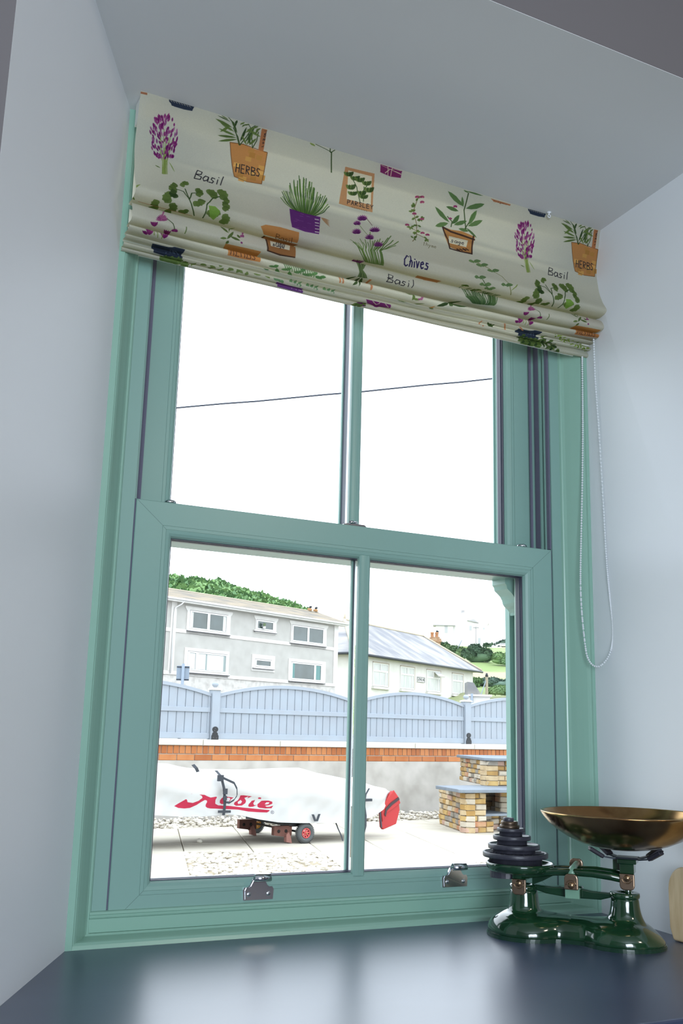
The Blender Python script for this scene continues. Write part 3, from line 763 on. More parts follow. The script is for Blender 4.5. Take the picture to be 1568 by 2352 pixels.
[2,90,105,135,0.8,-438.8,445.3,-427.5,463.2],
[2,90,105,135,0.8,-447.5,464.7,-453.7,465.6],
[2,90,105,135,0.8,-442.5,459.3,-450,470],
[2,90,105,135,0.8,-439,445.3,-427.5,462.7],
[2,90,105,135,0.8,-453,459.3,-456.1,471.5],
[2,90,105,135,0.8,-445.9,445.3,-439,459.3],
[2,90,105,135,0.8,-447.5,464.2,-454.2,464.7],
[2,90,105,135,0.8,-442.7,445.3,-432.8,467.1],
[2,90,105,135,0.8,-444.5,445.3,-436.1,460.7],
[2,90,105,135,0.8,-451.9,459.3,-455.4,471.3],
[2,90,105,135,0.8,-441.1,445.3,-429,459.3],
[1,107,132,73,9.9,-453.4,498.7,-453.8,474.2],
[1,105,130,71,9.9,-453.4,498.7,-447.9,475.6],
[1,118,143,80,9.9,-453.4,498.7,-443.4,480.6],
[1,116,141,79,9.9,-453.4,498.7,-441.2,490.9],
[1,105,130,71,9.9,-453.4,498.7,-444.2,506],
[1,114,139,77,9.9,-453.4,498.7,-450.9,506.1],
[1,100,125,68,9.9,-453.4,498.7,-456.8,506.1],
[1,110,135,75,9.9,-453.4,498.7,-461.8,506.1],
[1,99,124,67,9.9,-453.4,498.7,-464.4,499.5],
[1,113,138,77,9.9,-453.4,498.7,-462.5,480.6],
[1,119,144,81,11.55,-440.8,490.9,-442.7,472.7],
[1,113,138,77,11.55,-440.8,490.9,-435.9,474.8],
[1,98,123,67,11.55,-440.8,490.9,-430.5,480.6],
[1,110,135,75,11.55,-440.8,490.9,-429.6,499.6],
[1,109,134,74,11.55,-440.8,490.9,-431.2,506.1],
[1,108,133,74,11.55,-440.8,490.9,-439,506.1],
[1,101,126,69,11.55,-440.8,490.9,-445.9,506.1],
[1,104,129,71,11.55,-440.8,490.9,-451.8,506.1],
[1,108,133,74,11.55,-440.8,490.9,-454.9,500.6],
[1,99,124,67,11.55,-440.8,490.9,-452.9,480.6],
[1,114,139,77,9.9,-430.3,496,-430.9,470.5],
[1,103,128,70,9.9,-430.3,496,-425.4,471.5],
[1,104,129,71,9.9,-430.3,496,-421.3,476.3],
[1,100,125,68,9.9,-430.3,496,-419.4,496],
[1,105,130,71,9.9,-430.3,496,-422,501],
[1,120,145,82,9.9,-430.3,496,-428.7,506.1],
[1,105,130,71,9.9,-430.3,496,-434.7,505.8],
[1,100,125,68,9.9,-430.3,496,-439.7,501.2],
[1,106,131,72,9.9,-430.3,496,-441.2,495.1],
[1,120,145,82,9.9,-430.3,496,-440.6,476.8],
[1,100,125,68,7.7,-415.1,499.1,-415.1,478.1],
[1,106,131,72,7.7,-415.1,499.1,-410.5,479.6],
[1,103,128,70,7.7,-415.1,499.1,-407.1,495.4],
[1,114,139,78,7.7,-415.1,499.1,-404.9,490.9],
[1,109,134,74,7.7,-415.1,499.1,-407.7,504.3],
[1,100,125,68,7.7,-415.1,499.1,-412.9,506.1],
[1,118,143,81,7.7,-415.1,499.1,-417.6,506.1],
[1,105,130,72,7.7,-415.1,499.1,-421.6,505.4],
[1,114,139,78,7.7,-415.1,499.1,-423.7,499.9],
[1,108,133,74,7.7,-415.1,499.1,-422.2,494.4],
[0,190,130,75,0,451.7,52,478.2,48.7,502.3,51.7,527.9,51,525.3,89.6,521.5,116.3,491.4,120.6,466.4,116,460.3,94.4],
[0,214,164,95,0,496.6,95.5,508.5,94.8,507.5,104.3,495.6,104.2],
[0,221,171,99,0,513.7,90.5,525.6,89.9,524.6,99.4,512.6,99.3],
[0,222,172,100,0,464,87.9,475.7,87.3,474.8,96.7,463,96.6],
[0,180,130,71,0,498.7,104.6,510.6,104,509.6,113.4,497.7,113.3],
[0,202,152,86,0,485.6,69.2,497.4,68.5,496.7,77.5,484.9,77.5],
[0,185,135,75,0,489.6,54.4,501.4,53.7,500.7,62.7,488.9,62.7],
[0,213,163,94,0,479.2,111,491,110.4,489.7,120.4,477.9,120.2],
[0,181,131,72,0,472.4,105.7,484.1,105.1,483.1,114.4,471.4,114.3],
[0,175,125,67,0,492.6,60.2,504.5,59.5,503.8,68.5,491.9,68.5],
[0,185,135,75,0,506.6,61.2,518.5,60.5,517.8,69.5,505.8,69.5],
[0,189,139,77,0,516.4,97.9,528.4,97.2,527.3,106.7,515.3,106.7],
[0,208,158,91,0,513.5,78.6,525.4,78,524.8,87,512.8,87],
[0,209,159,91,0,475.4,113.5,487.1,112.9,485.5,123.5,473.8,123.4],
[0,189,139,77,0,515.6,99.4,527.6,98.8,526.6,108.2,514.6,108.2],
[2,110,72,45,1.2,451.8,52.6,460.3,94.4,466.4,116,491.4,120.6,521.5,116.3,525.3,89.6,527.9,51,502.1,50.1,478.2,48.7,451.8,52.6],
[2,45,42,50,1.7,468.8,105.5,469,89.3],
[2,45,42,50,1.7,475.2,105.1,475.4,88.9],
[2,45,42,50,1.7,468.9,97.4,475.3,97],
[2,45,42,50,1.7,485.6,88.2,479.1,88.6,479,104.9,485.4,104.5],
[2,45,42,50,1.7,479.1,96.7,484.4,96.4],
[2,45,42,50,1.7,489.2,104.2,489.3,88,495.3,90,494.7,95,489.3,96.1,495.7,103.8],
[2,45,42,50,1.7,499.4,103.6,499.6,87.3,506.1,88.5,506,93.4,499.5,95.5,507.6,97.4,507,102.3,499.4,103.6],
[2,45,42,50,1.7,516.4,87.8,512.1,86.5,510.4,90.7,515.8,96.9,514.6,101.9,509.8,101.4],
[0,175,112,72,0,511.9,4.4,522.8,3.5,519.4,51.8,509.1,51.4],
[2,45,42,50,0.9,515,43.2,518.1,42.2,518.4,40],
[2,45,42,50,0.9,519,34.7,517.3,36.9,516,35.2,517.7,33.1,519,34.7],
[2,45,42,50,0.9,520,26.4,520,29,518.7,29.6,518.1,27.1,516.8,28.1,516.6,31.1],
[2,45,42,50,0.9,520.8,20,520.7,23,518.7,24.8,517.4,23.6,518.6,20.8,520.8,20,517.8,20.2],
[2,45,42,50,0.9,517.9,19,521,18.1,521.3,15.8],
[2,45,42,50,0.9,522,12.4,519.5,11.4],
[2,45,42,50,0.9,522.5,8.6,516.3,12.7],
[2,56,78,42,1.6,470.2,52.6,459,24.8,442.6,-1.4],
[2,56,78,42,1.6,471.9,52.7,466.2,37.7,455.4,24.2],
[2,56,78,42,1.6,496.9,49.9,492.8,25.6,483.4,2.9],
[2,56,78,42,1.6,471.8,52.1,488.3,22.8,499.6,-3.5],
[2,56,78,42,1.6,497.1,50.9,504,34.4,505.6,19.4],
[1,82,104,53,4.2,465.7,42.5,428.5,57.3],
[1,79,101,51,4.2,463.7,39.8,426.2,46.4],
[1,94,116,62,4.2,461.8,37.1,427,32.5],
[1,96,118,63,4.2,457.7,30.1,428.6,22.3],
[1,86,108,56,4.2,453.8,24.7,419,18.7],
[1,55,77,41,4.2,447.9,16.6,421.9,6.5],
[1,91,113,59,4.2,444,11.3,429.6,0.9],
[1,43,65,33,4.2,458.6,23.3,461.3,1.2],
[1,42,64,32,4.2,471.1,45.8,481.5,16.6],
[1,65,87,48,4.2,481.1,44.6,498,11.8],
[1,100,122,65,4.2,484.9,48.4,495.7,22.3],
[1,94,116,61,4.2,489.8,47,503.3,30],
[1,79,101,51,4.2,471.7,19.5,486.7,1.9],
[1,104,126,68,4.2,481.8,19.8,511.5,26],
[1,99,121,65,4.2,479.2,27.1,504.3,6.6],
[1,68,90,50,4.2,491.5,46.6,486.5,25],
[1,87,109,57,4.2,494.7,12.7,505,-2.9],
[1,99,121,65,4.2,468.1,17.2,476.3,0],
[1,98,120,64,4.2,448.6,23,430.3,38.1],
[1,66,88,49,4.2,464.5,31.4,446.9,7.2],
[1,104,126,68,4.2,484.9,48.4,473,32.2],
[1,87,109,56,4.2,499.3,24.6,509.3,5.1],
[2,141,161,88,1,331.1,155.5,331.9,126.1,332.7,84],
[2,124,144,76,1,326.9,156.6,328.1,127.4,318.6,70.7],
[2,143,163,89,1,331.5,155.4,332.8,125.7,333.6,103.9],
[2,127,147,78,1,329.8,156,330.9,126.4,330.2,97.5],
[2,127,147,78,1,328.2,156.5,329.9,126.7,325.4,63.6],
[2,139,159,86,1,328.9,156.3,330.4,126.6,330,103.2],
[2,138,158,85,1,330.5,155.7,332.1,126,329.6,67.5],
[2,124,144,75,1,334.5,154.4,334.8,125.1,341.4,95.4],
[2,128,148,79,1,336.3,153.8,336.4,124.5,342.8,78.2],
[2,127,147,78,1,326.5,156.8,327.9,127.4,322.6,107.1],
[2,133,153,82,1,336.1,153.8,336.2,124.6,339,62.2],
[2,137,157,85,1,328.9,156.3,327.6,127.5,321.2,98.3],
[2,135,155,83,1,334.4,154.4,333.9,125.4,336.2,75],
[2,123,143,75,1,332.9,154.9,333,125.7,335.6,89.7],
[2,142,162,88,1,328.4,156.4,327.9,127.4,319.2,64.5],
[2,123,143,75,1,331.6,155.4,331.1,126.3,330.1,97.1],
[1,132,47,115,2.9,342.5,89.1,344.8,78.4],
[1,159,94,146,2.9,341.1,65.3,344.2,53.9],
[1,142,57,122,2.9,329,82.4,332,73.1],
[1,107,22,98,2.9,339,93.9,341.6,84],
[1,139,54,119,2.9,325.3,95.7,321.6,87],
[1,132,47,115,2.9,314.3,47,311.9,38.3],
[1,110,25,100,2.9,307.5,98,306.1,91.3],
[1,100,15,93,2.9,311.7,71.1,308.5,64.1],
[1,145,60,124,2.9,332.7,89,332.5,80.9],
[1,142,57,122,2.9,321.3,65.2,318.6,59.6],
[1,116,31,104,2.9,309.6,96,306,86.1],
[1,157,92,145,2.9,327.1,108.1,324.6,101.6],
[1,174,109,157,2.9,331.3,88,333.3,79.6],
[1,128,43,112,2.9,314.2,118.3,310.8,111.9],
[1,121,36,107,2.9,346.9,86.3,347.5,78.6],
[1,171,106,155,2.9,328,121.5,324.9,113.9],
[1,115,30,103,2.9,331.2,121.2,335,110.7],
[1,131,46,114,2.9,324.1,65,321.1,58.4],
[1,126,41,111,2.9,343.2,100.3,344,89.2],
[1,107,22,97,2.9,319.6,107.2,314.8,100.7],
[1,130,45,113,2.9,327.3,90.3,323.3,84.5],
[1,116,31,104,2.9,321.5,104.8,319,96.6],
[1,129,44,113,2.9,320.4,80.5,318.9,73.5],
[1,152,87,141,2.9,346.6,72.3,346.2,62.7],
[1,131,46,114,2.9,330.1,74.7,331.3,64.1],
[1,134,69,128,2.9,321.2,73.9,318.4,64.8],
[1,121,36,107,2.9,332,44.9,332.6,34.8],
[1,127,42,111,2.9,319.5,118.2,316.5,110.9],
[1,127,62,124,2.9,326.6,53.5,327,43.5],
[1,136,51,118,2.9,336.6,103,339.9,90.9],
[1,135,70,129,2.9,309.4,103.4,305.5,93.7],
[1,146,61,125,2.9,313.4,103.2,311.5,94.4],
[1,101,16,93,2.9,310.8,79.2,308.9,71.8],
[1,137,52,118,2.9,310.5,51.7,306,46.2],
[1,124,39,109,2.9,318,78.5,313.1,72],
[1,131,46,114,2.9,327.9,45.2,329.2,34.4],
[1,127,42,111,2.9,333.7,84,334.1,74.3],
[1,118,33,105,2.9,310.2,87.7,306.2,81.8],
[1,133,48,116,2.9,336.1,96.5,336.5,89.3],
[1,148,83,139,2.9,316,92.4,313.3,83.2],
[1,106,21,97,2.9,327.8,43.1,330.9,32.8],
[1,158,93,146,2.9,309.6,64.1,305.3,58.5],
[1,116,31,103,2.9,321.8,93.3,318.3,86.3],
[1,157,92,145,2.9,309.6,77.2,305.2,70.4],
[1,128,43,112,2.9,331.2,109.7,333.8,100.5],
[1,101,16,93,2.9,309.2,54.1,304.4,47.1],
[1,145,60,124,2.9,309,108.4,305.5,101],
[1,107,22,97,2.9,308.2,84.1,305.4,77],
[1,113,28,101,2.9,318.9,115.7,317,108.4],
[1,147,62,125,2.9,323.8,61,320.7,51.5],
[1,148,63,126,2.9,336.9,94.2,337.1,84.6],
[1,107,22,97,2.9,332.5,63,333.2,56.4],
[1,149,64,127,2.9,308,65.2,305.3,58.4],
[1,136,51,117,2.9,316.8,81.8,314.8,75.1],
[1,121,36,107,2.9,349,89.3,352.6,81.8],
[1,101,16,93,2.9,330.2,44.9,331.7,33.8],
[1,102,17,94,2.9,320.5,84.9,315.7,77.8],
[1,101,16,93,2.9,317.6,121.4,315.3,114.6],
[1,101,16,93,2.9,321,63.4,319.1,53.4],
[1,126,41,111,2.9,324.3,56.3,322.5,49.2],
[1,155,90,143,2.9,324.5,50.5,327.4,42.3],
[1,128,43,112,2.9,323.2,43.5,324.2,34.1],
[1,122,37,108,2.9,347.4,94.3,350.4,85.8],
[1,139,54,119,2.9,317.4,53.2,312.9,46.8],
[1,103,18,94,2.9,309.9,56.5,306.7,48.7],
[1,101,16,93,2.9,307.2,66.6,305,59.8],
[1,115,30,103,2.9,307.9,76.8,303.6,69.3],
[1,153,88,142,2.9,336,112,337.4,101.3],
[1,135,50,117,2.9,349.8,87.6,350.3,77.6],
[1,107,22,97,2.9,309.3,77,306.7,68.6],
[1,152,87,142,2.9,306.8,70,305.4,63.9],
[1,173,108,156,2.9,318.8,53.9,315.2,47.7],
[1,99,14,92,2.9,320.2,77.7,316.4,68.9],
[1,107,22,98,2.9,312,104.8,308.1,97.4],
[1,115,30,103,2.9,340.1,114.4,343.4,104.8],
[1,172,107,155,2.9,323.9,77,320.2,67.6],
[1,145,80,137,2.9,309.7,94.4,308,84.1],
[1,144,59,123,2.9,324.3,44.4,325.6,36.7],
[1,117,32,104,2.9,312.6,67.6,308.5,61.5],
[1,167,102,152,2.9,314.6,73.1,309.9,65.5],
[1,149,84,139,2.9,309.9,78.4,308.4,71.8],
[1,134,69,129,2.9,329.7,48.2,332.4,39.6],
[1,140,55,120,2.9,345.5,91.2,346.9,84.3],
[1,119,34,105,2.9,331.6,81.1,332.7,74.4],
[1,135,50,117,2.9,320.3,68.2,317.1,58.6],
[1,133,48,116,2.9,346.6,102.1,348.4,91.4],
[1,126,41,110,2.9,330.1,69.5,331,62.6],
[1,138,53,119,2.9,318.8,50.5,314.7,44],
[1,102,17,94,2.9,324.2,118.4,320.1,109.8],
[1,142,57,122,2.9,342.7,115.2,345.3,105.1],
[1,136,71,130,2.9,324.9,58.5,328.1,48.9],
[1,108,23,98,2.9,303.6,79.6,299.5,70.6],
[1,104,19,95,2.9,334.7,113.6,337.1,103.8],
[1,135,70,129,2.9,323.9,100.3,321.5,93.3],
[1,131,46,114,2.9,347.1,85.7,349.8,77.6],
[1,169,104,153,2.9,324.5,46.8,326.9,37.9],
[1,139,74,132,2.9,327.9,75.2,328.5,66.1],
[1,105,20,96,2.9,322.6,122.8,319.5,113.4],
[1,132,47,115,2.9,312.8,60,308.6,51.8],
[1,173,108,156,2.9,322.3,47.3,319.5,38.1],
[1,135,50,117,2.9,348.5,87.1,351.3,77.9],
[1,103,18,95,2.9,313.9,53,311.7,44.7],
[1,141,56,121,2.9,331.1,48.3,333.6,38],
[1,149,64,126,2.9,345.3,111.7,345.8,104.5],
[1,122,37,108,2.9,314.8,49.8,310.7,41.4],
[1,118,33,105,2.9,320.2,49.8,318.2,41.4],
[1,149,64,126,2.9,334.4,69.2,337.7,61.6],
[1,105,20,96,2.9,339,99.6,340.7,91],
[1,114,29,102,2.9,347.5,95.2,349.1,85.1],
[1,116,31,104,2.9,333,103.8,336,94],
[1,133,48,116,2.9,320.5,47,318.9,39.9],
[1,152,87,141,2.9,322.4,50.1,319.3,40.6],
[1,124,59,121,2.9,318.8,50.8,314.5,44.2],
[1,118,33,105,2.9,316.6,45.4,313.4,39.8],
[1,123,38,108,2.9,342.7,54.1,342.8,46.6],
[1,101,16,93,2.9,336.8,116.6,338,106.3],
[1,157,92,145,2.9,331,75,333.3,67.9],
[1,144,59,123,2.9,328.7,42.4,331.2,31.2],
[1,170,105,154,2.9,348.9,65.3,349,55.6],
[1,135,70,129,2.9,348.6,69,350,61.1],
[1,105,20,96,2.9,317,81.9,314.8,74.3],
[1,170,105,154,2.9,319.5,49.2,317.5,43.4],
[1,106,21,96,2.9,347.8,102.8,348.5,91.9],
[1,121,36,107,2.9,317,121.8,314.9,111.7],
[1,125,40,110,2.9,338.5,67.9,341.7,57.6],
[1,118,33,105,2.9,311.6,52.8,308.8,45.3],
[1,128,43,112,2.9,350.2,81.5,350.9,72.6],
[1,135,50,117,2.9,313.8,104.6,312.3,95],
[1,140,55,120,2.9,326.7,75,326.6,66.6],
[1,100,15,92,2.9,319.6,46.3,317.1,38.7],
[1,126,41,111,2.9,348.4,88,350.5,76.9],
[1,107,22,97,2.9,345.5,113.8,349,105.9],
[1,119,34,105,2.9,337.9,74.2,341.1,65.7],
[1,117,32,104,2.9,343.6,80.9,345,71.7],
[1,103,18,95,2.9,322.5,59.1,319.9,53],
[1,139,54,120,2.9,324.7,122.1,321.1,114.6],
[1,131,46,114,2.9,335.1,106.6,336,98.6],
[1,133,68,128,2.9,328.6,112.5,326.9,106.2],
[1,101,16,93,2.9,332.2,99.9,335.1,90.3],
[1,105,20,96,2.9,314.7,116.1,310.6,108],
[1,129,64,125,2.9,315.5,94.1,313.8,85],
[1,132,47,115,2.9,310.3,53.4,305.4,45.4],
[1,130,65,126,2.9,326.8,46.7,329.3,38.4],
[1,150,85,140,2.9,304.1,71.8,299.3,64.9],
[1,148,63,126,2.9,314,57.4,311.9,51.4],
[1,131,46,114,2.9,307.1,75.3,303.3,69.4],
[1,122,37,108,2.9,323.2,53.3,319.4,44.2],
[1,126,41,111,2.9,315.8,56,311,48.7],
[1,167,102,152,2.9,325.2,95.5,323,89.1],
[1,137,72,131,2.9,319,64.3,315.1,56.4],
[1,141,76,134,2.9,320.2,122.5,318.8,112.7],
[1,149,64,127,2.9,333.5,108.4,334.7,98.6],
[1,116,31,103,2.9,319.1,102.5,317.6,96.1],
[1,127,62,124,2.9,325.5,100,323.1,93.3],
[1,150,85,140,2.9,339.9,114.9,340.2,106.3],
[1,114,29,102,2.9,306.1,65.4,304.2,57.5],
[1,104,19,95,2.9,344.8,112.6,347.6,104.7],
[1,152,87,141,2.9,308.1,90,305.1,83.3],
[1,109,24,99,2.9,350.4,78.9,351.8,68.2],
[1,140,75,133,2.9,332.2,70.4,334.8,61],
[1,148,83,138,2.9,308.7,57.6,305.4,48.3],
[1,137,52,118,2.9,328.2,87.1,328.8,78.6],
[1,109,24,99,2.9,334.1,101,336.5,90.4],
[1,107,22,97,2.9,338.3,46,338.4,37.6],
[1,135,50,117,2.9,345.3,86,345.3,77.1],
[1,136,51,118,2.9,318.9,63.7,316.8,54.7],
[1,124,39,109,2.9,329.7,67.5,332.3,56.4],
[1,130,65,126,2.9,318.1,66.4,315.1,59.2],
[1,138,53,119,2.9,321.3,124.2,317.9,117.5],
[1,158,93,145,2.9,325.6,119.4,322.8,109.5],
[1,92,114,60,2,323.6,142.6,313.3,140.2],
[1,130,150,80,2,339.9,123.3,350.8,143.1],
[2,45,42,50,1.7,387.9,144.3,394.7,124.7,403.7,126.4,401.6,132.4,391.3,134.5,402.3,137.2,399.5,143.1,387.9,144.3],
[2,45,42,50,1.7,416.3,134,410.2,133.2,404.9,139.1,406.4,144,413.1,141,416.3,134,413.7,143.9],
[2,45,42,50,1.7,428.6,133.8,423.2,132.9,421,136.9,425.6,139.8,422.6,143.7,416.2,143.4],
[2,45,42,50,1.7,434.3,133.7,431.6,143.6],
[2,45,42,50,1.7,435.9,129.4,436.6,128.2],
[2,45,42,50,1.7,445.3,123.6,439,143.5],
[1,96,118,62,15.125,338.2,220.7,330.3,237],
[1,88,110,57,15.125,338.2,220.7,323.9,230.8],
[1,97,119,63,15.125,338.2,220.7,322.2,222.1],
[1,92,114,60,15.125,338.2,220.7,326.4,213.2],
[1,97,119,63,15.125,338.2,220.7,335.5,202.9],
[1,94,116,61,12.375,350.1,185.5,339.9,205.1],
[1,99,121,64,12.375,350.1,185.5,336,198.9],
[1,83,105,54,12.375,350.1,185.5,336.1,188.7],
[1,91,113,59,12.375,350.1,185.5,340,179.1],
[1,80,102,51,12.375,350.1,185.5,346.9,171.4],
[1,98,120,64,8.8,368.5,170.7,358.1,175.5],
[1,98,120,64,8.8,368.5,170.7,359.9,168.6],
[1,100,122,65,8.8,368.5,170.7,364.3,162.4],
[1,81,103,52,8.8,368.5,170.7,369.9,158.5],
[1,92,114,60,8.8,368.5,170.7,375.2,158.3],
[1,55,77,41,11.55,348,205.6,343.3,220.9],
[1,46,68,35,11.55,348,205.6,337.2,218.7],
[1,48,70,37,11.55,348,205.6,334.5,213.8],
[1,67,89,49,11.55,348,205.6,336.3,204.1],
[1,64,86,47,11.55,348,205.6,341.9,192.8],
[1,85,107,55,13.2,387.7,213.2,403.8,204.1],
[1,99,121,65,13.2,387.7,213.2,401.2,215],
[1,95,117,62,13.2,387.7,213.2,396.3,222.2],
[1,89,111,58,13.2,387.7,213.2,389.3,226.7],
[1,95,117,62,13.2,387.7,213.2,381.5,227.3],
[1,85,107,55,11.55,389.5,184.4,397.1,167.7],
[1,86,108,56,11.55,389.5,184.4,402.1,171.3],
[1,80,102,51,11.55,389.5,184.4,403.4,178.8],
[1,95,117,62,11.55,389.5,184.4,400.6,187.8],
[1,93,115,61,11.55,389.5,184.4,394.1,197],
[1,97,119,64,13.75,415.4,180.7,417,161.8],
[1,92,114,60,13.75,415.4,180.7,425.6,160.9],
[1,90,112,58,13.75,415.4,180.7,431.2,165.9],
[1,87,109,56,13.75,415.4,180.7,432,175.3],
[1,97,119,63,13.75,415.4,180.7,428,186.2],
[1,88,110,57,14.3,435.6,172.6,442,153],
[1,94,116,61,14.3,435.6,172.6,449.8,154.9],
[1,98,120,64,14.3,435.6,172.6,453.4,162],
[1,90,112,59,14.3,435.6,172.6,451.4,173.1],
[1,96,118,63,14.3,435.6,172.6,444.7,184],
[1,81,103,52,9.9,442.2,186.9,451,173.2],
[1,86,108,55,9.9,442.2,186.9,454.2,177.7],
[1,100,122,65,9.9,442.2,186.9,453.9,184.9],
[1,83,105,54,9.9,442.2,186.9,450,193],
[1,81,103,52,9.9,442.2,186.9,443.4,200.6],
[1,80,102,51,11.55,437.2,209,448.7,190.3],
[1,98,120,64,11.55,437.2,209,452.1,195.9],
[1,82,104,53,11.55,437.2,209,451,207.1],
[1,90,112,59,11.55,437.2,209,446.7,216.5],
[1,90,112,58,11.55,437.2,209,440.7,221.2],
[1,99,121,65,13.75,419.1,226.9,433.5,229],
[1,91,113,59,13.75,419.1,226.9,429.3,236.5],
[1,92,114,60,13.75,419.1,226.9,423,242.4],
[1,80,102,52,13.75,419.1,226.9,414.9,242.9],
[1,99,121,64,13.75,419.1,226.9,407.4,237.8],
[1,98,120,64,14.3,438.4,239.2,446.3,224.8],
[1,94,116,62,14.3,438.4,239.2,451.9,229.7],
[1,100,122,65,14.3,438.4,239.2,454.1,238.2],
[1,94,116,61,14.3,438.4,239.2,453.2,249],
[1,97,119,63,14.3,438.4,239.2,447.8,254.7],
[1,100,122,65,13.2,321.4,246.5,318.4,292.9],
[1,94,116,61,13.2,321.4,246.5,310.9,298.1],
[1,80,102,51,13.2,321.4,246.5,308.9,253.7],
[1,101,123,66,13.2,321.4,246.5,307.8,243.8],
[1,103,125,68,13.2,321.4,246.5,310.7,234.8],
[1,84,106,54,13.2,343,246.8,347.6,230.3],
[1,81,103,52,13.2,343,246.8,353.2,234.8],
[1,88,110,57,13.2,343,246.8,356.7,243.9],
[1,82,104,53,13.2,343,246.8,356.2,253.9],
[1,88,110,57,13.2,343,246.8,348,299.5],
[1,82,104,53,9.9,366.8,243.3,377.3,242.5],
[1,85,107,55,9.9,366.8,243.3,376.4,249.9],
[1,80,102,51,9.9,366.8,243.3,372.7,254.7],
[1,90,112,58,9.9,366.8,243.3,367.2,254.7],
[1,87,109,56,9.9,366.8,243.3,361.6,254.7],
[2,56,78,42,2,390,251.6,372,215,363.6,192.1,349.8,190.2],
[2,56,78,42,2,372,215,379.5,190.3,389.5,184.4],
[2,56,78,42,2,406.1,252.2,404.9,216.3,421.3,185.6,435.3,175.2],
[2,56,78,42,2,372,215,367.7,180.7],
[0,120,160,70,0,408,217.2,420.8,215,431.1,223.2,425.6,248.4,415.3,241.9],
[0,38,48,72,0,327.8,1.3,376.2,-0.1,373.6,17.7,358.3,19.1,334.5,19,328.8,10.5],
[2,205,200,185,1,331.1,2.8,334.2,7.6],
[2,205,200,185,1,336.2,2.7,339.2,7.5],
[2,205,200,185,1,341.2,2.6,344.3,7.4],
[2,205,200,185,1,346.3,2.5,349.4,7.3],
[2,205,200,185,1,351.4,2.3,354.5,7.2],
[2,205,200,185,1,356.5,2.2,359.6,7],
[2,205,200,185,1,361.6,2.1,364.7,6.9],
[2,205,200,185,1,366.7,2,369.8,6.8],
[1,159,89,136,3,328.6,319.9,317,320.5],
[1,145,75,126,3,328.6,319.9,317.9,316.9],
[1,136,66,120,3,328.6,319.9,320.6,313],
[1,168,98,142,3,328.6,319.9,324.6,309.8],
[1,165,95,141,3,328.6,319.9,329.2,307.6],
[1,157,87,135,3,328.6,319.9,333.7,306.9],
[1,138,68,122,3,328.6,319.9,337.4,307.8],
[1,146,76,127,3,328.6,319.9,339.8,310.2],
[1,148,78,128,3,328.6,319.9,340.4,313.6],
[1,146,76,127,3,328.6,315.8,319.4,316.5],
[1,131,61,116,3,328.6,315.8,320.3,313.4],
[1,148,78,128,3,328.6,315.8,322.5,310.3],
[1,160,90,137,3,328.6,315.8,325.7,307.7],
[1,157,87,135,3,328.6,315.8,329.3,306],
[1,164,94,140,3,328.6,315.8,339.1,278.9],
[1,157,87,135,3,328.6,315.8,335.8,306.2],
[1,160,90,137,3,328.6,315.8,337.7,308],
[1,164,94,140,3,328.6,315.8,338.2,310.7],
[1,141,56,121,3,355.5,336.8,348.9,337.1],
[1,136,51,118,3,355.5,336.8,348.7,334.9],
[1,121,36,107,3,355.5,336.8,349.4,332.6],
[1,131,46,114,3,355.5,336.8,351,330.7],
[1,131,46,114,3,355.5,336.8,353.2,329.5],
[1,140,55,120,3,355.5,336.8,355.7,329.1],
[1,133,48,115,3,355.5,336.8,358.1,329.7],
[1,122,37,108,3,355.5,336.8,360,331.1],
[1,112,27,101,3,355.5,336.8,361.2,333.1],
[2,56,78,42,1.4,339,312.3,349.4,319.8,353.9,331.5],
[2,92,114,60,1.6,374.2,334.8,374.2,319.5],
[1,119,34,106,4,314.2,397.9,305.5,383.7],
[1,117,32,104,4,314.2,397.9,309.8,382.5],
[1,130,45,113,4,314.2,397.9,314.2,382.5],
[1,133,48,115,4,314.2,397.9,318.6,382.5],
[1,115,30,103,4,318.5,337.1,308.8,327.9],
[1,126,41,110,4,318.5,337.1,312.6,326.6],
[1,135,50,117,4,318.5,337.1,316.5,325.2],
[1,120,35,107,4,318.5,337.1,320.8,324],
[1,112,27,101,4,341.4,396.4,332.4,383.3],
[1,128,43,112,4,341.4,396.4,337.5,382.5],
[1,120,35,107,4,341.4,396.4,342,382.5],
[1,114,29,102,4,341.4,396.4,346.4,382.5],
[1,118,33,105,4,349.5,369.5,336.9,337.1],
[1,110,25,99,4,349.5,369.5,340.8,337.1],
[1,114,29,102,4,349.5,369.5,344.7,337.1],
[1,122,37,108,4,349.5,369.5,348.6,336.5],
[1,113,28,101,4,309.8,399.3,299.9,391.6],
[1,110,25,99,4,309.8,399.3,303.7,390.2],
[1,126,41,111,4,309.8,399.3,310.1,374.9],
[1,138,53,119,4,309.8,399.3,313.5,377.9],
[2,130,150,80,1.4,319.8,382.5,322.5,394.8],
[2,130,150,80,1.4,326.3,384,330.3,398.4],
[2,130,150,80,1.4,334.4,379,337.9,399.3],
[1,101,123,66,5,450.4,322.5,437.7,326.1],
[1,87,109,56,5,454.5,310,439.6,299],
[1,103,125,68,5,454.5,310,470.6,254.7],
[1,80,102,51,5,456.9,317,476.4,320.7],
[1,82,104,53,5,450.4,324.3,465,304.6],
[1,78,100,50,5,454.2,327,452.5,336],
[1,79,101,51,5,471,308.7,476.7,314.9],
[1,94,116,61,5,445.9,292,433.4,297.6],
[1,125,40,110,4,478,322,480.2,326.9],
[1,160,90,137,3,480.6,310.8,475.9,311.2],
[1,149,79,129,3,480.6,310.8,476.5,309.5],
[1,162,92,138,3,480.6,310.8,477.7,307.8],
[1,148,78,128,3,480.6,310.8,479.4,306.4],
[1,166,96,141,3,480.6,310.8,489,280],
[1,154,84,133,3,480.6,310.8,490.4,281.7],
[1,151,81,131,3,480.6,310.8,484.5,305.6],
[1,136,66,120,3,480.6,310.8,485.4,306.6],
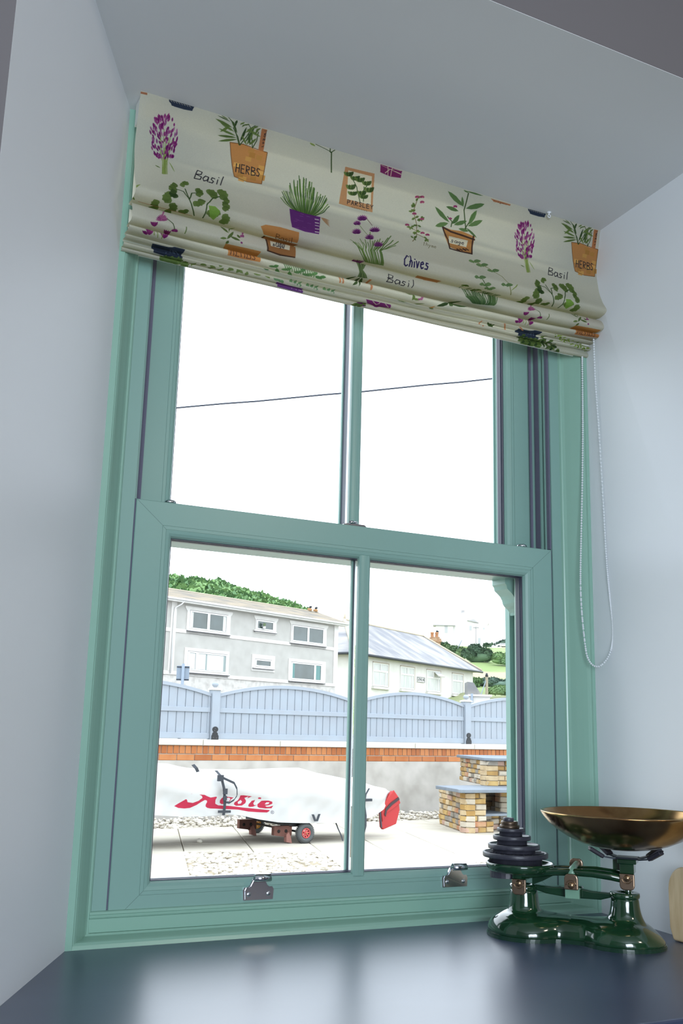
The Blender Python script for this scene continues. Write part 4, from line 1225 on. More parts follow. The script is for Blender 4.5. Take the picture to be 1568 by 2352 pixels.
[1,147,77,127,3,480.6,310.8,485.5,308.1],
[0,190,130,75,0,451.3,335.1,486.1,334,520.6,333.1,526,395.2,491,398.1,462.7,398],
[2,100,70,60,1.6,466.7,394.8,466.3,382.5],
[2,100,70,60,1.6,473.3,394.6,470.7,383.3],
[2,100,70,60,1.6,469.8,370.8,476.4,373.8],
[2,100,70,60,1.6,483.7,382.5,476.9,382.5,477.2,394.6,483.9,394.3],
[2,100,70,60,1.6,480.3,371.8,485.9,373.1],
[2,100,70,60,1.6,487.8,394.3,484.8,382.6,492.7,382.6,495.8,375.8,490.9,373.8,494.5,394.1],
[2,100,70,60,1.6,498.4,394,498.3,382.5,504.9,382.5,504.2,385.7,501.5,375.2,505.5,389.5,506.1,393.2,498.4,394],
[2,100,70,60,1.6,515.7,382.5,511.4,382.5,509.5,382.1,513.9,389.3,514,393.1,508.7,392.5],
[0,38,48,72,0,325.5,440.8,354.8,439.8,385.3,426.5,385.3,475.7,358.9,479.2,331.5,476.3],
[2,90,105,135,0.8,361.1,445.3,365.6,464.7],
[2,90,105,135,0.8,370.6,445.3,381.9,463.2],
[2,90,105,135,0.8,361.9,464.7,355.7,465.6],
[2,90,105,135,0.8,366.9,459.3,359.4,470],
[2,90,105,135,0.8,370.4,445.3,381.9,462.7],
[2,90,105,135,0.8,356.4,459.3,353.3,471.5],
[2,90,105,135,0.8,363.5,445.3,370.4,459.3],
[2,90,105,135,0.8,361.9,464.2,355.2,464.7],
[2,90,105,135,0.8,366.7,445.3,376.6,467.1],
[2,90,105,135,0.8,364.9,445.3,373.3,460.7],
[2,90,105,135,0.8,357.5,459.3,354,471.3],
[2,90,105,135,0.8,368.3,445.3,380.4,459.3],
[1,107,132,73,9.9,356,498.7,355.6,474.2],
[1,105,130,71,9.9,356,498.7,361.5,475.6],
[1,118,143,80,9.9,356,498.7,366,480.6],
[1,116,141,79,9.9,356,498.7,368.2,490.9],
[1,105,130,71,9.9,356,498.7,365.2,506],
[1,114,139,77,9.9,356,498.7,358.5,506.1],
[1,100,125,68,9.9,356,498.7,352.6,506.1],
[1,110,135,75,9.9,356,498.7,347.6,506.1],
[1,99,124,67,9.9,356,498.7,345,499.5],
[1,113,138,77,9.9,356,498.7,346.9,480.6],
[1,119,144,81,11.55,368.6,490.9,366.7,472.7],
[1,113,138,77,11.55,368.6,490.9,373.5,474.8],
[1,98,123,67,11.55,368.6,490.9,378.9,480.6],
[1,110,135,75,11.55,368.6,490.9,379.8,499.6],
[1,109,134,74,11.55,368.6,490.9,378.2,506.1],
[1,108,133,74,11.55,368.6,490.9,370.4,506.1],
[1,101,126,69,11.55,368.6,490.9,363.5,506.1],
[1,104,129,71,11.55,368.6,490.9,357.6,506.1],
[1,108,133,74,11.55,368.6,490.9,354.5,500.6],
[1,99,124,67,11.55,368.6,490.9,356.5,480.6],
[1,114,139,77,9.9,379.1,496,378.5,470.5],
[1,103,128,70,9.9,379.1,496,384,471.5],
[1,104,129,71,9.9,379.1,496,388.1,476.3],
[1,100,125,68,9.9,379.1,496,390,496],
[1,105,130,71,9.9,379.1,496,387.4,501],
[1,120,145,82,9.9,379.1,496,380.7,506.1],
[1,105,130,71,9.9,379.1,496,374.7,505.8],
[1,100,125,68,9.9,379.1,496,369.7,501.2],
[1,106,131,72,9.9,379.1,496,368.2,495.1],
[1,120,145,82,9.9,379.1,496,368.8,476.8],
[1,100,125,68,7.7,394.3,499.1,394.3,478.1],
[1,106,131,72,7.7,394.3,499.1,398.9,479.6],
[1,103,128,70,7.7,394.3,499.1,402.3,495.4],
[1,114,139,78,7.7,394.3,499.1,404.5,490.9],
[1,109,134,74,7.7,394.3,499.1,401.7,504.3],
[1,100,125,68,7.7,394.3,499.1,396.5,506.1],
[1,118,143,81,7.7,394.3,499.1,391.8,506.1],
[1,105,130,72,7.7,394.3,499.1,387.8,505.4],
[1,114,139,78,7.7,394.3,499.1,385.7,499.9],
[1,108,133,74,7.7,394.3,499.1,387.2,494.4],
[0,165,108,80,0,-537.3,4.6,-522,1.1,-521.8,11.2,-535.7,13.6],
[2,110,72,45,2,-542.6,174.9,-542.1,188.9],
[2,110,72,45,2,-541.2,193.7,-541.5,211.1],
[1,130,150,80,3,-541.1,225.9,-525.1,203.9],
[1,92,114,60,5,-539,242.4,-528.8,252.3],
[2,170,110,80,1.5,-521.6,254.7,-475.6,254.7,-423,254.7],
[1,130,150,80,8,-196.8,2.6,-184.9,12.7],
[2,60,80,45,2.4,-184.3,1.7,-161.6,10.5,-148.8,17.1,-145,53.5],
[2,60,80,45,2,-148.8,17.1,-142.3,1.6],
[2,60,80,45,2,-151.8,16.3,-152.7,1.2],
[2,50,80,43,1.7,-220.2,161.8,-238.1,139.7,-245.2,120.9],
[2,88,120,58,1.7,-219.4,161.8,-239.1,147.3,-248.8,136.2],
[2,90,122,59,1.7,-218.6,161.8,-235.9,145.3,-244.3,132.5],
[2,56,86,47,1.7,-217.7,161.8,-233.2,140.8,-240.3,123.3],
[2,101,133,67,1.7,-216.9,161.8,-233.8,137.8,-242.1,117.2],
[2,91,123,60,1.7,-216.1,161.8,-231.3,137.7,-237.8,116.8],
[2,43,73,38,1.7,-215.2,161.8,-229.3,137.5,-234.9,116.3],
[2,72,104,47,1.7,-214.4,161.8,-226.3,137.3,-230,116.1],
[2,93,125,61,1.7,-213.5,161.8,-224.6,128.8,-229.8,102.2],
[2,53,83,45,1.7,-212.7,161.8,-221.4,125.4,-229.2,97.6],
[2,100,132,66,1.7,-211.9,161.9,-220,131.7,-225.8,107.8],
[2,87,119,57,1.7,-211,161.9,-217,122.2,-221.7,91.9],
[2,73,103,59,1.7,-210.2,161.9,-215.8,120.2,-221.5,88.8],
[2,103,135,69,1.7,-209.4,161.9,-213.7,128,-217,101.5],
[2,74,106,48,1.7,-208.5,161.9,-210.5,126.8,-214.1,100.1],
[2,52,82,44,1.7,-207.7,161.9,-210.4,120,-213.7,88.2],
[2,84,116,55,1.7,-206.8,161.9,-209.9,124.5,-213.6,95.7],
[2,92,124,60,1.7,-206,161.9,-206.2,117.1,-210.4,84.2],
[2,71,101,58,1.7,-205.1,161.9,-205.4,112.8,-211.9,76.2],
[2,90,122,60,1.7,-204.3,161.9,-203.9,116.5,-209.1,83.4],
[2,81,113,53,1.7,-203.5,161.9,-199.8,119.1,-200.7,87.2],
[2,75,105,60,1.7,-202.6,161.9,-200.2,113.8,-202,77.3],
[2,88,120,58,1.7,-201.8,161.9,-198.7,115.3,-200.3,80.2],
[2,98,130,65,1.7,-200.9,161.9,-197.8,123.9,-199,94.8],
[2,46,76,40,1.7,-200.1,161.9,-194.8,113.9,-196.3,77.8],
[2,78,110,51,1.7,-199.2,161.9,-190.9,116.5,-188.8,82.6],
[2,96,128,64,1.7,-198.4,161.9,-190.8,125.4,-192.8,98.4],
[2,51,81,43,1.7,-197.6,161.9,-187.9,123.4,-184.5,93.9],
[2,76,108,49,1.7,-196.7,161.9,-186.5,116.3,-187.9,83.3],
[2,80,112,53,1.7,-195.9,161.9,-183.1,115.9,-183.7,83.1],
[2,68,98,55,1.7,-195,161.9,-180.1,124.5,-177.1,97],
[2,90,122,59,1.7,-194.2,161.9,-181.2,122.4,-177.6,92.6],
[2,86,118,56,1.7,-193.3,161.9,-182.1,122.8,-179.7,93.1],
[2,55,85,46,1.7,-192.5,162,-177.6,122.8,-176.9,94.3],
[2,96,128,64,1.7,-191.6,162,-175.5,130.3,-170.2,106.1],
[2,81,113,53,1.7,-190.8,162,-174,126.4,-169.7,99.8],
[2,52,82,44,1.7,-189.9,162,-171.6,131.8,-162.2,107.8],
[2,78,110,51,1.7,-189.1,162,-173.8,131.8,-167.2,107.6],
[2,77,109,50,1.7,-188.3,162,-168.4,127.7,-162.7,102.1],
[2,68,98,55,1.7,-187.4,162,-166.8,129.5,-157.7,104.3],
[2,91,123,60,1.7,-186.6,162,-161.9,127.8,-152.5,102.3],
[2,101,133,67,1.7,-185.7,162,-161.4,133.6,-151.2,111.6],
[2,48,78,42,1.7,-184.9,162,-160,130.3,-149.5,106],
[2,96,128,64,1.7,-184,162,-159.2,132,-148.3,108.6],
[2,100,132,66,1.7,-183.2,162,-158.2,138.3,-146.1,119.2],
[2,65,95,53,1.7,-182.3,162,-156.1,140.4,-143.3,123.5],
[0,95,38,120,0,-231.9,157.4,-199.2,159.6,-165.8,157.2,-180.6,216.8,-209.4,218.7,-236,215.5],
[2,135,85,155,1,-214.1,185.2,-207.1,185.1],
[2,135,85,155,1,-198.7,187.2,-191.6,187],
[2,135,85,155,1,-221.5,186.9,-214.5,186.7],
[2,135,85,155,1,-197.4,166.6,-190.3,166.4],
[2,135,85,155,1,-228.1,213.9,-221.3,213.6],
[2,135,85,155,1,-227.7,191.8,-220.7,191.4],
[2,135,85,155,1,-210.1,164.1,-203,163.9],
[2,135,85,155,1,-212.3,170.8,-205.3,170.6],
[2,135,85,155,1,-212.5,206,-205.5,206.4],
[2,135,85,155,1,-223.6,183.5,-216.6,183.4],
[2,215,205,215,2.4,-179.4,168.6,-171.4,167.5],
[2,215,205,215,2.4,-181.1,178.6,-173.1,177.6],
[2,215,205,215,2.4,-182.8,188.6,-174.8,187.7],
[2,215,205,215,2.4,-185.3,200.5,-177.3,198.9],
[2,215,205,215,2.4,-187.9,212.8,-180.1,211.7],
[1,170,135,105,3.5,-165.2,158.2,-149.2,179.7],
[1,170,135,105,3.5,-165.2,158.2,-148.3,174.9],
[1,170,135,105,3.5,-165.2,158.2,-147.4,170.1],
[1,170,135,105,3.5,-165.2,158.2,-146.6,165.3],
[1,170,135,105,3.5,-165.2,158.2,-145.7,160.4],
[0,185,135,95,0,-116.1,33.7,-50.1,30.2,-47.5,110.4,-87,112.3,-122.4,111.1,-119.3,72.1],
[0,218,216,200,0,-108.8,39.3,-55.5,37.2,-52.1,96.6,-106.5,98],
[2,56,78,42,1.6,-76.6,97.1,-87,67],
[2,56,78,42,1.6,-87,67,-106.4,44.8],
[2,56,78,42,1.6,-77.8,81.7,-58.8,49.2],
[2,56,78,42,1.6,-82.3,76,-100.1,84],
[2,56,78,42,1.6,-69.3,93.4,-70.6,62.6],
[1,95,117,62,7,-106.8,51.4,-118.6,45],
[1,58,80,43,7,-106.8,51.4,-111.4,43.1],
[1,82,104,53,7,-106.8,51.4,-104.2,41.1],
[1,50,72,38,7,-106.8,51.4,-96.9,39.1],
[1,87,109,56,7,-92.1,56,-104,49.6],
[1,63,85,47,7,-92.1,56,-96.7,47.7],
[1,90,112,59,7,-92.1,56,-89.5,45.7],
[1,51,73,38,7,-92.1,56,-82.1,43.7],
[1,91,113,59,7,-80.7,56.4,-92.7,50],
[1,55,77,41,7,-80.7,56.4,-85.4,48.1],
[1,84,106,55,7,-80.7,56.4,-78.1,46.1],
[1,59,81,44,7,-80.7,56.4,-70.8,44.1],
[1,96,118,63,7,-99.2,75,-111.2,68.6],
[1,55,77,41,7,-99.2,75,-103.9,66.6],
[1,92,114,60,7,-99.2,75,-96.7,64.7],
[1,61,83,45,7,-99.2,75,-89.4,62.8],
[1,101,123,66,7,-94.1,87.3,-106,80.8],
[1,58,80,43,7,-94.1,87.3,-98.8,78.9],
[1,82,104,53,7,-94.1,87.3,-91.5,77],
[1,56,78,42,7,-94.1,87.3,-84.2,75.1],
[1,95,117,62,7,-74.2,80.4,-86.3,73.9],
[1,52,74,39,7,-74.2,80.4,-78.9,72],
[1,95,117,62,7,-74.2,80.4,-71.6,70.1],
[1,53,75,40,7,-74.2,80.4,-64.3,68.2],
[1,94,116,61,7,-65.3,59.2,-77.4,52.8],
[1,58,80,43,7,-65.3,59.2,-70,50.8],
[1,95,117,62,7,-65.3,59.2,-62.7,48.8],
[1,64,86,47,7,-65.3,59.2,-55.3,46.9],
[1,96,118,62,7,-58.3,70.4,-70.4,64],
[1,60,82,44,7,-58.3,70.4,-63.1,62],
[1,96,118,62,7,-58.3,70.4,-55.7,60.1],
[1,50,72,38,7,-58.3,70.4,-48.3,58.1],
[1,94,116,61,7,-69.6,87.8,-81.7,81.3],
[1,58,80,43,7,-69.6,87.8,-74.3,79.4],
[1,83,105,53,7,-69.6,87.8,-67,77.5],
[1,61,83,45,7,-69.6,87.8,-59.6,75.6],
[2,45,42,50,1.2,-104.1,106.9,-103.9,98.4,-98.6,99.4,-99.5,102.4,-104,103.1],
[2,45,42,50,1.2,-95.6,106.5,-92.7,97.8,-90.3,106.2],
[2,45,42,50,1.2,-94.7,103,-91.1,102.9],
[2,45,42,50,1.2,-87.1,106.1,-86.9,97.5,-82,98.6,-82.5,101.2,-87,101.8,-81.8,105.8],
[2,45,42,50,1.2,-73,97.7,-76.6,97,-78,99.2,-73.6,102.4,-74.6,105.1,-78.6,104.8],
[2,45,42,50,1.2,-69.8,96.7,-70.1,105.3,-65.1,105],
[2,45,42,50,1.2,-55.7,96,-61.2,96.3,-61.5,104.9,-56,104.6],
[2,45,42,50,1.2,-61.3,100.6,-56.8,100.3],
[2,45,42,50,1.2,-52.6,95.8,-50,100,-47.1,95.6],
[2,45,42,50,1.2,-50,100,-50.1,104.3],
[2,110,85,60,0.9,-94.6,110,-91.5,111.7],
[2,110,85,60,0.9,-89.4,110.1,-86.3,111.7],
[2,110,85,60,0.9,-84.1,110.1,-81,111.8],
[2,110,85,60,0.9,-78.9,110.1,-75.8,111.8],
[2,110,85,60,0.9,-73.6,110.2,-70.5,111.8],
[2,110,85,60,0.9,-68.3,110.2,-65.2,111.9],
[2,110,85,60,0.9,-63,110.2,-59.9,111.9],
[0,120,35,95,0,-39.2,3.5,11.4,5,9.9,24.4,-13.4,27.2,-37.9,25],
[2,215,200,180,1.6,-36.7,7.4,-10.3,15.5,9.3,18],
[2,215,200,180,1.6,-11.5,4.3,-13.5,26.1],
[2,215,200,180,1.6,-26.6,23.8,-6.9,6.9,8,5.9],
[2,215,200,180,1.6,-22.2,3.4,-20,25.9],
[2,81,109,55,1.7,-65.5,254.7,-91,227.4,-111.7,206],
[2,97,125,66,1.7,-63.5,254.7,-86.5,226.4,-107.7,213.9],
[2,104,132,71,1.7,-61.6,254.7,-86.5,226.4,-102.1,212],
[2,105,133,73,1.7,-59.6,254.7,-85,226,-96.1,210.8],
[2,104,132,72,1.7,-57.6,254.6,-84.5,225.9,-85.7,192.7],
[2,94,122,65,1.7,-55.6,254.2,-78.6,224.6,-82.8,203],
[2,101,129,70,1.7,-53.6,253.9,-79.2,224.7,-73.6,189.8],
[2,93,121,64,1.7,-51.6,253.6,-72.6,223.2,-69.9,197],
[2,99,127,68,1.7,-49.6,253.3,-69.2,222.4,-56.4,161.1],
[2,87,115,60,1.7,-47.6,252.7,-66.1,221.7,-56.1,187.5],
[2,98,126,67,1.7,-45.6,252.6,-68.1,222.2,-49.1,181.6],
[2,91,119,62,1.7,-43.7,252.3,-63.1,221,-42.7,178.5],
[2,101,129,70,1.7,-41.7,251.9,-60.3,220.4,-35.8,173.1],
[2,89,117,61,1.7,-39.7,251.6,-59.6,220.2,-31.1,178.2],
[2,91,119,63,1.7,-37.7,250.8,-60.6,220.5,-26.6,184.2],
[2,84,112,57,1.7,-35.7,251,-54.7,219.1,-16.4,164.5],
[2,80,108,55,1.7,-33.7,250.6,-48.5,217.6,-8.8,157],
[2,83,111,57,1.7,-31.7,250.3,-46.8,216.5,-5.4,168],
[2,95,123,65,1.7,-29.7,250,-46.2,216.7,-2.6,181.5],
[2,89,117,61,1.7,-27.6,249.7,-45.5,216.5,6.5,167.7],
[1,119,54,121,3,-71.6,135,-84.1,136.1],
[1,105,40,111,3,-71.6,135,-82.8,132],
[1,109,44,114,3,-71.6,135,-79.7,128],
[1,110,45,115,3,-71.6,135,-75.4,124.6],
[1,117,52,119,3,-71.6,135,-70.4,122.3],
[1,135,70,132,3,-71.6,135,-65.6,121.5],
[1,142,77,137,3,-71.6,135,-61.6,122.4],
[1,119,54,120,3,-71.6,135,-59.2,124.8],
[1,114,49,117,3,-71.6,135,-58.5,128.3],
[1,86,31,94,3,-71.7,136.4,-81.7,137.2],
[1,100,45,103,3,-71.7,136.4,-80.6,133.9],
[1,94,39,99,3,-71.7,136.4,-78.2,130.7],
[1,79,24,89,3,-71.7,136.4,-74.8,128],
[1,95,40,100,3,-71.7,136.4,-70.8,126.2],
[1,85,30,93,3,-71.7,136.4,-66.9,125.6],
[1,80,25,90,3,-71.7,136.4,-63.8,126.3],
[1,106,51,107,3,-71.7,136.4,-61.8,128.2],
[1,79,24,88,3,-71.7,136.4,-61.3,131],
[1,122,57,123,3,-84.4,148.7,-93.4,149.4],
[1,135,70,132,3,-84.4,148.7,-92.5,146.4],
[1,126,61,126,3,-84.4,148.7,-90.3,143.5],
[1,139,74,135,3,-84.4,148.7,-87.1,141],
[1,117,52,119,3,-84.4,148.7,-83.5,139.4],
[1,142,77,137,3,-84.4,148.7,-80,138.9],
[1,106,41,112,3,-84.4,148.7,-77.2,139.5],
[1,140,75,136,3,-84.4,148.7,-75.3,141.3],
[1,121,56,122,3,-84.4,148.7,-74.9,143.8],
[1,75,20,86,3,-84.5,150.1,-91.8,150.7],
[1,85,30,93,3,-84.5,150.1,-91,148.4],
[1,114,59,113,3,-84.5,150.1,-89.2,146],
[1,103,48,106,3,-84.5,150.1,-86.7,144],
[1,104,49,106,3,-84.5,150.1,-83.8,142.7],
[1,107,52,108,3,-84.5,150.1,-81,142.3],
[1,75,20,86,3,-84.5,150.1,-78.7,142.8],
[1,87,32,94,3,-84.5,150.1,-77.3,144.2],
[1,93,38,99,3,-84.5,150.1,-76.9,146.2],
[1,141,76,136,3,-89.8,175.3,-101.4,176.4],
[1,141,76,136,3,-89.8,175.3,-99.6,171.6],
[1,110,45,115,3,-89.8,175.3,-96.2,166.8],
[1,144,79,138,3,-89.8,175.3,-91.7,162.8],
[1,127,62,126,3,-89.8,175.3,-86.9,160.2],
[1,117,52,119,3,-89.8,175.3,-82.3,159.4],
[1,108,43,113,3,-89.8,175.3,-78.8,160.5],
[1,122,57,122,3,-89.8,175.3,-76.9,163.3],
[1,125,60,125,3,-89.8,175.3,-76.8,167.5],
[1,93,38,98,3,-90.2,177,-99.4,177.9],
[1,87,32,94,3,-90.2,177,-98,174],
[1,112,57,112,3,-90.2,177,-95.3,170.2],
[1,94,39,99,3,-90.2,177,-91.7,167.1],
[1,87,32,94,3,-90.2,177,-87.8,165],
[1,106,51,107,3,-90.2,177,-84.2,164.3],
[1,84,29,92,3,-90.2,177,-81.4,165.2],
[1,91,36,97,3,-90.2,177,-79.8,167.4],
[1,79,24,88,3,-90.2,177,-79.8,170.7],
[1,114,49,117,3,-45.8,155.8,-59,156.5],
[1,144,79,138,3,-45.8,155.8,-57.8,152.5],
[1,129,64,128,3,-45.8,155.8,-54.5,148.2],
[1,125,60,125,3,-45.8,155.8,-49.8,144.6],
[1,131,66,129,3,-45.8,155.8,-44.5,142.3],
[1,131,66,129,3,-45.8,155.8,-39.3,141.5],
[1,125,60,125,3,-45.8,155.8,-35,142.4],
[1,119,54,121,3,-45.8,155.8,-32.4,145],
[1,110,45,115,3,-45.8,155.8,-31.8,148.7],
[1,76,21,86,3,-46,157.1,-56.6,157.9],
[1,79,24,89,3,-46,157.1,-55.5,154.5],
[1,91,36,97,3,-46,157.1,-52.9,151],
[1,75,20,86,3,-46,157.1,-49.1,148.2],
[1,101,46,104,3,-46,157.1,-44.9,146.3],
[1,88,33,95,3,-46,157.1,-40.7,145.6],
[1,84,29,92,3,-46,157.1,-37.3,146.4],
[1,87,32,94,3,-46,157.1,-35.2,148.4],
[1,94,39,99,3,-46,157.1,-34.7,151.4],
[1,113,48,116,3,-62.6,182,-74.3,183.1],
[1,139,74,134,3,-62.6,182,-72.4,178.3],
[1,124,59,124,3,-62.6,182,-69,173.6],
[1,107,42,112,3,-62.6,182,-64.4,169.6],
[1,108,43,113,3,-62.6,182,-59.5,166.9],
[1,140,75,135,3,-62.6,182,-54.9,166.1],
[1,128,63,127,3,-62.6,182,-51.3,167.2],
[1,116,51,119,3,-62.6,182,-49.4,170],
[1,133,68,130,3,-62.6,182,-49.4,174.2],
[1,76,21,87,3,-62.9,183.7,-72.3,184.6],
[1,110,55,110,3,-62.9,183.7,-70.8,180.8],
[1,112,57,112,3,-62.9,183.7,-68.1,177],
[1,101,46,104,3,-62.9,183.7,-64.4,173.8],
[1,77,22,87,3,-62.9,183.7,-60.5,171.7],
[1,92,37,97,3,-62.9,183.7,-56.8,171],
[1,108,53,109,3,-62.9,183.7,-54,171.9],
[1,98,43,102,3,-62.9,183.7,-52.4,174.2],
[1,83,28,91,3,-62.9,183.7,-52.4,177.5],
[1,114,49,117,3,-47.3,199.9,-60,201.7],
[1,107,42,112,3,-47.3,199.9,-57.3,194.9],
[1,125,60,125,3,-47.3,199.9,-52.9,189.8],
[1,112,47,116,3,-47.3,199.9,-48.2,185.1],
[1,122,57,123,3,-47.3,199.9,-42.9,182.4],
[1,140,75,136,3,-47.3,199.9,-37.9,181.5],
[1,141,76,136,3,-47.3,199.9,-34.1,182.7],
[1,124,59,124,3,-47.3,199.9,-32.1,185.7],
[1,136,71,132,3,-47.3,199.9,-32.1,190.1],
[1,80,25,89,3,-47.9,203,-58,204],
[1,112,57,112,3,-47.9,203,-55.9,198.4],
[1,109,54,110,3,-47.9,203,-52.3,192.8],
[1,94,39,99,3,-47.9,203,-47.9,189.8],
[1,110,55,110,3,-47.9,203,-43.9,187.3],
[1,86,31,94,3,-47.9,203,-40,186.6],
[1,114,59,113,3,-47.9,203,-37,187.5],
[1,87,32,95,3,-47.9,203,-35.3,189.9],
[1,111,56,111,3,-47.9,203,-35.6,194],
[2,90,60,60,1.2,-62,129.4,-49.9,141.8],
[2,92,114,60,1.2,-79.4,148.4,-64.5,171.3],
[2,110,95,60,1.4,54.2,52.7,46.5,81.7,57.1,110.8,53.5,138.8,41,156.4],
[2,110,95,60,1.2,55,126.7,33.5,116.7],
[2,110,95,60,1.2,54.1,134,83.2,139.5],
[1,98,120,64,4.2,65.1,94.7,74.5,89.7],
[1,96,118,63,4.2,49.5,69.3,39.3,71.4],
[1,97,119,63,4.2,41.8,119.8,50.7,113.7],
[1,88,110,57,4.2,54.4,54.5,53.3,48.6],
[1,88,110,57,4.2,45.5,83.9,50.9,77.5],
[1,85,107,55,4.2,54.7,129.1,46.5,136.9],
[1,84,106,54,4.2,54.7,129.1,61,120.8],
[1,104,126,68,4.2,45.5,83.9,44.9,77.9],
[1,79,101,51,4.2,54.4,54.5,49.4,61],
[1,89,111,58,4.2,52,96.1,60.5,90.4],
[1,91,113,59,4.2,78.9,138.4,71.3,135.7],
[1,83,105,54,4.2,49.5,69.3,40.6,74.3],
[1,93,115,61,4.2,52,96.1,44,102.1],
[1,104,126,68,4.2,54.7,129.1,65.3,123.7],
[1,87,109,56,4.2,41.8,119.8,47,124.5],
[1,82,104,53,4.2,58.4,110.4,48.1,113.4],
[1,87,109,56,4.2,54.4,54.5,54.2,48.4],
[1,88,110,57,4.2,49.5,69.3,42.4,66.4],
[1,82,104,53,4.2,58.4,110.4,67.3,111.6],
[1,91,113,59,4.2,41.8,119.8,31.1,122.9],
[1,83,105,54,4.2,45.3,145.9,49.9,150.9],
[1,100,122,65,4.2,54.7,129.1,44.3,135],
[1,94,116,61,4.2,45.3,145.9,38.1,142.8],
[1,89,111,58,4.2,65.1,94.7,69,99.7],
[1,97,119,64,4.2,45.5,83.9,35.3,85.9],
[1,85,107,55,4.2,65.1,94.7,60.4,101.6],
[1,102,124,67,4.2,54.4,54.5,59.7,48.1],
[1,90,112,58,4.2,78.9,138.4,71.3,146.4],
[1,81,103,52,4.2,45.3,145.9,54.2,138.5],
[1,105,127,69,4.2,78.9,138.4,80.1,145.4],
[1,105,127,69,4.2,45.5,83.9,41.1,79.2],
[1,102,124,67,4.2,41.8,119.8,38.4,128.1],
[1,82,104,53,4.2,65.1,94.7,57,100.7],
[1,86,108,55,4.2,65.1,94.7,69.9,87.9],
[1,154,74,108,3,52.1,53.4,46.4,53.9],
[1,159,79,111,3,52.1,53.4,46.7,52.5],
[1,142,62,100,3,52.1,53.4,47.8,51],
[1,140,60,98,3,52.1,53.4,49.5,49.8],
[1,143,63,100,3,52.1,53.4,51.6,49],
[1,169,89,118,3,52.1,53.4,53.7,48.7],
[1,156,76,109,3,52.1,53.4,55.6,49],
[1,148,68,104,3,52.1,53.4,56.9,49.8],
[1,152,72,106,3,52.1,53.4,57.5,51],
[1,156,76,109,3,63.6,50.4,57.9,50.9],
[1,140,60,98,3,63.6,50.4,58.2,49.5],
[1,133,53,93,3,63.6,50.4,59.3,48.1],
[1,134,54,94,3,63.6,50.4,61,46.8],
[1,153,73,107,3,63.6,50.4,63.1,46],
[1,153,73,107,3,63.6,50.4,65.3,45.7],
[1,169,89,118,3,63.6,50.4,67.2,46],
[1,154,74,108,3,63.6,50.4,68.5,46.8],
[1,164,84,114,3,63.6,50.4,69.1,48],
[1,169,89,118,3,64.8,61,59.1,61.5],
[1,149,69,104,3,64.8,61,59.4,60],
[1,146,66,102,3,64.8,61,60.5,58.6],
[1,148,68,104,3,64.8,61,62.2,57.4],
[1,144,64,101,3,64.8,61,64.3,56.6],
[1,160,80,112,3,64.8,61,66.5,56.3],
[1,153,73,107,3,64.8,61,68.4,56.6],
[1,134,54,94,3,64.8,61,69.7,57.4],
[1,168,88,117,3,64.8,61,70.3,58.6],
[1,151,71,105,3,49.4,89,43.8,89.4],
[1,159,79,111,3,49.4,89,44.1,87.9],
[1,151,71,106,3,49.4,89,45.3,86.4],
[1,153,73,107,3,49.4,89,46.9,85.3],
[1,153,73,107,3,49.4,89,49,84.5],
[1,134,54,94,3,49.4,89,51.2,84.2],
[1,135,55,94,3,49.4,89,53,84.5],
[1,159,79,111,3,49.4,89,54.4,85.3],
[1,143,63,100,3,49.4,89,55,86.5],
[1,135,55,94,3,68.2,96.1,62.5,96.6],
[1,162,82,113,3,68.2,96.1,62.9,95.1],
[1,159,79,111,3,68.2,96.1,64,93.6],
[1,160,80,112,3,68.2,96.1,65.8,92.3],
[1,145,65,101,3,68.2,96.1,68,91.5],
[1,135,55,94,3,68.2,96.1,70.2,91.2],
[1,160,80,112,3,68.2,96.1,72,91.5],
[1,138,58,97,3,68.2,96.1,73.3,92.4],
[1,156,76,109,3,68.2,96.1,73.8,93.7],
[1,157,77,110,3,33.4,118,27.7,118.5],
[1,140,60,98,3,33.4,118,28.2,116.7],
[1,130,50,91,3,33.4,118,29.4,115.3],
[1,153,73,107,3,33.4,118,31.1,114],
[1,161,81,113,3,33.4,118,33.2,113.2],
[1,153,73,107,3,33.4,118,35.4,113],
[1,169,89,118,3,33.4,118,37.2,113.3],
[1,139,59,97,3,33.4,118,38.5,114.1],
[1,159,79,111,3,33.4,118,39,115.4],
[1,147,67,103,3,69.2,128.4,63.4,128.9],
[1,153,73,107,3,69.2,128.4,64.1,127.1],
[1,142,62,99,3,69.2,128.4,65.5,125.2],
[1,139,59,97,3,69.2,128.4,67.6,123.7],
[1,151,71,106,3,69.2,128.4,69.9,122.7],
[1,154,74,108,3,69.2,128.4,72.1,122.4],
[1,166,86,116,3,69.2,128.4,73.9,122.8],
[1,154,74,107,3,69.2,128.4,75,123.8],
[1,149,69,104,3,69.2,128.4,75.3,125.4],
[1,156,76,109,3,80.9,129.7,75.1,130.1],
[1,155,75,108,3,80.9,129.7,75.8,128.3],
[1,146,66,102,3,80.9,129.7,77.3,126.5],
[1,140,60,98,3,80.9,129.7,79.3,125],
[1,157,77,110,3,80.9,129.7,81.6,123.9],
[1,145,65,101,3,80.9,129.7,83.9,123.6],
[1,131,51,92,3,80.9,129.7,85.7,124],
[1,136,56,95,3,80.9,129.7,86.8,125.1],
[1,144,64,101,3,80.9,129.7,87,126.6],
[2,110,105,80,0.9,70.8,148.3,67.1,158.7,69,157.9],
[2,110,105,80,0.9,67.9,151.8,71.4,151.2],
[2,110,105,80,0.9,76.2,147.1,72.5,158.6],
[2,110,105,80,0.9,74.1,154,77.5,151.7,77.9,154,76.2,158.6],
[2,110,105,80,0.9,81,152.2,81,157.1],
[2,110,105,80,0.9,85.2,152.2,77,164.4],
[2,110,105,80,0.9,85.4,158.5,87.9,152.7,89.6,152.7,87.9,158.5],
[2,110,105,80,0.9,89.6,153.9,91.7,152.7,90.4,158.5],
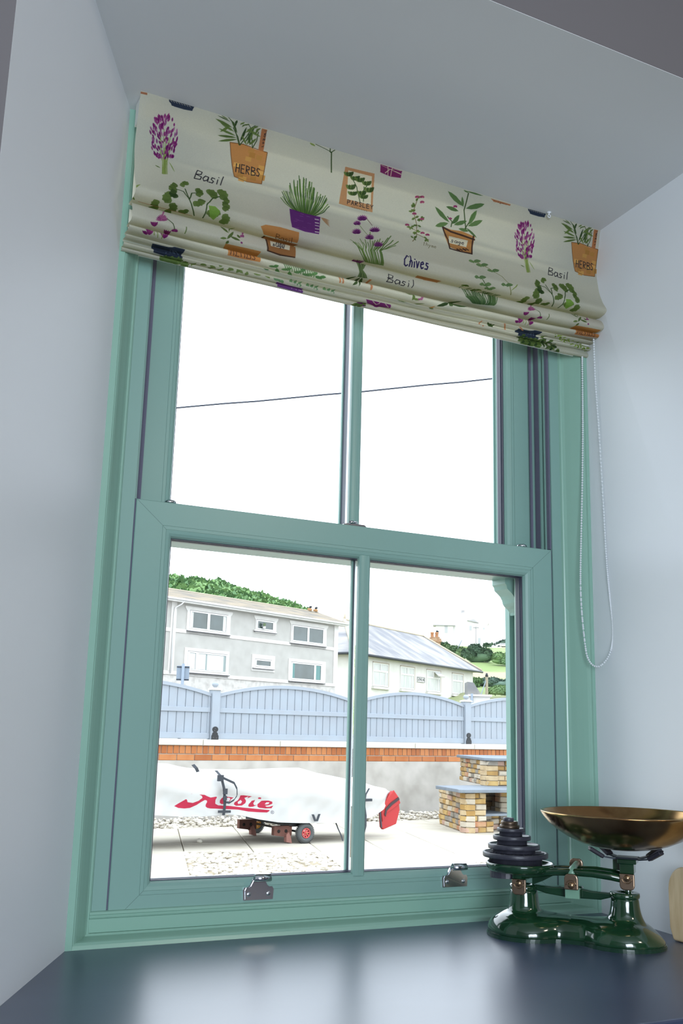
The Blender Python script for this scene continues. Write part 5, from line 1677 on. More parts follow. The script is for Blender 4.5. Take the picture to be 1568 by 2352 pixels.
[2,110,105,80,0.9,93.4,155,98,153.8,97.6,151.5,94.6,152.7,93,156.1,94.2,158.4,97,156.9],
[0,175,120,70,0,118.6,98.3,139,100.1,166.2,97.3,198.7,101.4,188.3,144.8,154,145,131.9,141.9],
[2,62,45,42,3.2,118.6,99.1,131.9,125.4,133.5,146.1,158.4,146.2,188.4,144.3,195,100.3],
[2,62,45,42,3.4,118.6,99.1,139.2,104.1,166.6,105.4,198.1,107.8],
[0,214,212,200,0,134.2,114.7,181.7,113.9,176.3,132.5,133.9,133.3],
[2,45,42,50,1.3,145.6,123.4,141.9,123,140.8,125.2,144.1,126.8,142.5,129.1,138.2,129],
[2,45,42,50,1.3,154.9,123.2,150.6,122.7,147.6,126.2,149,128.9,153.3,127.1,154.9,123.2,153.9,128.8],
[2,45,42,50,1.3,162.6,122.9,158.2,123.1,157.1,127,161.5,126.9,162.7,122.4,159.6,132,155.8,132.1],
[2,45,42,50,1.3,165.3,125.1,171.1,123.8,170,121.6,166.4,122.8,165,126.2,167.1,128.4,170.2,127.2],
[2,70,50,45,2.5,168.1,137.7,174.7,139.6],
[2,70,50,45,2.5,166.6,138.1,173.2,140.1],
[2,70,50,45,2.5,158.8,140.4,165.3,142.3],
[2,70,50,45,2.5,174.3,136,180.9,137.9],
[2,70,50,45,2.5,151,142.6,157.5,144.5],
[2,70,50,45,2.5,152.2,142.2,158.7,144.2],
[2,56,78,42,2,138.7,94,140.1,81.7,127.7,72.9],
[2,56,78,42,2.4,175.2,90.9,166.3,51.4,174.1,13.5],
[2,56,78,42,2,172.8,89.5,193.8,48.4],
[1,86,118,70,10,165.5,43.7,123.3,22.8],
[1,84,116,69,10,170.4,46.4,215.8,25.9],
[1,78,110,64,9,133.7,85.2,95.9,61.4],
[1,89,121,72,9,131.6,87.7,100.8,101.6],
[1,68,100,58,9,140.7,87.4,156.3,63.8],
[1,80,112,66,9,145.3,88.3,175.5,70.9],
[1,88,120,72,10,180.8,77.5,197.9,43.4],
[1,89,121,72,9,179,81.9,214.8,61.1],
[1,72,104,60,8,153.2,56.7,122.1,54.7],
[1,87,119,71,6,163.3,44.2,159,24.6],
[1,80,112,66,8,166.6,7.4,210.6,5.9],
[1,90,122,73,7,174.1,13.5,160.9,5.7],
[1,75,107,63,5,175,86.9,203.4,102.3],
[1,83,115,68,7,156.9,93.5,182.2,93.3],
[1,155,65,113,3,144.2,50,138.8,50.5],
[1,169,79,123,3,144.2,50,139.1,49.1],
[1,143,53,105,3,144.2,50,140.1,47.8],
[1,145,55,106,3,144.2,50,141.7,46.7],
[1,134,44,99,3,144.2,50,143.8,45.9],
[1,157,67,115,3,144.2,50,145.8,45.6],
[1,132,42,97,3,144.2,50,147.6,45.9],
[1,163,73,119,3,144.2,50,148.9,46.6],
[1,135,45,100,3,144.2,50,149.4,47.8],
[1,137,47,101,3,135,76.6,130.5,77],
[1,167,77,122,3,135,76.6,130.7,75.9],
[1,149,59,109,3,135,76.6,131.5,74.8],
[1,160,70,117,3,135,76.6,132.9,73.8],
[1,143,53,105,3,135,76.6,134.6,73.2],
[1,139,49,102,3,135,76.6,136.3,73],
[1,144,54,106,3,135,76.6,137.8,73.2],
[1,169,79,123,3,135,76.6,138.8,73.8],
[1,137,47,101,3,135,76.6,139.3,74.8],
[2,45,38,85,2.6,17.8,213.6,15.6,209,8.9,221.1,10.9,230.2,15.1,233,18.3,229.6],
[2,45,38,85,2.6,22.9,207,22.5,232.4],
[2,45,38,85,2.6,21.3,224.2,24.3,219.9,26.9,223.8,28.1,232],
[2,45,38,85,2.6,31.5,221.4,33.8,231.6],
[2,45,38,85,2.6,31.8,216.5,32.5,214.7],
[2,45,38,85,2.6,35.5,219,40.6,231.1,41.8,218.5],
[2,45,38,85,2.6,46.5,224.4,52.5,221.8,50.4,217.4,46.5,220.2,46.9,226.5,50.7,230.4,53.5,228.1],
[2,45,38,85,2.6,62.8,218.7,58.5,217.9,58.3,222.4,63.2,225.2,62.6,229.5,57.5,229.5],
[2,120,125,70,1.6,195.7,165.3,225,175.6,252.3,192.8,262.1,219.4,275.6,242.9],
[2,56,78,42,1.4,186.6,216.1,217.3,242.2],
[1,108,138,90,8,189,164.7,175.5,168.7],
[1,107,137,90,8,189,164.7,184.8,171.2],
[1,103,133,87,8,189,164.7,196,167.5],
[1,95,125,81,8,189,164.7,209,157.6],
[1,104,134,88,8,205.7,170.6,192.1,174.5],
[1,108,138,90,8,205.7,170.6,201.5,177.1],
[1,101,131,86,8,205.7,170.6,212.7,173.4],
[1,94,124,81,8,205.7,170.6,225.9,163.3],
[1,102,132,86,8,230.8,179.4,217.1,183.3],
[1,109,139,91,8,230.8,179.4,226.5,186],
[1,101,131,86,8,230.8,179.4,237.9,182.3],
[1,92,122,80,8,230.8,179.4,251.3,172.1],
[1,94,124,80,8,252.8,219.5,241.1,222],
[1,102,132,86,8,252.8,219.5,251.9,223.8],
[1,90,120,78,8,252.8,219.5,261.4,221.4],
[1,90,120,78,8,252.8,219.5,271.9,214.3],
[1,97,127,83,8,184.7,219,173.3,221.2],
[1,95,125,81,8,184.7,219,183.7,222.9],
[1,99,129,84,8,184.7,219,193,220.7],
[1,91,121,79,8,184.7,219,203.5,213.2],
[1,101,131,85,8,201.4,231.7,189.6,233.7],
[1,103,133,87,8,201.4,231.7,201.6,236.5],
[1,96,126,82,8,201.4,231.7,209.7,233.6],
[1,101,131,86,8,201.4,231.7,217.9,227.5],
[1,100,130,85,8,216.9,239,206.9,242.2],
[1,105,135,89,8,216.9,239,219,245.4],
[1,101,131,86,8,216.9,239,226.9,242],
[1,102,132,86,8,216.9,239,231.2,233],
[1,130,150,80,2.4,268.4,231.5,286.7,207],
[0,175,115,80,0,229.5,7,282.1,6.8,280.5,15.4,237.6,17.1],
[2,110,75,60,0.8,239.8,10.5,237.7,13,239.3,15.5,241.4,13,239.8,10.5],
[2,110,75,60,0.8,243.3,15.5,243.9,13,245.7,13],
[2,110,75,60,0.8,248.4,14,251.6,13.6,250.7,12.6,248.8,13,248.4,14.5,249.8,15.5,251.4,15.1],
[2,110,75,60,0.8,256.6,13.1,254.1,13.1,253.9,14.8,256.4,14.8,256.6,12.8,255.9,17.1,253.7,17.1],
[2,110,75,60,0.8,262.2,13.1,259.7,12.8,258.3,14.3,259.5,15.6,261.7,14.9,262.2,13.1,262.3,15.6],
[2,110,75,60,0.8,263.2,15.6,263.8,13.1],
[2,110,75,60,0.8,263.7,13.9,265.6,13.1,266,15.6],
[2,110,75,60,0.8,270,13.1,268.3,14.4,269.8,15.6,271.4,14.4,270,13.1],
[0,190,140,85,0,525.4,251.4,525.1,224.7,536.5,224.4,543,244.6],
[0,190,130,75,0,-296.9,229.7,-287.9,224.9,-259.9,222.2,-220.5,223.1,-215.1,247.9,-282.8,249.6],
[0,150,100,60,0,-279.7,254.7,-210.7,254.7,-221.8,327,-276.9,329.3],
[2,70,50,40,3,-279.7,254.7,-277.7,327.4,-251.4,329.8,-221.9,326.6],
[0,214,212,200,0,-270.7,301.1,-228.6,298.7,-232.4,312.3,-271.1,314],
[2,45,42,50,1.3,-261.9,307.8,-264.6,307.4,-265.4,308.9,-262.9,310,-264,311.5,-267.3,311.4],
[2,45,42,50,1.3,-254.9,307.7,-247.5,278.9,-260.3,309.6,-259.2,311.5,-256,310.3,-254.9,307.7,-255.5,311.4],
[2,45,42,50,1.3,-249.2,307.6,-241.4,280.8,-253.2,310.3,-249.9,310.3,-249.1,307.2,-251.2,313.7,-254,313.7],
[2,45,42,50,1.3,-247.1,309.1,-242.8,308.3,-233.6,278.9,-246.3,307.6,-247.3,309.6,-245.7,311.4,-243.4,310.6],
[2,100,70,50,1.2,-257.7,252.7,-262.5,236.5,-256,238.3,-254.5,243.1,-260.1,244.7,-251.8,247.1,-250.8,252,-257.7,252.7],
[2,100,70,50,1.2,-244.3,244.7,-248.6,243.9,-249.2,248.7,-245.9,252.8,-243.1,250.4,-244.3,244.7,-241.3,252.8],
[2,100,70,50,1.2,-236.6,244.7,-240.4,243.9,-239.9,247.1,-235.6,249.6,-235.6,252.8,-239.8,252.5],
[2,100,70,50,1.2,-232.9,244.7,-229.9,252.8],
[2,100,70,50,1.2,-234.1,241.2,-234.1,240.2],
[2,100,70,50,1.2,-230.8,236.7,-225.2,252.8],
[2,92,112,71,2.4,-87.5,297.6,-85.7,319.8,-83.1,337.1],
[2,102,122,79,2.4,-82.3,254.7,-84.9,319.6,-80.9,337.1],
[2,73,93,58,2.4,-82.4,297.6,-84.2,319.5,-78.7,337.1],
[2,74,94,59,2.4,-77,254.7,-83.4,319.3,-76.4,337.1],
[2,104,124,80,2.4,-77.2,297.6,-82.7,319.3,-74.2,337.1],
[2,103,123,79,2.4,-74.7,297.6,-82,318.9,-71.9,337.1],
[2,70,90,56,2.4,-72.1,297.6,-81.2,318.7,-69.7,336.8],
[2,105,125,81,2.4,-69.5,297.6,-80.5,318.5,-67.4,336.1],
[2,94,114,73,2.4,-67,297.6,-79.7,318.4,-65.2,335.4],
[1,110,50,110,3,-82,294.8,-90.7,254.7],
[1,110,50,110,3,-81.4,296.7,-88.4,254.7],
[1,110,50,110,3,-80.8,298.5,-86,254.7],
[1,110,50,110,3,-79.7,298.7,-83.6,253.9],
[1,110,50,110,3,-78.5,298.3,-81.2,252.8],
[1,110,50,110,3,-79,296.7,-78.8,251.7],
[1,110,50,110,3,-78.4,298.5,-76.5,250.6],
[1,110,50,110,3,-74.9,297.6,-74.1,249.5],
[1,110,50,110,3,-73.7,297.6,-71.7,248.4],
[1,110,50,110,3,-72.5,297.6,-69.3,247.3],
[1,56,78,42,6,-86.4,337.1,-101.4,382.5],
[1,56,78,42,6,-77.4,337.1,-74.1,395.9],
[1,56,78,42,6,-74.2,337.1,-57.8,382.5],
[1,56,78,42,6,-79.3,382.5,-87.4,395.5],
[2,185,125,90,3,-118.9,382.5,-114.2,396.4],
[2,185,125,90,3,-56.3,337.1,-48.2,393.1],
[2,185,125,90,3,-112.4,382.5,-107.8,396],
[2,45,42,50,1.7,-22.5,332.5,-19,311.1,-9.2,313.6,-11.9,320.5,-23.4,322.6,-10.7,325.3,-10,331.3,-22.5,332.5],
[2,45,42,50,1.7,4.9,322.3,-2.1,321.3,-6.6,327.2,-1.5,332.3,4,329.2,4.9,322.3,6.7,332.2],
[2,45,42,50,1.7,18.8,322.2,12.6,321.3,10.5,325.1,17.5,328,16.9,332.1,9.4,331.8],
[2,45,42,50,1.7,25.3,322.1,27,332],
[2,45,42,50,1.7,26.7,317.9,27.7,316.1],
[2,45,42,50,1.7,38.7,309.6,35.4,332],
[0,170,120,85,0,54.3,254.7,110.6,254.7,109,296.4,65.4,301],
[2,79,109,64,1.8,186.1,337.1,161.1,322.8,155.6,297.6],
[2,66,96,55,1.8,187.4,336.6,163.5,322.3,163.1,254.7],
[2,77,107,63,1.8,188.8,336.7,165.8,321.8,161.7,297.6],
[2,69,99,57,1.8,190.2,336.5,168.2,321.2,157.5,299.5],
[2,66,96,55,1.8,191.6,336.3,170.5,320.7,167.3,297.6],
[2,68,98,57,1.8,193,336.1,172.9,320.1,171.8,297.6],
[2,83,113,67,1.8,194.4,335.9,175.3,319.7,170.3,297.6],
[2,60,90,51,1.8,195.7,335.6,177.6,318.9,180.6,254.7],
[2,76,106,62,1.8,197.1,335.4,180,318.7,184.1,254.7],
[2,69,99,57,1.8,198.5,335.2,182.4,318.1,183.2,297.6],
[2,63,93,53,1.8,199.9,335,184.8,317.6,186.5,297.6],
[2,61,91,52,1.8,201.3,334.8,187.1,317.3,192.2,254.7],
[2,71,101,58,1.8,202.7,335,190,315.9,195.8,254.7],
[2,81,111,65,1.8,204,334.4,192.6,314.3,197.7,254.7],
[2,81,111,66,1.8,205.4,334.1,195.3,314.1,201,254.7],
[2,65,95,54,1.8,206.8,333.9,197.9,312.4,203.3,254.7],
[2,64,94,54,1.8,208.2,333.9,200.6,312.3,197.5,298.5],
[2,66,96,55,1.8,209.6,333.5,203.2,311.4,207.7,297.6],
[2,83,113,67,1.8,211,333.3,205.9,310.4,214.1,254.7],
[2,61,91,51,1.8,212.4,332.8,226.8,278.9,216.1,254.7],
[2,60,90,51,1.8,213.8,332.9,211.2,308.7,218.4,253.7],
[2,65,95,54,1.8,215.2,332.7,228.9,280.9,221,254.5],
[2,75,105,61,1.8,216.6,332.4,230,282.9,225.2,254.7],
[2,64,94,53,1.8,217.9,332.3,231,284.9,227.2,254.5],
[2,59,89,50,1.8,219.3,332,232.1,288.2,229.6,253.6],
[2,68,98,56,1.8,220.7,331.8,224.7,303.9,232.4,252.7],
[2,70,100,58,1.8,222.1,331.2,234.2,290.9,236,254],
[2,77,107,63,1.8,223.5,331.4,235.2,292.9,238.9,253.8],
[2,79,109,64,1.8,224.9,331.2,236.3,294.9,244.3,254.7],
[2,82,112,66,1.8,226.3,330.9,235.5,300,244.7,253.2],
[2,82,112,66,1.8,227.7,330.7,238.4,297.6,248.5,254.3],
[2,80,110,65,1.8,229.1,330.5,241,298.1,251.4,254.1],
[2,71,101,58,1.8,230.5,330.3,240.4,298.5,253.7,252.8],
[2,77,107,63,1.8,231.9,330.1,246.5,297.6,257,252.7],
[1,102,124,67,6,161.6,246.6,158.1,254.7],
[1,97,119,64,6,161.6,246.6,163.7,254.7],
[1,90,112,58,6,161.6,246.6,169.3,252.9],
[1,78,100,50,6,161.6,246.6,175,250.5],
[1,85,107,55,6,196,252,184.1,298.5],
[1,89,111,58,6,196,252,192,297.6],
[1,88,110,57,6,196,252,204,254.7],
[1,94,116,61,6,196,252,209.7,254.7],
[1,42,64,32,9,132.5,383.3,108.5,399.3],
[1,55,77,41,9,132.5,383.3,128.7,373.1],
[1,66,88,49,9,132.5,383.3,142.3,389.5],
[1,68,90,50,9,132.5,383.3,159.3,337.1],
[1,61,83,45,9,132.5,383.3,177.5,383.3],
[1,97,119,63,6,48.7,382.6,30,382.9],
[1,94,116,62,6,47.7,379.2,50.7,399.3],
[1,105,127,69,6,48.3,393.3,65.8,393.7],
[1,100,122,65,6,55.7,431.4,18.5,434.7],
[1,90,112,59,6,58.8,432.3,82.6,399.3],
[1,91,113,59,6,96.3,434.7,109.4,434.7],
[1,167,97,142,3,66.2,392.9,60.3,393.1],
[1,152,82,131,3,66.2,392.9,59.6,391.1],
[1,153,83,132,3,66.2,392.9,59.8,389.2],
[1,142,72,124,3,66.2,392.9,72.6,369.1],
[1,156,86,134,3,66.2,392.9,64.5,386.6],
[1,149,79,129,3,66.2,392.9,74.7,370.4],
[1,167,97,142,3,66.2,392.9,77.8,371.8],
[1,169,99,143,3,66.2,392.9,69.8,388.2],
[1,169,99,143,3,66.2,392.9,70.5,389.9],
[2,185,125,90,3,-54.6,337.1,-46.2,397.3],
[0,200,140,80,0,101.6,432.8,107.2,399.3,115.6,444.2,111.8,425.1],
[2,185,125,90,3,230.6,442.6,238.3,471.5],
[2,185,125,90,3,280.5,429.2,302.5,459.3],
[2,185,125,90,3,324.2,434.1,340.7,445.3],
[1,56,78,42,6,267.5,465.6,245,441.3],
[1,56,78,42,6,267.5,465.6,255.1,445],
[1,56,78,42,6,267.5,465.6,265.3,445.3],
[1,56,78,42,6,267.5,465.6,282.5,464.7],
[0,118,40,112,0,-47.5,464.2,-20.3,469.6,12.5,466.6,16.6,479.9,-12.5,491.7,-35.5,480.6],
[2,200,190,175,1.6,-34.4,465.6,-16.7,478.4,-7.5,464.2,11,477.7],
[0,90,40,90,0,-62.5,494.1,-38.3,480.6,-37.1,499,-49.4,501.3],
[1,104,126,68,7,-50.6,494.1,-69.1,506.1],
[1,79,101,51,7,-51.1,491.7,-61.6,506.1],
[1,80,102,51,7,-44.8,496,-54,505.2],
[1,87,109,56,7,-47.5,493.9,-46.4,502.8],
[1,101,123,66,7,-38.3,480.6,-38.7,499.4],
[1,121,141,85,7,-395.8,475.7,-403.2,500.1],
[1,114,134,80,7,-387.3,475.6,-375.4,477.5],
[1,110,130,78,7,-378.8,474.2,-387.7,479.9],
[1,114,134,80,7,-370.3,473.5,-356.5,480.6],
[1,111,131,78,7,-361.7,473.1,-369.1,496],
[1,111,131,79,7,-352.9,472.4,-347.5,465.2],
[1,125,145,89,7,-344,472,-350,492.7],
[1,112,132,79,7,-335.2,471.6,-323.5,473.2],
[1,112,132,79,7,-326.3,471.2,-336.1,476.3],
[1,122,142,87,7,-322.5,463.7,-304.2,476.5],
[1,111,131,78,7,-312.5,460.7,-316.8,479.5],
[1,128,148,90,7,-299.3,469.9,-292.5,461.7],
[1,123,143,87,7,-297.5,469.6,-297.3,480.6],
[1,129,149,91,7,-287.5,467.1,-269.3,470.6],
[1,125,145,88,7,-277.5,464.7,-283,472.3],
[1,125,145,88,7,-267.5,462.2,-250.4,472.6],
[1,74,119,71,8,-270.9,434.7,-254.6,430.6],
[1,78,123,73,8,-264,399.3,-251.2,399.3],
[1,77,122,72,8,-255.5,399.3,-246.1,391.7],
[1,77,122,73,8,-246.9,399.3,-229.5,434.7],
[1,89,134,81,8,-238.3,399.3,-225.4,398.4],
[1,78,123,73,8,-229.7,399.3,-220.3,389.2],
[1,87,132,80,8,-221,398.8,-202.7,434.7],
[1,83,128,77,8,-212.3,398,-199.2,396],
[1,69,114,67,8,-203.6,397.2,-187.9,375.2],
[1,73,118,70,8,-194.8,396.4,-177.9,399.3],
[1,81,126,76,8,-186,395.7,-172.8,393.6],
[1,86,131,79,8,-177.2,395,-165.1,383.9],
[1,73,118,70,8,-168.4,394.1,-151.1,399.3],
[1,73,118,70,8,-159.5,393.3,-146.1,391.3],
[2,97,127,88,2,-238,380.6,-228.4,399.3],
[2,99,129,89,2,-233.4,380.6,-223.9,399.3],
[2,98,128,88,2,-228.9,380.6,-219.4,399.3],
[2,108,138,95,2,-224.3,379.9,-214.9,399.3],
[2,102,132,91,2,-217.4,382.5,-210.4,399.3],
[2,95,125,86,2,-212.5,382.5,-205.9,399.3],
[2,96,126,87,2,-207.6,382.5,-201.4,399.3],
[2,100,130,90,2,-202.7,382.5,-196.9,399.3],
[2,93,123,85,2,-197.8,382.5,-192.3,399.3],
[2,97,127,88,2,-192.9,382.5,-187.8,399.3],
[2,91,121,83,2,-187.9,382.5,-183.2,399.3],
[2,103,133,92,2,-183,382.5,-178.6,399.3],
[2,107,137,95,2,-178,382.5,-174.1,399.3],
[2,107,137,95,2,-173,382.5,-169.5,399.3],
[1,112,152,111,6,-244.1,469.6,-233.1,473.5],
[1,107,147,108,6,-237.5,464.2,-227.4,476.7],
[1,111,151,111,6,-227.5,469.1,-221.6,478.1],
[1,111,151,110,6,-207.6,445.3,-197.8,472.5],
[1,102,142,104,6,-195.9,445.3,-192.2,474.9],
[1,110,150,110,6,-184.1,445.3,-186.3,476.7],
[1,109,149,109,6,-172.2,445.3,-161.6,471.7],
[1,102,142,104,6,-160.3,445.3,-156.4,473.1],
[1,108,148,109,6,-148.3,445.3,-150.4,474.8],
[1,118,158,115,6,-136.3,445.3,-124.9,470.9],
[1,113,153,112,6,-124.2,445.3,-119.5,472.1],
[1,105,145,107,6,-112,445.3,-114,473.5],
[0,110,60,140,0,-234.1,477.7,-205,480.2,-176.4,479.5,-175,502,-205.2,502,-229.6,500.9],
[2,205,195,210,1.2,-200.1,496,-199.6,497.7],
[2,205,195,210,1.2,-197.9,494.1,-194.5,490.9],
[2,205,195,210,1.2,-193.8,496,-191.2,490.9],
[2,205,195,210,1.2,-190.6,496,-190,497.8],
[2,205,195,210,1.2,-188.3,493.1,-184.6,490.9],
[2,205,195,210,1.2,-184.1,496,-183.6,497.8],
[2,205,195,210,1.2,-181.8,495.9,-180.4,497.9],
[1,86,108,56,7,355.7,490.9,356.3,472.2],
[1,58,80,43,7,355.7,490.9,366.7,480.6],
[1,93,115,60,7,355.7,490.9,359.8,497.5],
[1,51,73,39,7,355.7,490.9,349.4,501.9],
[1,91,113,59,7,355.7,490.9,336.9,498.6],
[1,90,112,58,7,371.9,490.9,375.9,471.9],
[1,58,80,43,7,371.9,490.9,392.3,490.9],
[1,99,121,65,7,371.9,490.9,379.2,499.5],
[1,53,75,40,7,371.9,490.9,369.2,506.1],
[1,92,114,60,7,371.9,490.9,353.2,502.2],
[1,93,115,60,7,390.1,490.9,390.9,472.3],
[1,59,81,44,7,390.1,490.9,401.6,480.6],
[1,86,108,56,7,390.1,490.9,394.5,497.3],
[1,50,72,38,7,390.1,490.9,383.7,501.9],
[1,100,122,65,7,390.1,490.9,371.2,498.4],
[1,84,106,55,7,410.3,480.5,429.2,462.2],
[1,59,81,44,7,410.3,480.5,428.6,479.2],
[1,87,109,56,7,410.3,480.5,423.9,495.4],
[1,55,77,41,7,410.3,480.5,409.1,499.8],
[1,91,113,59,7,410.3,480.5,395.5,496.9],
[1,86,108,56,7,430.1,492.8,436.6,476],
[1,49,71,37,7,430.1,492.8,447.9,491.7],
[1,101,123,66,7,430.1,492.8,438.1,500.7],
[1,46,68,35,7,430.1,492.8,429.5,505.7],
[1,84,106,54,7,430.1,492.8,415.5,501.6],
[1,96,118,63,7,443.3,502.8,450.8,495.6],
[1,53,75,40,7,443.3,502.8,454.3,501],
[1,85,107,55,7,443.3,502.8,455.9,506.1],
[1,61,83,45,7,443.3,502.8,449.7,506.1],
[1,101,123,66,7,443.3,502.8,439.7,506.1],
[1,86,108,55,7,340.1,476,356.2,459.3],
[1,60,82,44,7,340.1,476,351.6,474.2],
[1,89,111,58,7,340.1,476,358,490.9],
[1,65,87,48,7,340.1,476,345.4,492.2],
[1,93,115,61,7,340.1,476,339.5,490.9],
[1,99,121,65,7,396.5,470.7,408.4,445.3],
[1,59,81,44,7,396.5,470.7,410.4,465.6],
[1,84,106,54,7,396.5,470.7,409.5,478.7],
[1,54,76,41,7,396.5,470.7,407.2,490.9],
[1,96,118,62,7,396.5,470.7,389.6,480.1],
[2,56,78,42,2,416.5,502.8,420.1,476.9],
[2,56,78,42,2,374,506.1,366.8,478.1],
[1,111,136,50,4,418.5,434.1,423.3,434.6],
[1,108,133,48,4,424.7,438.7,427.9,445.3],
[1,144,169,73,4,432.5,442.9,426.3,428.7],
[1,141,166,71,4,430.4,436.9,439.7,435.3],
[1,131,156,64,4,438.3,443.3,452.5,459.3],
[1,107,132,47,4,446.2,445.3,435,440],
[1,133,158,65,4,444,440.9,452.2,437.2],
[1,144,169,73,4,452,445.3,455.4,460.4],
[1,136,161,67,4,472.5,459.3,448.8,444.1],
[1,133,158,66,4,457.7,443.3,466.1,442.1],
[1,122,147,58,4,465.8,445.3,459,470.5],
[1,130,155,63,4,478.2,459.8,462.6,445.3],
[1,142,167,71,4,471.6,445.3,480.1,445.3],
[1,124,149,59,4,487.5,461.7,470.1,472.5],
[1,107,132,48,4,479,469.1,487.5,459.3],
[1,110,135,50,4,497.5,459.3,494.3,445.3],
[1,143,168,72,4,490.7,463.8,483.2,476.7],
[1,133,158,65,4,490.2,471.8,497.4,462.2],
[1,142,167,72,4,502,460.3,516.2,459.8],
[1,110,135,50,4,492.5,467.6,496.9,478.8],
[1,109,134,48,4,502.7,475.6,499.3,466.1],
[1,132,157,65,4,504,469.6,518.1,464.2],
[1,122,147,57,4,508.6,473.5,510.7,480.6],
[1,123,148,58,4,516.7,477.7,507.8,471.2],
[1,114,139,52,4,515.7,472,525.9,471.1],
[1,135,160,67,4,522.6,477.7,526.1,490.9]]
COVER_PRINT = [
[0,200,38,68,0,-1377,371,-1271,430,-1261,421,-1257,404,-1204,396,-1147,413,-1110,438,-1117,455,-1151,471,-1192,477,-1233,474,-1197,483,-1151,483,-1109,474,-1067,454,-1028,440,-965,447,-961,439,-975,418,-975,385,-944,370,-816,361,-694,346,-410,317,-402,310,-431,295,-543,301,-631,308,-736,327,-891,337,-1027,344,-1061,351,-1078,365,-1075,383,-1063,401,-1066,415,-1085,419,-1114,405,-1162,377,-1226,353,-1282,349,-1339,354],
[0,200,38,68,0,-927,391,-925,413,-905,435,-863,445,-811,439,-785,435,-811,422,-831,397,-872,379,-911,380],
[0,238,238,238,0,-869,390,-877,412,-862,431,-833,436,-819,423,-839,399],
[0,200,38,68,0,-721,454,-660,456,-629,448,-671,431,-658,405,-666,383,-699,363,-756,361,-780,374,-775,392,-741,410,-720,432],
[0,238,238,238,0,-735,377,-740,395,-711,413,-697,398,-709,380],
[0,200,38,68,0,-638,446,-612,455,-594,450,-620,438,-646,426],
[0,200,38,68,0,-634,356,-630,375,-601,404,-561,411,-582,381,-568,363,-537,366,-580,350,-616,349],
[0,200,38,68,0,-540,429,-523,439,-505,429,-504,419,-531,420],
[0,200,38,68,0,-534,349,-537,373,-494,402,-432,405,-386,393,-381,374,-421,362,-461,358,-443,347,-411,347,-369,357,-384,333,-455,333,-518,340],
[0,238,238,238,0,-466,372,-449,389,-418,388,-422,375,-448,369],
[0,200,38,68,0,-891,477,-865,484,-835,478,-865,475],
[2,154,154,160,6,-359,296,-361,289,-367,284,-375,283,-383,285,-389,290,-392,297,-390,303,-384,308,-376,310,-368,308,-362,303,-359,296],
[2,154,154,160,5,-382,290,-382,303,-371,301,-372,296,-381,296,-369,289]]

# ================================================================== PRINTED CLOTH: small numpy rasteriser
def raster(spec, W, H, scale, ox, oy, base, flip=False):
    """draws the strokes / polygons / leaves of spec (mm coordinates) into a packed image"""
    img = np.empty((H, W, 3), np.float32); img[:] = np.array(base, np.float32)/255
    def fill(P, col, soft=0.75):
        x0, x1 = int(max(0, P[:,0].min()-1)), int(min(W-1, P[:,0].max()+1)); y0, y1 = int(max(0, P[:,1].min()-1)), int(min(H-1, P[:,1].max()+1))
        if x1 <= x0 or y1 <= y0: return
        acc = np.zeros((y1-y0+1, x1-x0+1), np.float32)
        for sx, sy in ((.25,.25),(.75,.25),(.25,.75),(.75,.75)):
            gx = np.arange(x0, x1+1)+sx; gy = (np.arange(y0, y1+1)+sy)[:,None]; ins = np.zeros(acc.shape, bool)
            for a, b in zip(P, np.roll(P, -1, 0)):
                if a[1] == b[1]: continue
                c_ = (a[1] > gy) != (b[1] > gy)
                ins ^= c_ & (gx[None,:] < (b[0]-a[0])*(gy-a[1])/(b[1]-a[1])+a[0])
            acc += ins*.25
        a_ = (acc*.93)[...,None]; img[y0:y1+1, x0:x1+1] = img[y0:y1+1, x0:x1+1]*(1-a_)+np.array(col, np.float32)*a_
    for t in spec:
        kind = ('p', 'l', 's')[t[0]]; col = [q/255 for q in t[1:4]]; wd = float(t[4])
        P = np.array(t[5:], float).reshape(-1, 2); P = (P-np.array([ox, oy]))*scale
        if flip: P[:,1] = H-P[:,1]
        if kind == 'p': fill(P, col)
        elif kind == 'l':
            a, b = P; d = b-a; L = np.hypot(*d)+1e-6; n = np.array([-d[1], d[0]])/L*min(wd*scale*.55, L*.42)
            fill(np.array([a, a+d*.25+n*.75, a+d*.55+n, a+d*.82+n*.6, b, a+d*.82-n*.6, a+d*.55-n, a+d*.25-n*.75]), col)
        else:
            for a, b in zip(P[:-1], P[1:]):
                d = b-a; L = np.hypot(*d)+1e-6; h = wd*scale*.54 if not flip else wd*scale*.5; n = np.array([-d[1], d[0]])/L*h; e = d/L*h*.5
                fill(np.array([a+n-e, b+n+e, b-n+e, a-n-e]), col)
    im = bpy.data.images.new('printed_cloth', W, H, alpha=False); px = np.ones((H, W, 4), np.float32); px[...,:3] = img[::-1] if not flip else img[::-1]
    im.pixels.foreach_set(px.ravel()); im.update(); im.pack(); return im
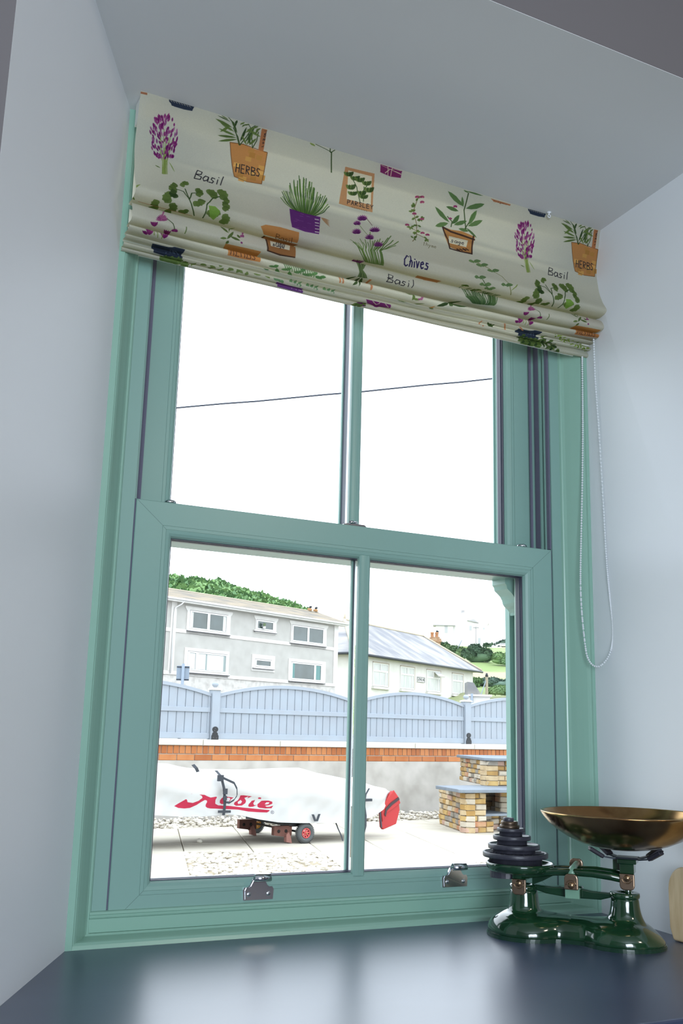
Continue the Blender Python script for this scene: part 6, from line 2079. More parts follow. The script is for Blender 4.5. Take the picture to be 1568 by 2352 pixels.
def cloth_mat(name, im, transl, bump_scale, bump_str, weave):
    m = bpy.data.materials.new(name); m.use_nodes = True; nt = m.node_tree; N = nt.nodes; Lk = nt.links
    b = N['Principled BSDF']; b.inputs['Roughness'].default_value = .85; b.inputs['Specular IOR Level'].default_value = .2
    ti = N.new('ShaderNodeTexImage'); ti.image = im; ti.extension = 'EXTEND'; uv = N.new('ShaderNodeUVMap'); uv.uv_map = 'UVMap'; Lk.new(uv.outputs[0], ti.inputs[0])
    tc = N.new('ShaderNodeTexCoord'); mp = N.new('ShaderNodeMapping'); mp.inputs['Scale'].default_value = weave; Lk.new(tc.outputs['Object'], mp.inputs[0])
    no = N.new('ShaderNodeTexNoise'); no.inputs['Scale'].default_value = bump_scale; no.inputs['Detail'].default_value = 3; Lk.new(mp.outputs[0], no.inputs[0])
    mr = N.new('ShaderNodeMapRange'); mr.inputs[3].default_value = .88; mr.inputs[4].default_value = 1.08; Lk.new(no.outputs[0], mr.inputs[0])
    mul = N.new('ShaderNodeVectorMath'); mul.operation = 'SCALE'; Lk.new(ti.outputs[0], mul.inputs[0]); Lk.new(mr.outputs[0], mul.inputs['Scale'])
    Lk.new(mul.outputs[0], b.inputs['Base Color'])
    bp = N.new('ShaderNodeBump'); bp.inputs['Strength'].default_value = bump_str; bp.inputs['Distance'].default_value = .0006; Lk.new(no.outputs[0], bp.inputs['Height']); Lk.new(bp.outputs[0], b.inputs['Normal'])
    if transl:
        t = N.new('ShaderNodeBsdfTranslucent'); mx = N.new('ShaderNodeMixShader'); mx.inputs[0].default_value = transl
        tn = N.new('ShaderNodeVectorMath'); tn.operation = 'MULTIPLY'; tn.inputs[1].default_value = (1.42, 1.38, 1.08); Lk.new(mul.outputs[0], tn.inputs[0]); Lk.new(tn.outputs[0], t.inputs[0])
        Lk.new(b.outputs[0], mx.inputs[1]); Lk.new(t.outputs[0], mx.inputs[2]); Lk.new(mx.outputs[0], N['Material Output'].inputs[0])
    return m

# ================================================================== ROMAN BLIND
LZ = dict(A=(.0267,.0022,1.2804), B=(.0221,.0105,1.2442), C=(.0331,.0094,1.2306), D=(.0259,.0099,1.2267), E=(.0167,.0094,1.2178), F=(.0100,.0017,1.2107))
def blind_profile(X):
    A, B, C_, D, E, F = [LZ[k][0]*X*X+LZ[k][1]*X+LZ[k][2] for k in 'ABCDEF']
    return [(-.111,1.506),(-.104,1.46),(-.097,1.42),(-.095,1.39),(-.104,1.35),(-.118,1.32),(-.129,1.303),(-.131,1.296),(-.124,A+.002),(-.105,A),
    (-.09,A+.003),(-.085,A+.001),(-.09,A-.003),(-.108,A-.008),(-.117,B+.012),(-.118,B+.004),(-.108,B),
    (-.085,B+.003),(-.08,B+.001),(-.084,B-.001),(-.097,(B+C_)/2+.002),(-.099,C_+.003),(-.09,C_),
    (-.07,C_+.003),(-.067,C_+.001),(-.07,C_-.0005),(-.079,D+.0025),(-.078,D+.001),(-.07,D),
    (-.058,D+.002),(-.057,D-.001),(-.066,E+.004),(-.065,E+.001),(-.058,E),
    (-.05,E+.002),(-.05,E-.001),(-.0545,F+.004),(-.053,F+.001),(-.047,F),(-.045,F+.004)]
def make_blind():
    root = thing('roman_blind', 'cream linen roman blind printed with potted herbs and lavender, half raised in folds', 'blind', (0,-.10,RV))
    P0 = np.array(blind_profile(0)); vv = np.concatenate([[0], np.cumsum(np.hypot(*np.diff(P0, axis=0).T))])*1000
    im = raster(FABRIC_PRINT, 2000, 940, 1.82, -549, -2, (200, 199, 191))
    V = []; UV = []; nx = 81
    # smooth sampling of the profile
    T = []
    for i in range(len(P0)-1): T += [i+.0, i+.34, i+.67]
    T.append(len(P0)-1)
    def cr(p, t):
        i = min(int(t), len(p)-2); f = t-i; p0 = p[max(i-1,0)]; p1 = p[i]; p2 = p[i+1]; p3 = p[min(i+2, len(p)-1)]
        m1 = (p2-p0)*.36; m2 = (p3-p1)*.36; return (2*f**3-3*f*f+1)*p1+(f**3-2*f*f+f)*m1+(-2*f**3+3*f*f)*p2+(f**3-f*f)*m2
    for i in range(nx):
        X = -.534+1.068*i/(nx-1); p = np.array(blind_profile(X))
        for t in T:
            y, z = cr(p, t); k = min(int(t), len(vv)-2); v = vv[k]+(t-k)*(vv[k+1]-vv[k])
            wob = .0012*math.sin(X*23+z*40)*min(1, max(0, (1.49-z)*8))
            V.append((X, y+wob+.10, min(z, 1.4995)-RV)); UV.append(((X*1000+549)*1.82/2000, 1-(v+2)*1.82/940))
    nt_ = len(T); F = []
    for i in range(nx-1):
        for j in range(nt_-1): F.append((i*nt_+j, (i+1)*nt_+j, (i+1)*nt_+j+1, i*nt_+j+1))
    me = bpy.data.meshes.new('fabric'); me.from_pydata(V, [], F); me.polygons.foreach_set('use_smooth', [True]*len(F))
    uvl = me.uv_layers.new(name='UVMap'); arr = np.array(UV, np.float32)[np.array(F).ravel()]; uvl.data.foreach_set('uv', arr.ravel())
    me.materials.append(cloth_mat('printed_linen', im, .50, 420, .35, (1, 1, 2.2)))
    fo = obj('fabric', me, None, root)
    white = mat('white_painted_batten', (228, 228, 222), .5)
    obj('headrail', MB().box(-.53,.53,.003,.035,-.046,-.001), white, root)
    obj('rod', MB().tube([(-.528,.0145,-.112),(.528,.0145,-.112)], .0035, 8), white, root)
    obj('bottom_bar', MB().box(-.50,.50,.0585,.0615,-.285,-.262), white, root)
    obj('fold_backing', MB().box(-.528,.528,.020,.021,-.212,-.128).box(-.528,.528,.034,.035,-.250,-.212), mat('blind_fold_backing', (225, 222, 208), .9), root)  # unseen sheets standing for folded fabric, added to darken the lower blind
    obj('control_unit', MB().box(.510,.531,.040,.056,-.262,-.238), white, root)
    for x in (-.34,-.02,.30):
        obj('lift_cord', MB().tube([(x,.038,-.05),(x,.040,-.26)], .0007, 5), white, root)
    # bead chain
    cp = [(.520,-.088,1.262),(.521,-.088,1.15),(.523,-.093,1.02),(.5235,-.099,.86),(.5235,-.1035,.74),(.5245,-.109,.66),(.5255,-.114,.60),(.5245,-.110,.56),(.5200,-.100,.535),(.5130,-.085,.5205),(.5090,-.070,.522),(.5060,-.058,.536),(.5045,-.052,.560),(.4990,-.050,.63),(.4985,-.0485,.70),(.5035,-.0485,.80),(.5100,-.049,.92),(.5140,-.050,1.03),(.5165,-.050,1.12),(.5185,-.050,1.215)]
    P = [Vector(q) for q in cp]; dense = []
    for i in range(len(P)-1):
        p0, p1, p2, p3 = P[max(i-1,0)], P[i], P[i+1], P[min(i+2,len(P)-1)]
        for s_ in range(20):
            f = s_/20; dense.append(.5*((2*p1)+(p2-p0)*f+(2*p0-5*p1+4*p2-p3)*f*f+(3*p1-p0-3*p2+p3)*f**3))
    dense.append(P[-1]); mb = MB(); acc = 0; last = dense[0]; nxt = 0
    def bead(p): mb.sphere((p.x, p.y+.10, p.z-RV), .00215, 8, 6)
    for q in dense:
        acc += (q-last).length; last = q
        if acc >= nxt: bead(q); nxt += .0050
    mb.tube([(q.x, q.y+.10, q.z-RV) for q in dense[::4]+[dense[-1]]], .0006, 4)
    ch = obj('bead_chain', mb, mat('white_plastic_beads', (222, 226, 230), .35), root); tag(ch, 'white plastic bead chain loop', kind='stuff')
    return root
make_blind()
ey = MB().lathe([(0,0),(.005,0),(.005,-.002),(.0015,-.003),(.0015,-.006),(0,-.006)], (.378,-.119,RV), 14)
ey.tube([(.378+.0035*math.cos(a*PI/6), -.119, RV-.009+.0035*math.sin(a*PI/6)) for a in range(13)], .0012, 6)
tag(obj('cord_hook', ey, mat('white_plastic_beads', (222, 226, 230), .35)), 'tiny white screw eye in the recess ceiling just above the blind', 'hook')

# ================================================================== KITCHEN SCALES
IRON = mat('green_enamelled_iron', (18, 50, 31), .12, spec=.6, noise=((30, 68, 42), 22, .4, .75), bump=(70, .10, .0006), coat=.7)
IRONRIM = mat('dark_green_rim', (26, 56, 42), .2, coat=.5)
BLACKI = mat('black_cast_iron', (56, 56, 66), .38, spec=.5, noise=((70, 70, 80), 90, .45, .8), bump=(300, .35, .0004))
BRONZE = mat('bronze_bearing_cover', (150, 128, 108), .30, metal=.9)
BRASS = mat('tarnished_brass', (182, 150, 104), .20, metal=1.0, noise=((124, 92, 60), 9, .42, .62), bump=(22, .08, .002))
RUB = mat('black_rubber_pad', (38, 36, 48), .5)
TH = math.radians(-49)
SC = thing('kitchen_scales', 'glossy dark green cast-iron balance scales standing on the slate worktop', 'scales', (.302,-.2475,.030), TH)
def smax(a, b, k): 
    h = max(0, min(1, .5+.5*(a-b)/k)); return b*(1-h)+a*h+k*h*(1-h)
def hw(u):
    def el(c, r, m): t = 1-((u-c)/r)**2; return m*math.sqrt(t) if t > 0 else 0
    wv = .043 if abs(u) < .10 else 0
    return smax(max(el(-.084,.0725,.0735), el(.0800,.0725,.0735)), wv, .010) if abs(u) < .10 else max(el(-.084,.0725,.0735), el(.0800,.0725,.0735))
us = [-.1565+.3090*(1-math.cos(PI*i/60))/2 for i in range(61)]
def outline(k, inset=0):
    a = [(u*(1-inset*6), -max(hw(u)-inset, 0)*k) for u in us]; b = [(u*(1-inset*6), max(hw(u)-inset, 0)*k) for u in reversed(us[1:-1])]
    return a+b
HT = [(-.157,0),(-.155,.010),(-.150,.020),(-.140,.0300),(-.125,.0370),(-.105,.0400),(-.06,.0385),(-.03,.0365),(0,.0355),(.03,.036),(.06,.0385),(.10,.0395),(.118,.0330),(.132,.0225),(.143,.0130),(.150,.006),(.153,0)]
def hgt(u):
    for (a, x), (b, y) in zip(HT, HT[1:]):
        if a <= u <= b: return x+(y-x)*(u-a)/(b-a)
    return 0
bm_ = MB(); nst = 20; k0 = 0; rows = []
ubs = [-.1545+.3055*(1-math.cos(PI*i/64))/2 for i in range(65)]
for u in ubs:
    h = max(hgt(u), .002); w2 = max(hw(u)-.004, .002); row = []
    for j in range(nst+1):
        a = PI*j/nst; c_ = math.cos(a); s_ = math.sin(a)
        row.append((u, -w2*math.copysign(abs(c_)**.85, c_), .004+h*abs(s_)**.80))
    rows.append(row)
for r_ in rows: bm_.v += r_
W_ = nst+1
for i in range(len(rows)-1):
    for j in range(nst): bm_.f.append((i*W_+j, (i+1)*W_+j, (i+1)*W_+j+1, i*W_+j+1)); bm_.sm.append(True)
    bm_.f.append((i*W_, i*W_+nst, (i+1)*W_+nst, (i+1)*W_)); bm_.sm.append(True)
bm_.f.append(tuple(range(W_))); bm_.f.append(tuple(reversed([(len(rows)-1)*W_+j for j in range(W_)]))); bm_.sm += [True, True]
for (c_, r0) in ((-.090, .0235), (.0855, .0225)):
    bm_.lathe([(0,.006),(.056,.006),(.051,.018),(.042,.028),(.0330,.038),(.0280,.048),(r0+.0026,.060),(r0+.0016,.070),(r0+.0012,.079),(0,.079)], (c_,0,0), 40)
base = obj('base', bm_, IRON, SC)
rm = base.modifiers.new('remesh', 'REMESH'); rm.mode = 'VOXEL'; rm.voxel_size = .0024; rm.use_smooth_shade = True
sm_ = base.modifiers.new('smooth', 'SMOOTH'); sm_.factor = .6; sm_.iterations = 14
rim = MB(); rim.prism(outline(1.0), 0.0, .0042, 'z'); rim.prism(outline(.985, .001), .0042, .0062, 'z'); obj('base_rim', rim, IRONRIM, SC)
# collars on the two pillars and the fixed bar that joins them
for (c_, r0, z0) in ((-.090,.0240,.0765), (.0855,.0240,.0765)):
    cb = MB(); cb.lathe([(r0-.001,z0),(r0+.001,z0+.001),(r0+.0015,z0+.004),(r0+.001,z0+.0085),(r0-.001,z0+.0095),(.0145,z0+.0095),(.0130,z0+.0085),(.0130,z0-.002),(r0-.001,z0)], (c_,0,0), 36)
    obj('collar', cb, IRON, SC)
xb = MB(); xb.prism([(-.070,.079),(-.050,.0735),(-.012,.0700),(.012,.0700),(.045,.0705),(.064,.076),(.066,.0830),(.030,.0835),(.013,.0860),(-.010,.0870),(-.040,.0855),(-.070,.0870)], -.007, .007, 'y')
xb.box(-.013,.012,-.020,-.007,.0710,.0880); xb.box(-.013,.012,.007,.020,.0710,.0880)
o = obj('cross_bar', xb, IRON, SC); bevel(o, .002)
# balance beam: two bowed arms tied at the ends
bb = MB()
for sy in (-1, 1):
    P = [(-.098,sy*.012,.1010),(-.085,sy*.018,.1035),(-.055,sy*.0215,.1095),(-.030,sy*.0225,.1135),(0,sy*.023,.1150),(.035,sy*.0225,.1155),(.065,sy*.0205,.1130),(.088,sy*.015,.1085),(.098,sy*.011,.1060)]
    bb.tube(P, [.0060,.0068,.0072,.0066,.0062,.0068,.0072,.0066,.0058], 10)
for x, z in ((-.0945,.1015),(0,.1145),(.0945,.1065)): bb.tube([(x,-.023,z),(x,.023,z)], [.006,.006], 10)
bb.prism([(-.074,.1000),(-.030,.1080),(-.055,.094),(-.074,.086)], -.005, .005, 'y')
obj('beam', bb, IRON, SC)
# bearing covers with slotted screws
def cover(x, z0, z1, y, front=-1, wd=.0125, scz=None, up=True):
    h = wd
    pl = [(x-h,z0+h*.55),(x-h*.9,z0+h*.2),(x-h*.55,z0),(x+h*.55,z0),(x+h*.9,z0+h*.2),(x+h,z0+h*.55),(x+h,z1),(x-h,z1)] if up else [(x-h,z0),(x+h,z0),(x+h,z1-h*.6),(x+h*.85,z1-h*.2),(x+h*.5,z1),(x-h*.5,z1),(x-h*.85,z1-h*.2),(x-h,z1-h*.6)]
    o_ = obj('bearing_cover', MB().prism(pl, y, y+front*.006, 'y'), BRONZE, SC); bevel(o_, .0018, 3)
    s_ = MB(); zz = scz
    s_.lathe([(0,y+front*.0078),(.0052,y+front*.0076),(.0058,y+front*.0062),(.0058,y+front*.0055),(0,y+front*.0055)], (x,0,zz), 18, 'y')
    s_.tube([(x+.0085*math.cos(a), y+front*.006, zz+.0085*math.sin(a)) for a in [PI*(1+i/10) if up else PI*i/10 for i in range(11)]], .0009, 6)
    a_ = 2.5; s_.tube([(x-.0045*math.cos(a_), y+front*.0077, zz-.0045*math.sin(a_)), (x+.0045*math.cos(a_), y+front*.0077, zz+.0045*math.sin(a_))], .0006, 5)
    obj('screw', s_, mat('brass_screw', (142, 118, 92), .25, metal=.9), o_)
cover(-.0935, .0700, .0965, -.021, scz=.0895)
cover(.0930, .0925, .1190, -.020, scz=.1120)
cover(0.000, .0870, .1130, -.0300, scz=.0945, up=False, wd=.0120)
cover(-.002, .1020, .1320, .0300, front=1, scz=.110, up=False, wd=.0120)
lk = MB(); lk.tube([(0,-.028,.110),(0,-.022,.1185),(0,.026,.1240)], [.0065,.0062,.0050], 10); lk.box(-.0125,.0120,-.0245,-.016,.0715,.0885); obj('fulcrum_link', lk, mat('worn_green_enamel', (120, 160, 138), .3), SC)
# left weight plate on its post
wp = MB(); wp.lathe([(0,.1125),(.0500,.1125),(.0550,.1135),(.0575,.1215),(.0590,.1230),(.0608,.1225),(.0612,.1190),(.0600,.1130),(.0560,.1085),(.0480,.1065),(.018,.1055),(0,.1055)], (-.0965,0,0), 56)
obj('weight_plate', wp, IRON, SC)
pb = MB(); pb.box(-.1065,-.0815,-.020,.014,.0935,.1065); pb.prism([(-.1120,.1065),(-.0770,.1065),(-.0815,.1015),(-.1065,.1015)], -.018, .018, 'y'); pb.tube([(-.093,0,.095),(-.093,0,.040)], .0060, 10)
o = obj('plate_post', pb, IRON, SC); bevel(o, .0012)
cw = MB(); cw.prism([(-.1270+.0250*math.cos(PI+a*PI/10), .016*math.sin(PI+a*PI/10)) for a in range(0,11)], .0935, .1055, 'z'); obj('counterweight', cw, BLACKI, SC)
# right post, pan bracket and rubber pads
rp = MB(); rp.box(.0800,.1040,-.017,.013,.1180,.1345); rp.box(.0770,.1085,-.021,.018,.1345,.1420); rp.tube([(.091,0,.12),(.091,0,.040)], .0060, 10)
rp.box(.066,.082,.004,.016,.1205,.1410)
o = obj('pan_post', rp, IRON, SC); bevel(o, .0012)
br = MB(); br.box(.0740,.1100,-.016,.016,.1418,.1448)
pads = []
for a in (math.radians(205), math.radians(-22), math.radians(38), math.radians(140)):
    ca, sa = math.cos(a), math.sin(a); c_ = Vector((.091, 0, 0))
    pts = [(c_.x+ca*r_, sa*r_, z_) for r_, z_ in ((.008,.1432),(.026,.1418),(.040,.1440),(.052,.1500),(.066,.1600))]
    br.ribbon(pts, .0110, .0022, (-sa, ca, 0)); pads.append((a, ca, sa))
obj('pan_bracket', br, mat('dark_steel_bracket', (52, 58, 66), .3, metal=.7), SC)
for a, ca, sa in pads:
    p = MB(); d = Vector((ca*.014, sa*.014, .0100)); A = Vector((.091+ca*.042, sa*.042, .1435)); B = Vector((.091+ca*.0655, sa*.0655, .1570))
    t = Vector((-sa, ca, 0)); nrm = (B-A).normalized().cross(t).normalized()
    if nrm.z < 0: nrm = -nrm
    V = []
    for q, hw_ in ((A, .0065), (B, .0080)):
        for (i_, j_) in ((-1,-.4),(1,-.4),(1,.6),(-1,.6)): V.append(q+t*hw_*i_+nrm*.0068*j_)
    p.add(V, [(3,2,1,0),(4,5,6,7),(0,1,5,4),(1,2,6,5),(2,3,7,6),(3,0,4,7)])
    o = obj('rubber_pad', p, RUB, SC); bevel(o, .0018, 3)
RZ = Matrix.Rotation(TH, 3, 'Z')
def on_scale(u, v, z): p = RZ @ Vector((u, v, 0)); return (.302+p.x, -.2475+p.y, .030+z)
# brass pan
pan = MB()
outp = [(.0,.1560),(.030,.1572),(.052,.1605),(.075,.1665),(.096,.1755),(.115,.1870),(.130,.1990),(.1395,.2105),(.1420,.2150),(.1430,.2168),(.1428,.2186),(.1420,.2188),(.1405,.2172)]
inp = [(.1375,.2110),(.128,.2000),(.113,.1885),(.094,.1772),(.073,.1683),(.051,.1620),(.029,.1590),(.0,.1578)]
pan.lathe([(a, b-.1560) for a, b in outp+inp], (0,0,0), 96)
o = obj('weighing_pan', pan, BRASS); o.location = on_scale(.0885, -.005, .1560)
tag(o, 'wide round tarnished brass pan resting on the green scales', 'bowl')
# stack of weights on the left plate
def weight(lbl, u, prof, m, ribs=False):
    z0 = prof[0][1]; mb = MB(); mb.lathe([(0, 0)]+[(a, b-z0) for a, b in prof], (0,0,0), 56)
    if ribs:
        for i in range(18):
            a = 2*PI*i/18; ca, sa = math.cos(a), math.sin(a)
            mb.ribbon([(.030*ca, .030*sa, prof[-1][1]-z0+.0006), (.052*ca, .052*sa, prof[-1][1]-z0+.0006)], .0022, .0012, (-sa, ca, 0))
    o_ = obj('scale_weight', mb, m); o_.location = on_scale(u, 0, z0); o_.rotation_euler = (0,0,TH)
    return tag(o_, lbl, 'weight', 'graduated weights stacked on the scales')
def disc(z0, zb, z1, rb, rf, rec=.0012):
    return [(rb-.0005,z0),(rb,z0+.0006),(rb,zb),(rf-.0008,zb),(rf,zb+.001),(rf,z1-.001),(rf-.001,z1),(rf-.0035,z1),(rf-.0042,z1-rec),(0,z1-rec)]
weight('largest black iron weight, bottom of the stack on the green plate', -.1050, disc(.1126,.1310,.1395,.0475,.0585), BLACKI, True)
weight('second largest black iron weight, just above the biggest disc', -.1075, disc(.1384,.1452,.1535,.0380,.0465), BLACKI)
weight('third black iron weight up, middle of the stack', -.1110, disc(.1524,.1605,.1680,.0270,.0340), BLACKI)
weight('small black iron disc weight just under the bronze-coloured ones', -.1130, disc(.1669,.1745,.1808,.0205,.0250), BLACKI)
DB = mat('dark_bronze_weight', (88, 74, 62), .35, metal=.7)
weight('wider dark bronze weight lying on the smallest black iron disc', -.1150, disc(.1797,.1800,.1862,.0172,.0178,.0006), DB)
weight('narrower dark bronze weight, second from the top of the stack', -.1155, disc(.1857,.1860,.1925,.0148,.0154,.0006), DB)
weight('tiny black weight crowning the very top of the stack', -.1170, disc(.1920,.1922,.1985,.0093,.0097,.0005), BLACKI)

# pale wooden board at the right edge, leaning on the right-hand wall
bd = MB(); pl = []
Yb, Zb = (-.300, -.56), (.0, .125)
for cx, cz, a0 in ((-.335,.085,0), (-.525,.085,90)):
    for i in range(9):
        a = math.radians(a0+i*11.25); pl.append((cx+.036*math.cos(a), cz+.040*math.sin(a)))
pl += [(-.556,.012),(-.545,.0),(-.312,.0),(-.303,.02)]
bd.prism(pl, -.009, .009, 'x')
o = obj('wooden_board', bd, mat('pale_wood', (206, 184, 146), .5, noise=((186, 160, 120), 14, .35, .7, (1, 6, 1)))); bevel(o, .004, 3)
o.location = (.473, 0, .0305); o.rotation_euler = (0, math.radians(3), 0)
tag(o, 'rounded pale wooden board leaning on the right wall, cut off by the picture edge', 'board')

# ================================================================== OUTSIDE: YARD
G = -.70
OUTDOOR[:] = (.845, .835, .82)
CONC = mat('pale_concrete_paving', (226, 221, 208), .85, noise=((204, 196, 178), 2.2, .35, .75), bump=(60, .15, .002))
CONC2 = mat('render_wall_grey', (214, 211, 206), .9, noise=((180, 177, 170), 3.5, .40, .75), bump=(40, .3, .003))
MORT = mat('mortar', (205, 196, 184), .95)
JOINT = mat('dark_joint_sand', (120, 108, 84), .95)
BRICK = [mat('orange_brick_%s' % n, c, .85, noise=(c2, 12, .3, .8), bump=(90, .3, .002)) for n, c, c2 in
         (('plain', (206, 132, 78), (190, 112, 60)), ('dark', (192, 118, 66), (176, 100, 55)), ('light', (216, 146, 90), (200, 124, 72)))]
COPE = mat('pale_coping_stone', (240, 238, 230), .7, noise=((222, 218, 206), 3, .4, .8))
FBLUE = mat('pale_blue_fence_paint', (171, 181, 194), .55, noise=((174, 187, 202), 5, .4, .7))
BLK = mat('black_ironwork', (30, 32, 36), .5)
PEB = mat('pale_pebbles', (252, 248, 240), .8, noise=((204, 196, 180), 6, .42, .62), bump=(80, .2, .002))
AP = math.radians(-16)
patio = thing('patio', None, None, (2.0, 7.08, G), AP, kind='structure')
obj('sand', MB().box(-.0,1.22,-2.45,0,-.05,-.011), mat('pale_sand', (176, 164, 140), .95), patio)
obj('joint_bed', MB().box(-9,12,-9,9,-.10,-.012), JOINT, patio)
slab = MB(); slab.add([(.004,.004,-.05),(.606,.004,-.05),(.606,.606,-.05),(.004,.606,-.05),(.004,.004,-.004),(.606,.004,-.004),(.606,.606,-.004),(.004,.606,-.004),(.010,.010,0),(.600,.010,0),(.600,.600,0),(.010,.600,0)],
    [(0,3,2,1),(0,1,5,4),(1,2,6,5),(2,3,7,6),(3,0,4,7),(4,5,9,8),(5,6,10,9),(6,7,11,10),(7,4,8,11),(8,9,10,11)])
sm_me = slab.mesh('paving_slab', CONC)
thw = math.radians(7); WD = Vector((math.cos(thw), math.sin(thw), 0)); WN = Vector((-math.sin(thw), math.cos(thw), 0)); W0 = Vector((5.061, 10.126, 0))
cA, sA = math.cos(AP), math.sin(AP)
for i in range(-8, 14):
    for j in range(-10, 8):
        if i in (0, 1) and j in (-1, -2, -3, -4): continue
        if i in (4, 5) and j in (-2, -3): continue
        cx, cy = i*.61+.305, j*.61+.305; wx, wy = 2.0+cx*cA-cy*sA, 7.08+cx*sA+cy*cA
        if wy < .4: continue
        dd = (Vector((wx, wy, 0))-W0).dot(WN)
        if dd > -.55: continue
        inst('paving_slab', sm_me, patio, (i*.61, j*.61, rnd.uniform(-.0015,.0015)))
def pebble_mesh(rr, pts, name, parent):
    """many small stones as one mesh; pts = (x,y,z,size)"""
    t = (1+5**.5)/2; iv = [Vector(v).normalized() for v in ((-1,t,0),(1,t,0),(-1,-t,0),(1,-t,0),(0,-1,t),(0,1,t),(0,-1,-t),(0,1,-t),(t,0,-1),(t,0,1),(-t,0,-1),(-t,0,1))]
    fi = [(0,11,5),(0,5,1),(0,1,7),(0,7,10),(0,10,11),(1,5,9),(5,11,4),(11,10,2),(10,7,6),(7,1,8),(3,9,4),(3,4,2),(3,2,6),(3,6,8),(3,8,9),(4,9,5),(2,4,11),(6,2,10),(8,6,7),(9,8,1)]
    mb = MB()
    for (x, y, z, s) in pts:
        a = rr.uniform(0, PI); q = Matrix.Rotation(a, 3, 'Z') @ Matrix.Rotation(rr.uniform(-.5,.5), 3, 'X'); sc = (s*rr.uniform(.8,1.3), s*rr.uniform(.6,1), s*rr.uniform(.4,.75))
        mb.add([tuple(q @ Vector((v.x*sc[0], v.y*sc[1], v.z*sc[2]))+Vector((x, y, z))) for v in iv], fi, True)
    return mb
rr = random.Random(3)
pts = []
for k in range(1900):
    x, y = rr.uniform(.0, 1.22), rr.uniform(-2.45, .0); pts.append((x, y, rr.uniform(-.02,.0), rr.uniform(.016,.034)))
for k in range(500): pts.append((rr.uniform(2.44, 3.66), rr.uniform(-1.83, -.62), rr.uniform(-.02,.0), rr.uniform(.016,.032)))
pb_ = obj('pebble_bed', pebble_mesh(rr, pts, '', None), PEB, fix=False); pb_.location = (2.0, 7.08, G); pb_.rotation_euler = (0,0,AP)
tag(pb_, 'square bed of rounded pale pebbles let into the paving', 'pebbles', kind='stuff')
pts = []
for k in range(2600):
    s_ = rr.uniform(-4.5, 2.0); n_ = rr.uniform(-.78, -.05); p = W0+WD*s_+WN*n_; pts.append((p.x, p.y, G+rr.uniform(-.01,.025)+(.03 if rr.random() < .2 else 0), rr.uniform(.014,.034)))
g_ = obj('gravel_strip', pebble_mesh(rr, pts, '', None), PEB, fix=False); tag(g_, 'strip of white stones along the foot of the garden wall', 'gravel', kind='stuff')
lp = obj('pebble', pebble_mesh(rr, [(0,0,.018,.036)], '', None), mat('white_pebble', (238, 234, 222), .7), fix=False); lp.location = (2.343, 7.678, G)
tag(lp, 'single white pebble lying alone on the paving in front of the boat', 'pebble')
lp2 = obj('pebble', pebble_mesh(rr, [(0,0,.016,.034)], '', None), mat('brown_pebble', (120, 92, 80), .8), fix=False); lp2.location = (3.34, 9.0, G)
tag(lp2, 'single brown stone lying by the gravel beneath the boat', 'pebble')

# garden wall with coping and brick courses (local x along the wall, -y towards the house)
gw = thing('garden_wall', 'low grey rendered garden wall topped with orange bricks and pale coping', 'wall', tuple(W0), thw)
obj('rendered_face', MB().box(-5.5,8,0,.22,G,-.026), CONC2, gw)
obj('brick_core', MB().box(-5.5,8,.012,.21,-.026,.145), MORT, gw)
mst = [MB().bbox(0,.2155,0,.10,-.024,.0415,.003).mesh('brick', b) for b in BRICK]
mro = [MB().bbox(0,.0655,0,.10,.0525,.1450,.003).mesh('brick', b) for b in BRICK]
x = -5.5
k = 0
while x < 6.0:
    inst('brick', rnd.choice(mst), gw, (x+.03, rnd.uniform(-.003,.002), 0)); x += .2255
x = -4.4
while x < 4.6:
    inst('brick', rnd.choice(mro), gw, (x, rnd.uniform(-.003,.003), rnd.uniform(-.001,.001))); x += .0755
cp_ = MB().bbox(.003,1.047,-.030,.25,.147,.2155,.006).mesh('coping_stone', COPE)
for i in range(-5, 7): inst('coping_stone', cp_, gw, (i*1.05+.10, 0, 0))

# blue fence on the wall: bowed panels between posts
FP = 1.835; PX0 = .235
fence = thing('garden_fence', 'pale blue garden fence of bowed panels and ball-topped posts on the wall', 'fence', tuple(W0+WN*.10), thw)
def fence_panel(x0, x1):
    L = x1-x0
    def top(x): t = (x/L-.5)*2; return .762+.134*(1-t*t)
    c_ = MB(); N_ = 28; xs = [L*i/N_ for i in range(N_+1)]
    c_.prism([(x_, top(x_)) for x_ in xs]+[(x_, top(x_)-.040) for x_ in reversed(xs)], -.022, .045, 'y'); c_.bbox(0,.03,-.012,.0,.292,.765,.002); c_.bbox(L-.03,L,-.012,.0,.292,.765,.002)
    p = obj('fence_panel', c_, FBLUE, fence); p.location = (x0, 0, 0)
    n = 18; bw = L/n
    for i in range(n):
        a, b = i*bw+.002, (i+1)*bw-.002; m_ = MB()
        pl = [(a,.235),(b,.235),(b,top(b)-.028),((a+b)/2,top((a+b)/2)-.028),(a,top(a)-.028)]
        k_ = .006; pf = [(a+k_,.235),(b-k_,.235),(b-k_,top(b)-.028),((a+b)/2,top((a+b)/2)-.028),(a+k_,top(a)-.028)]
        m_.add([(q[0],.006,q[1]) for q in pl]+[(q[0],.0,q[1]) for q in pf]+[(q[0],.022,q[1]) for q in pl], [(5,6,7,8,9),(14,13,12,11,10)]+[(q,(q+1)%5,(q+1)%5+5,q+5) for q in range(5)]+[(q+10,(q+1)%5+10,(q+1)%5,q) for q in range(5)])
        obj('board', m_, FBLUE, p)
    obj('rail', MB().bbox(0,L,-.020,.0,.535,.592,.003), FBLUE, p); obj('rail', MB().bbox(0,L,-.020,.022,.225,.292,.003), FBLUE, p)
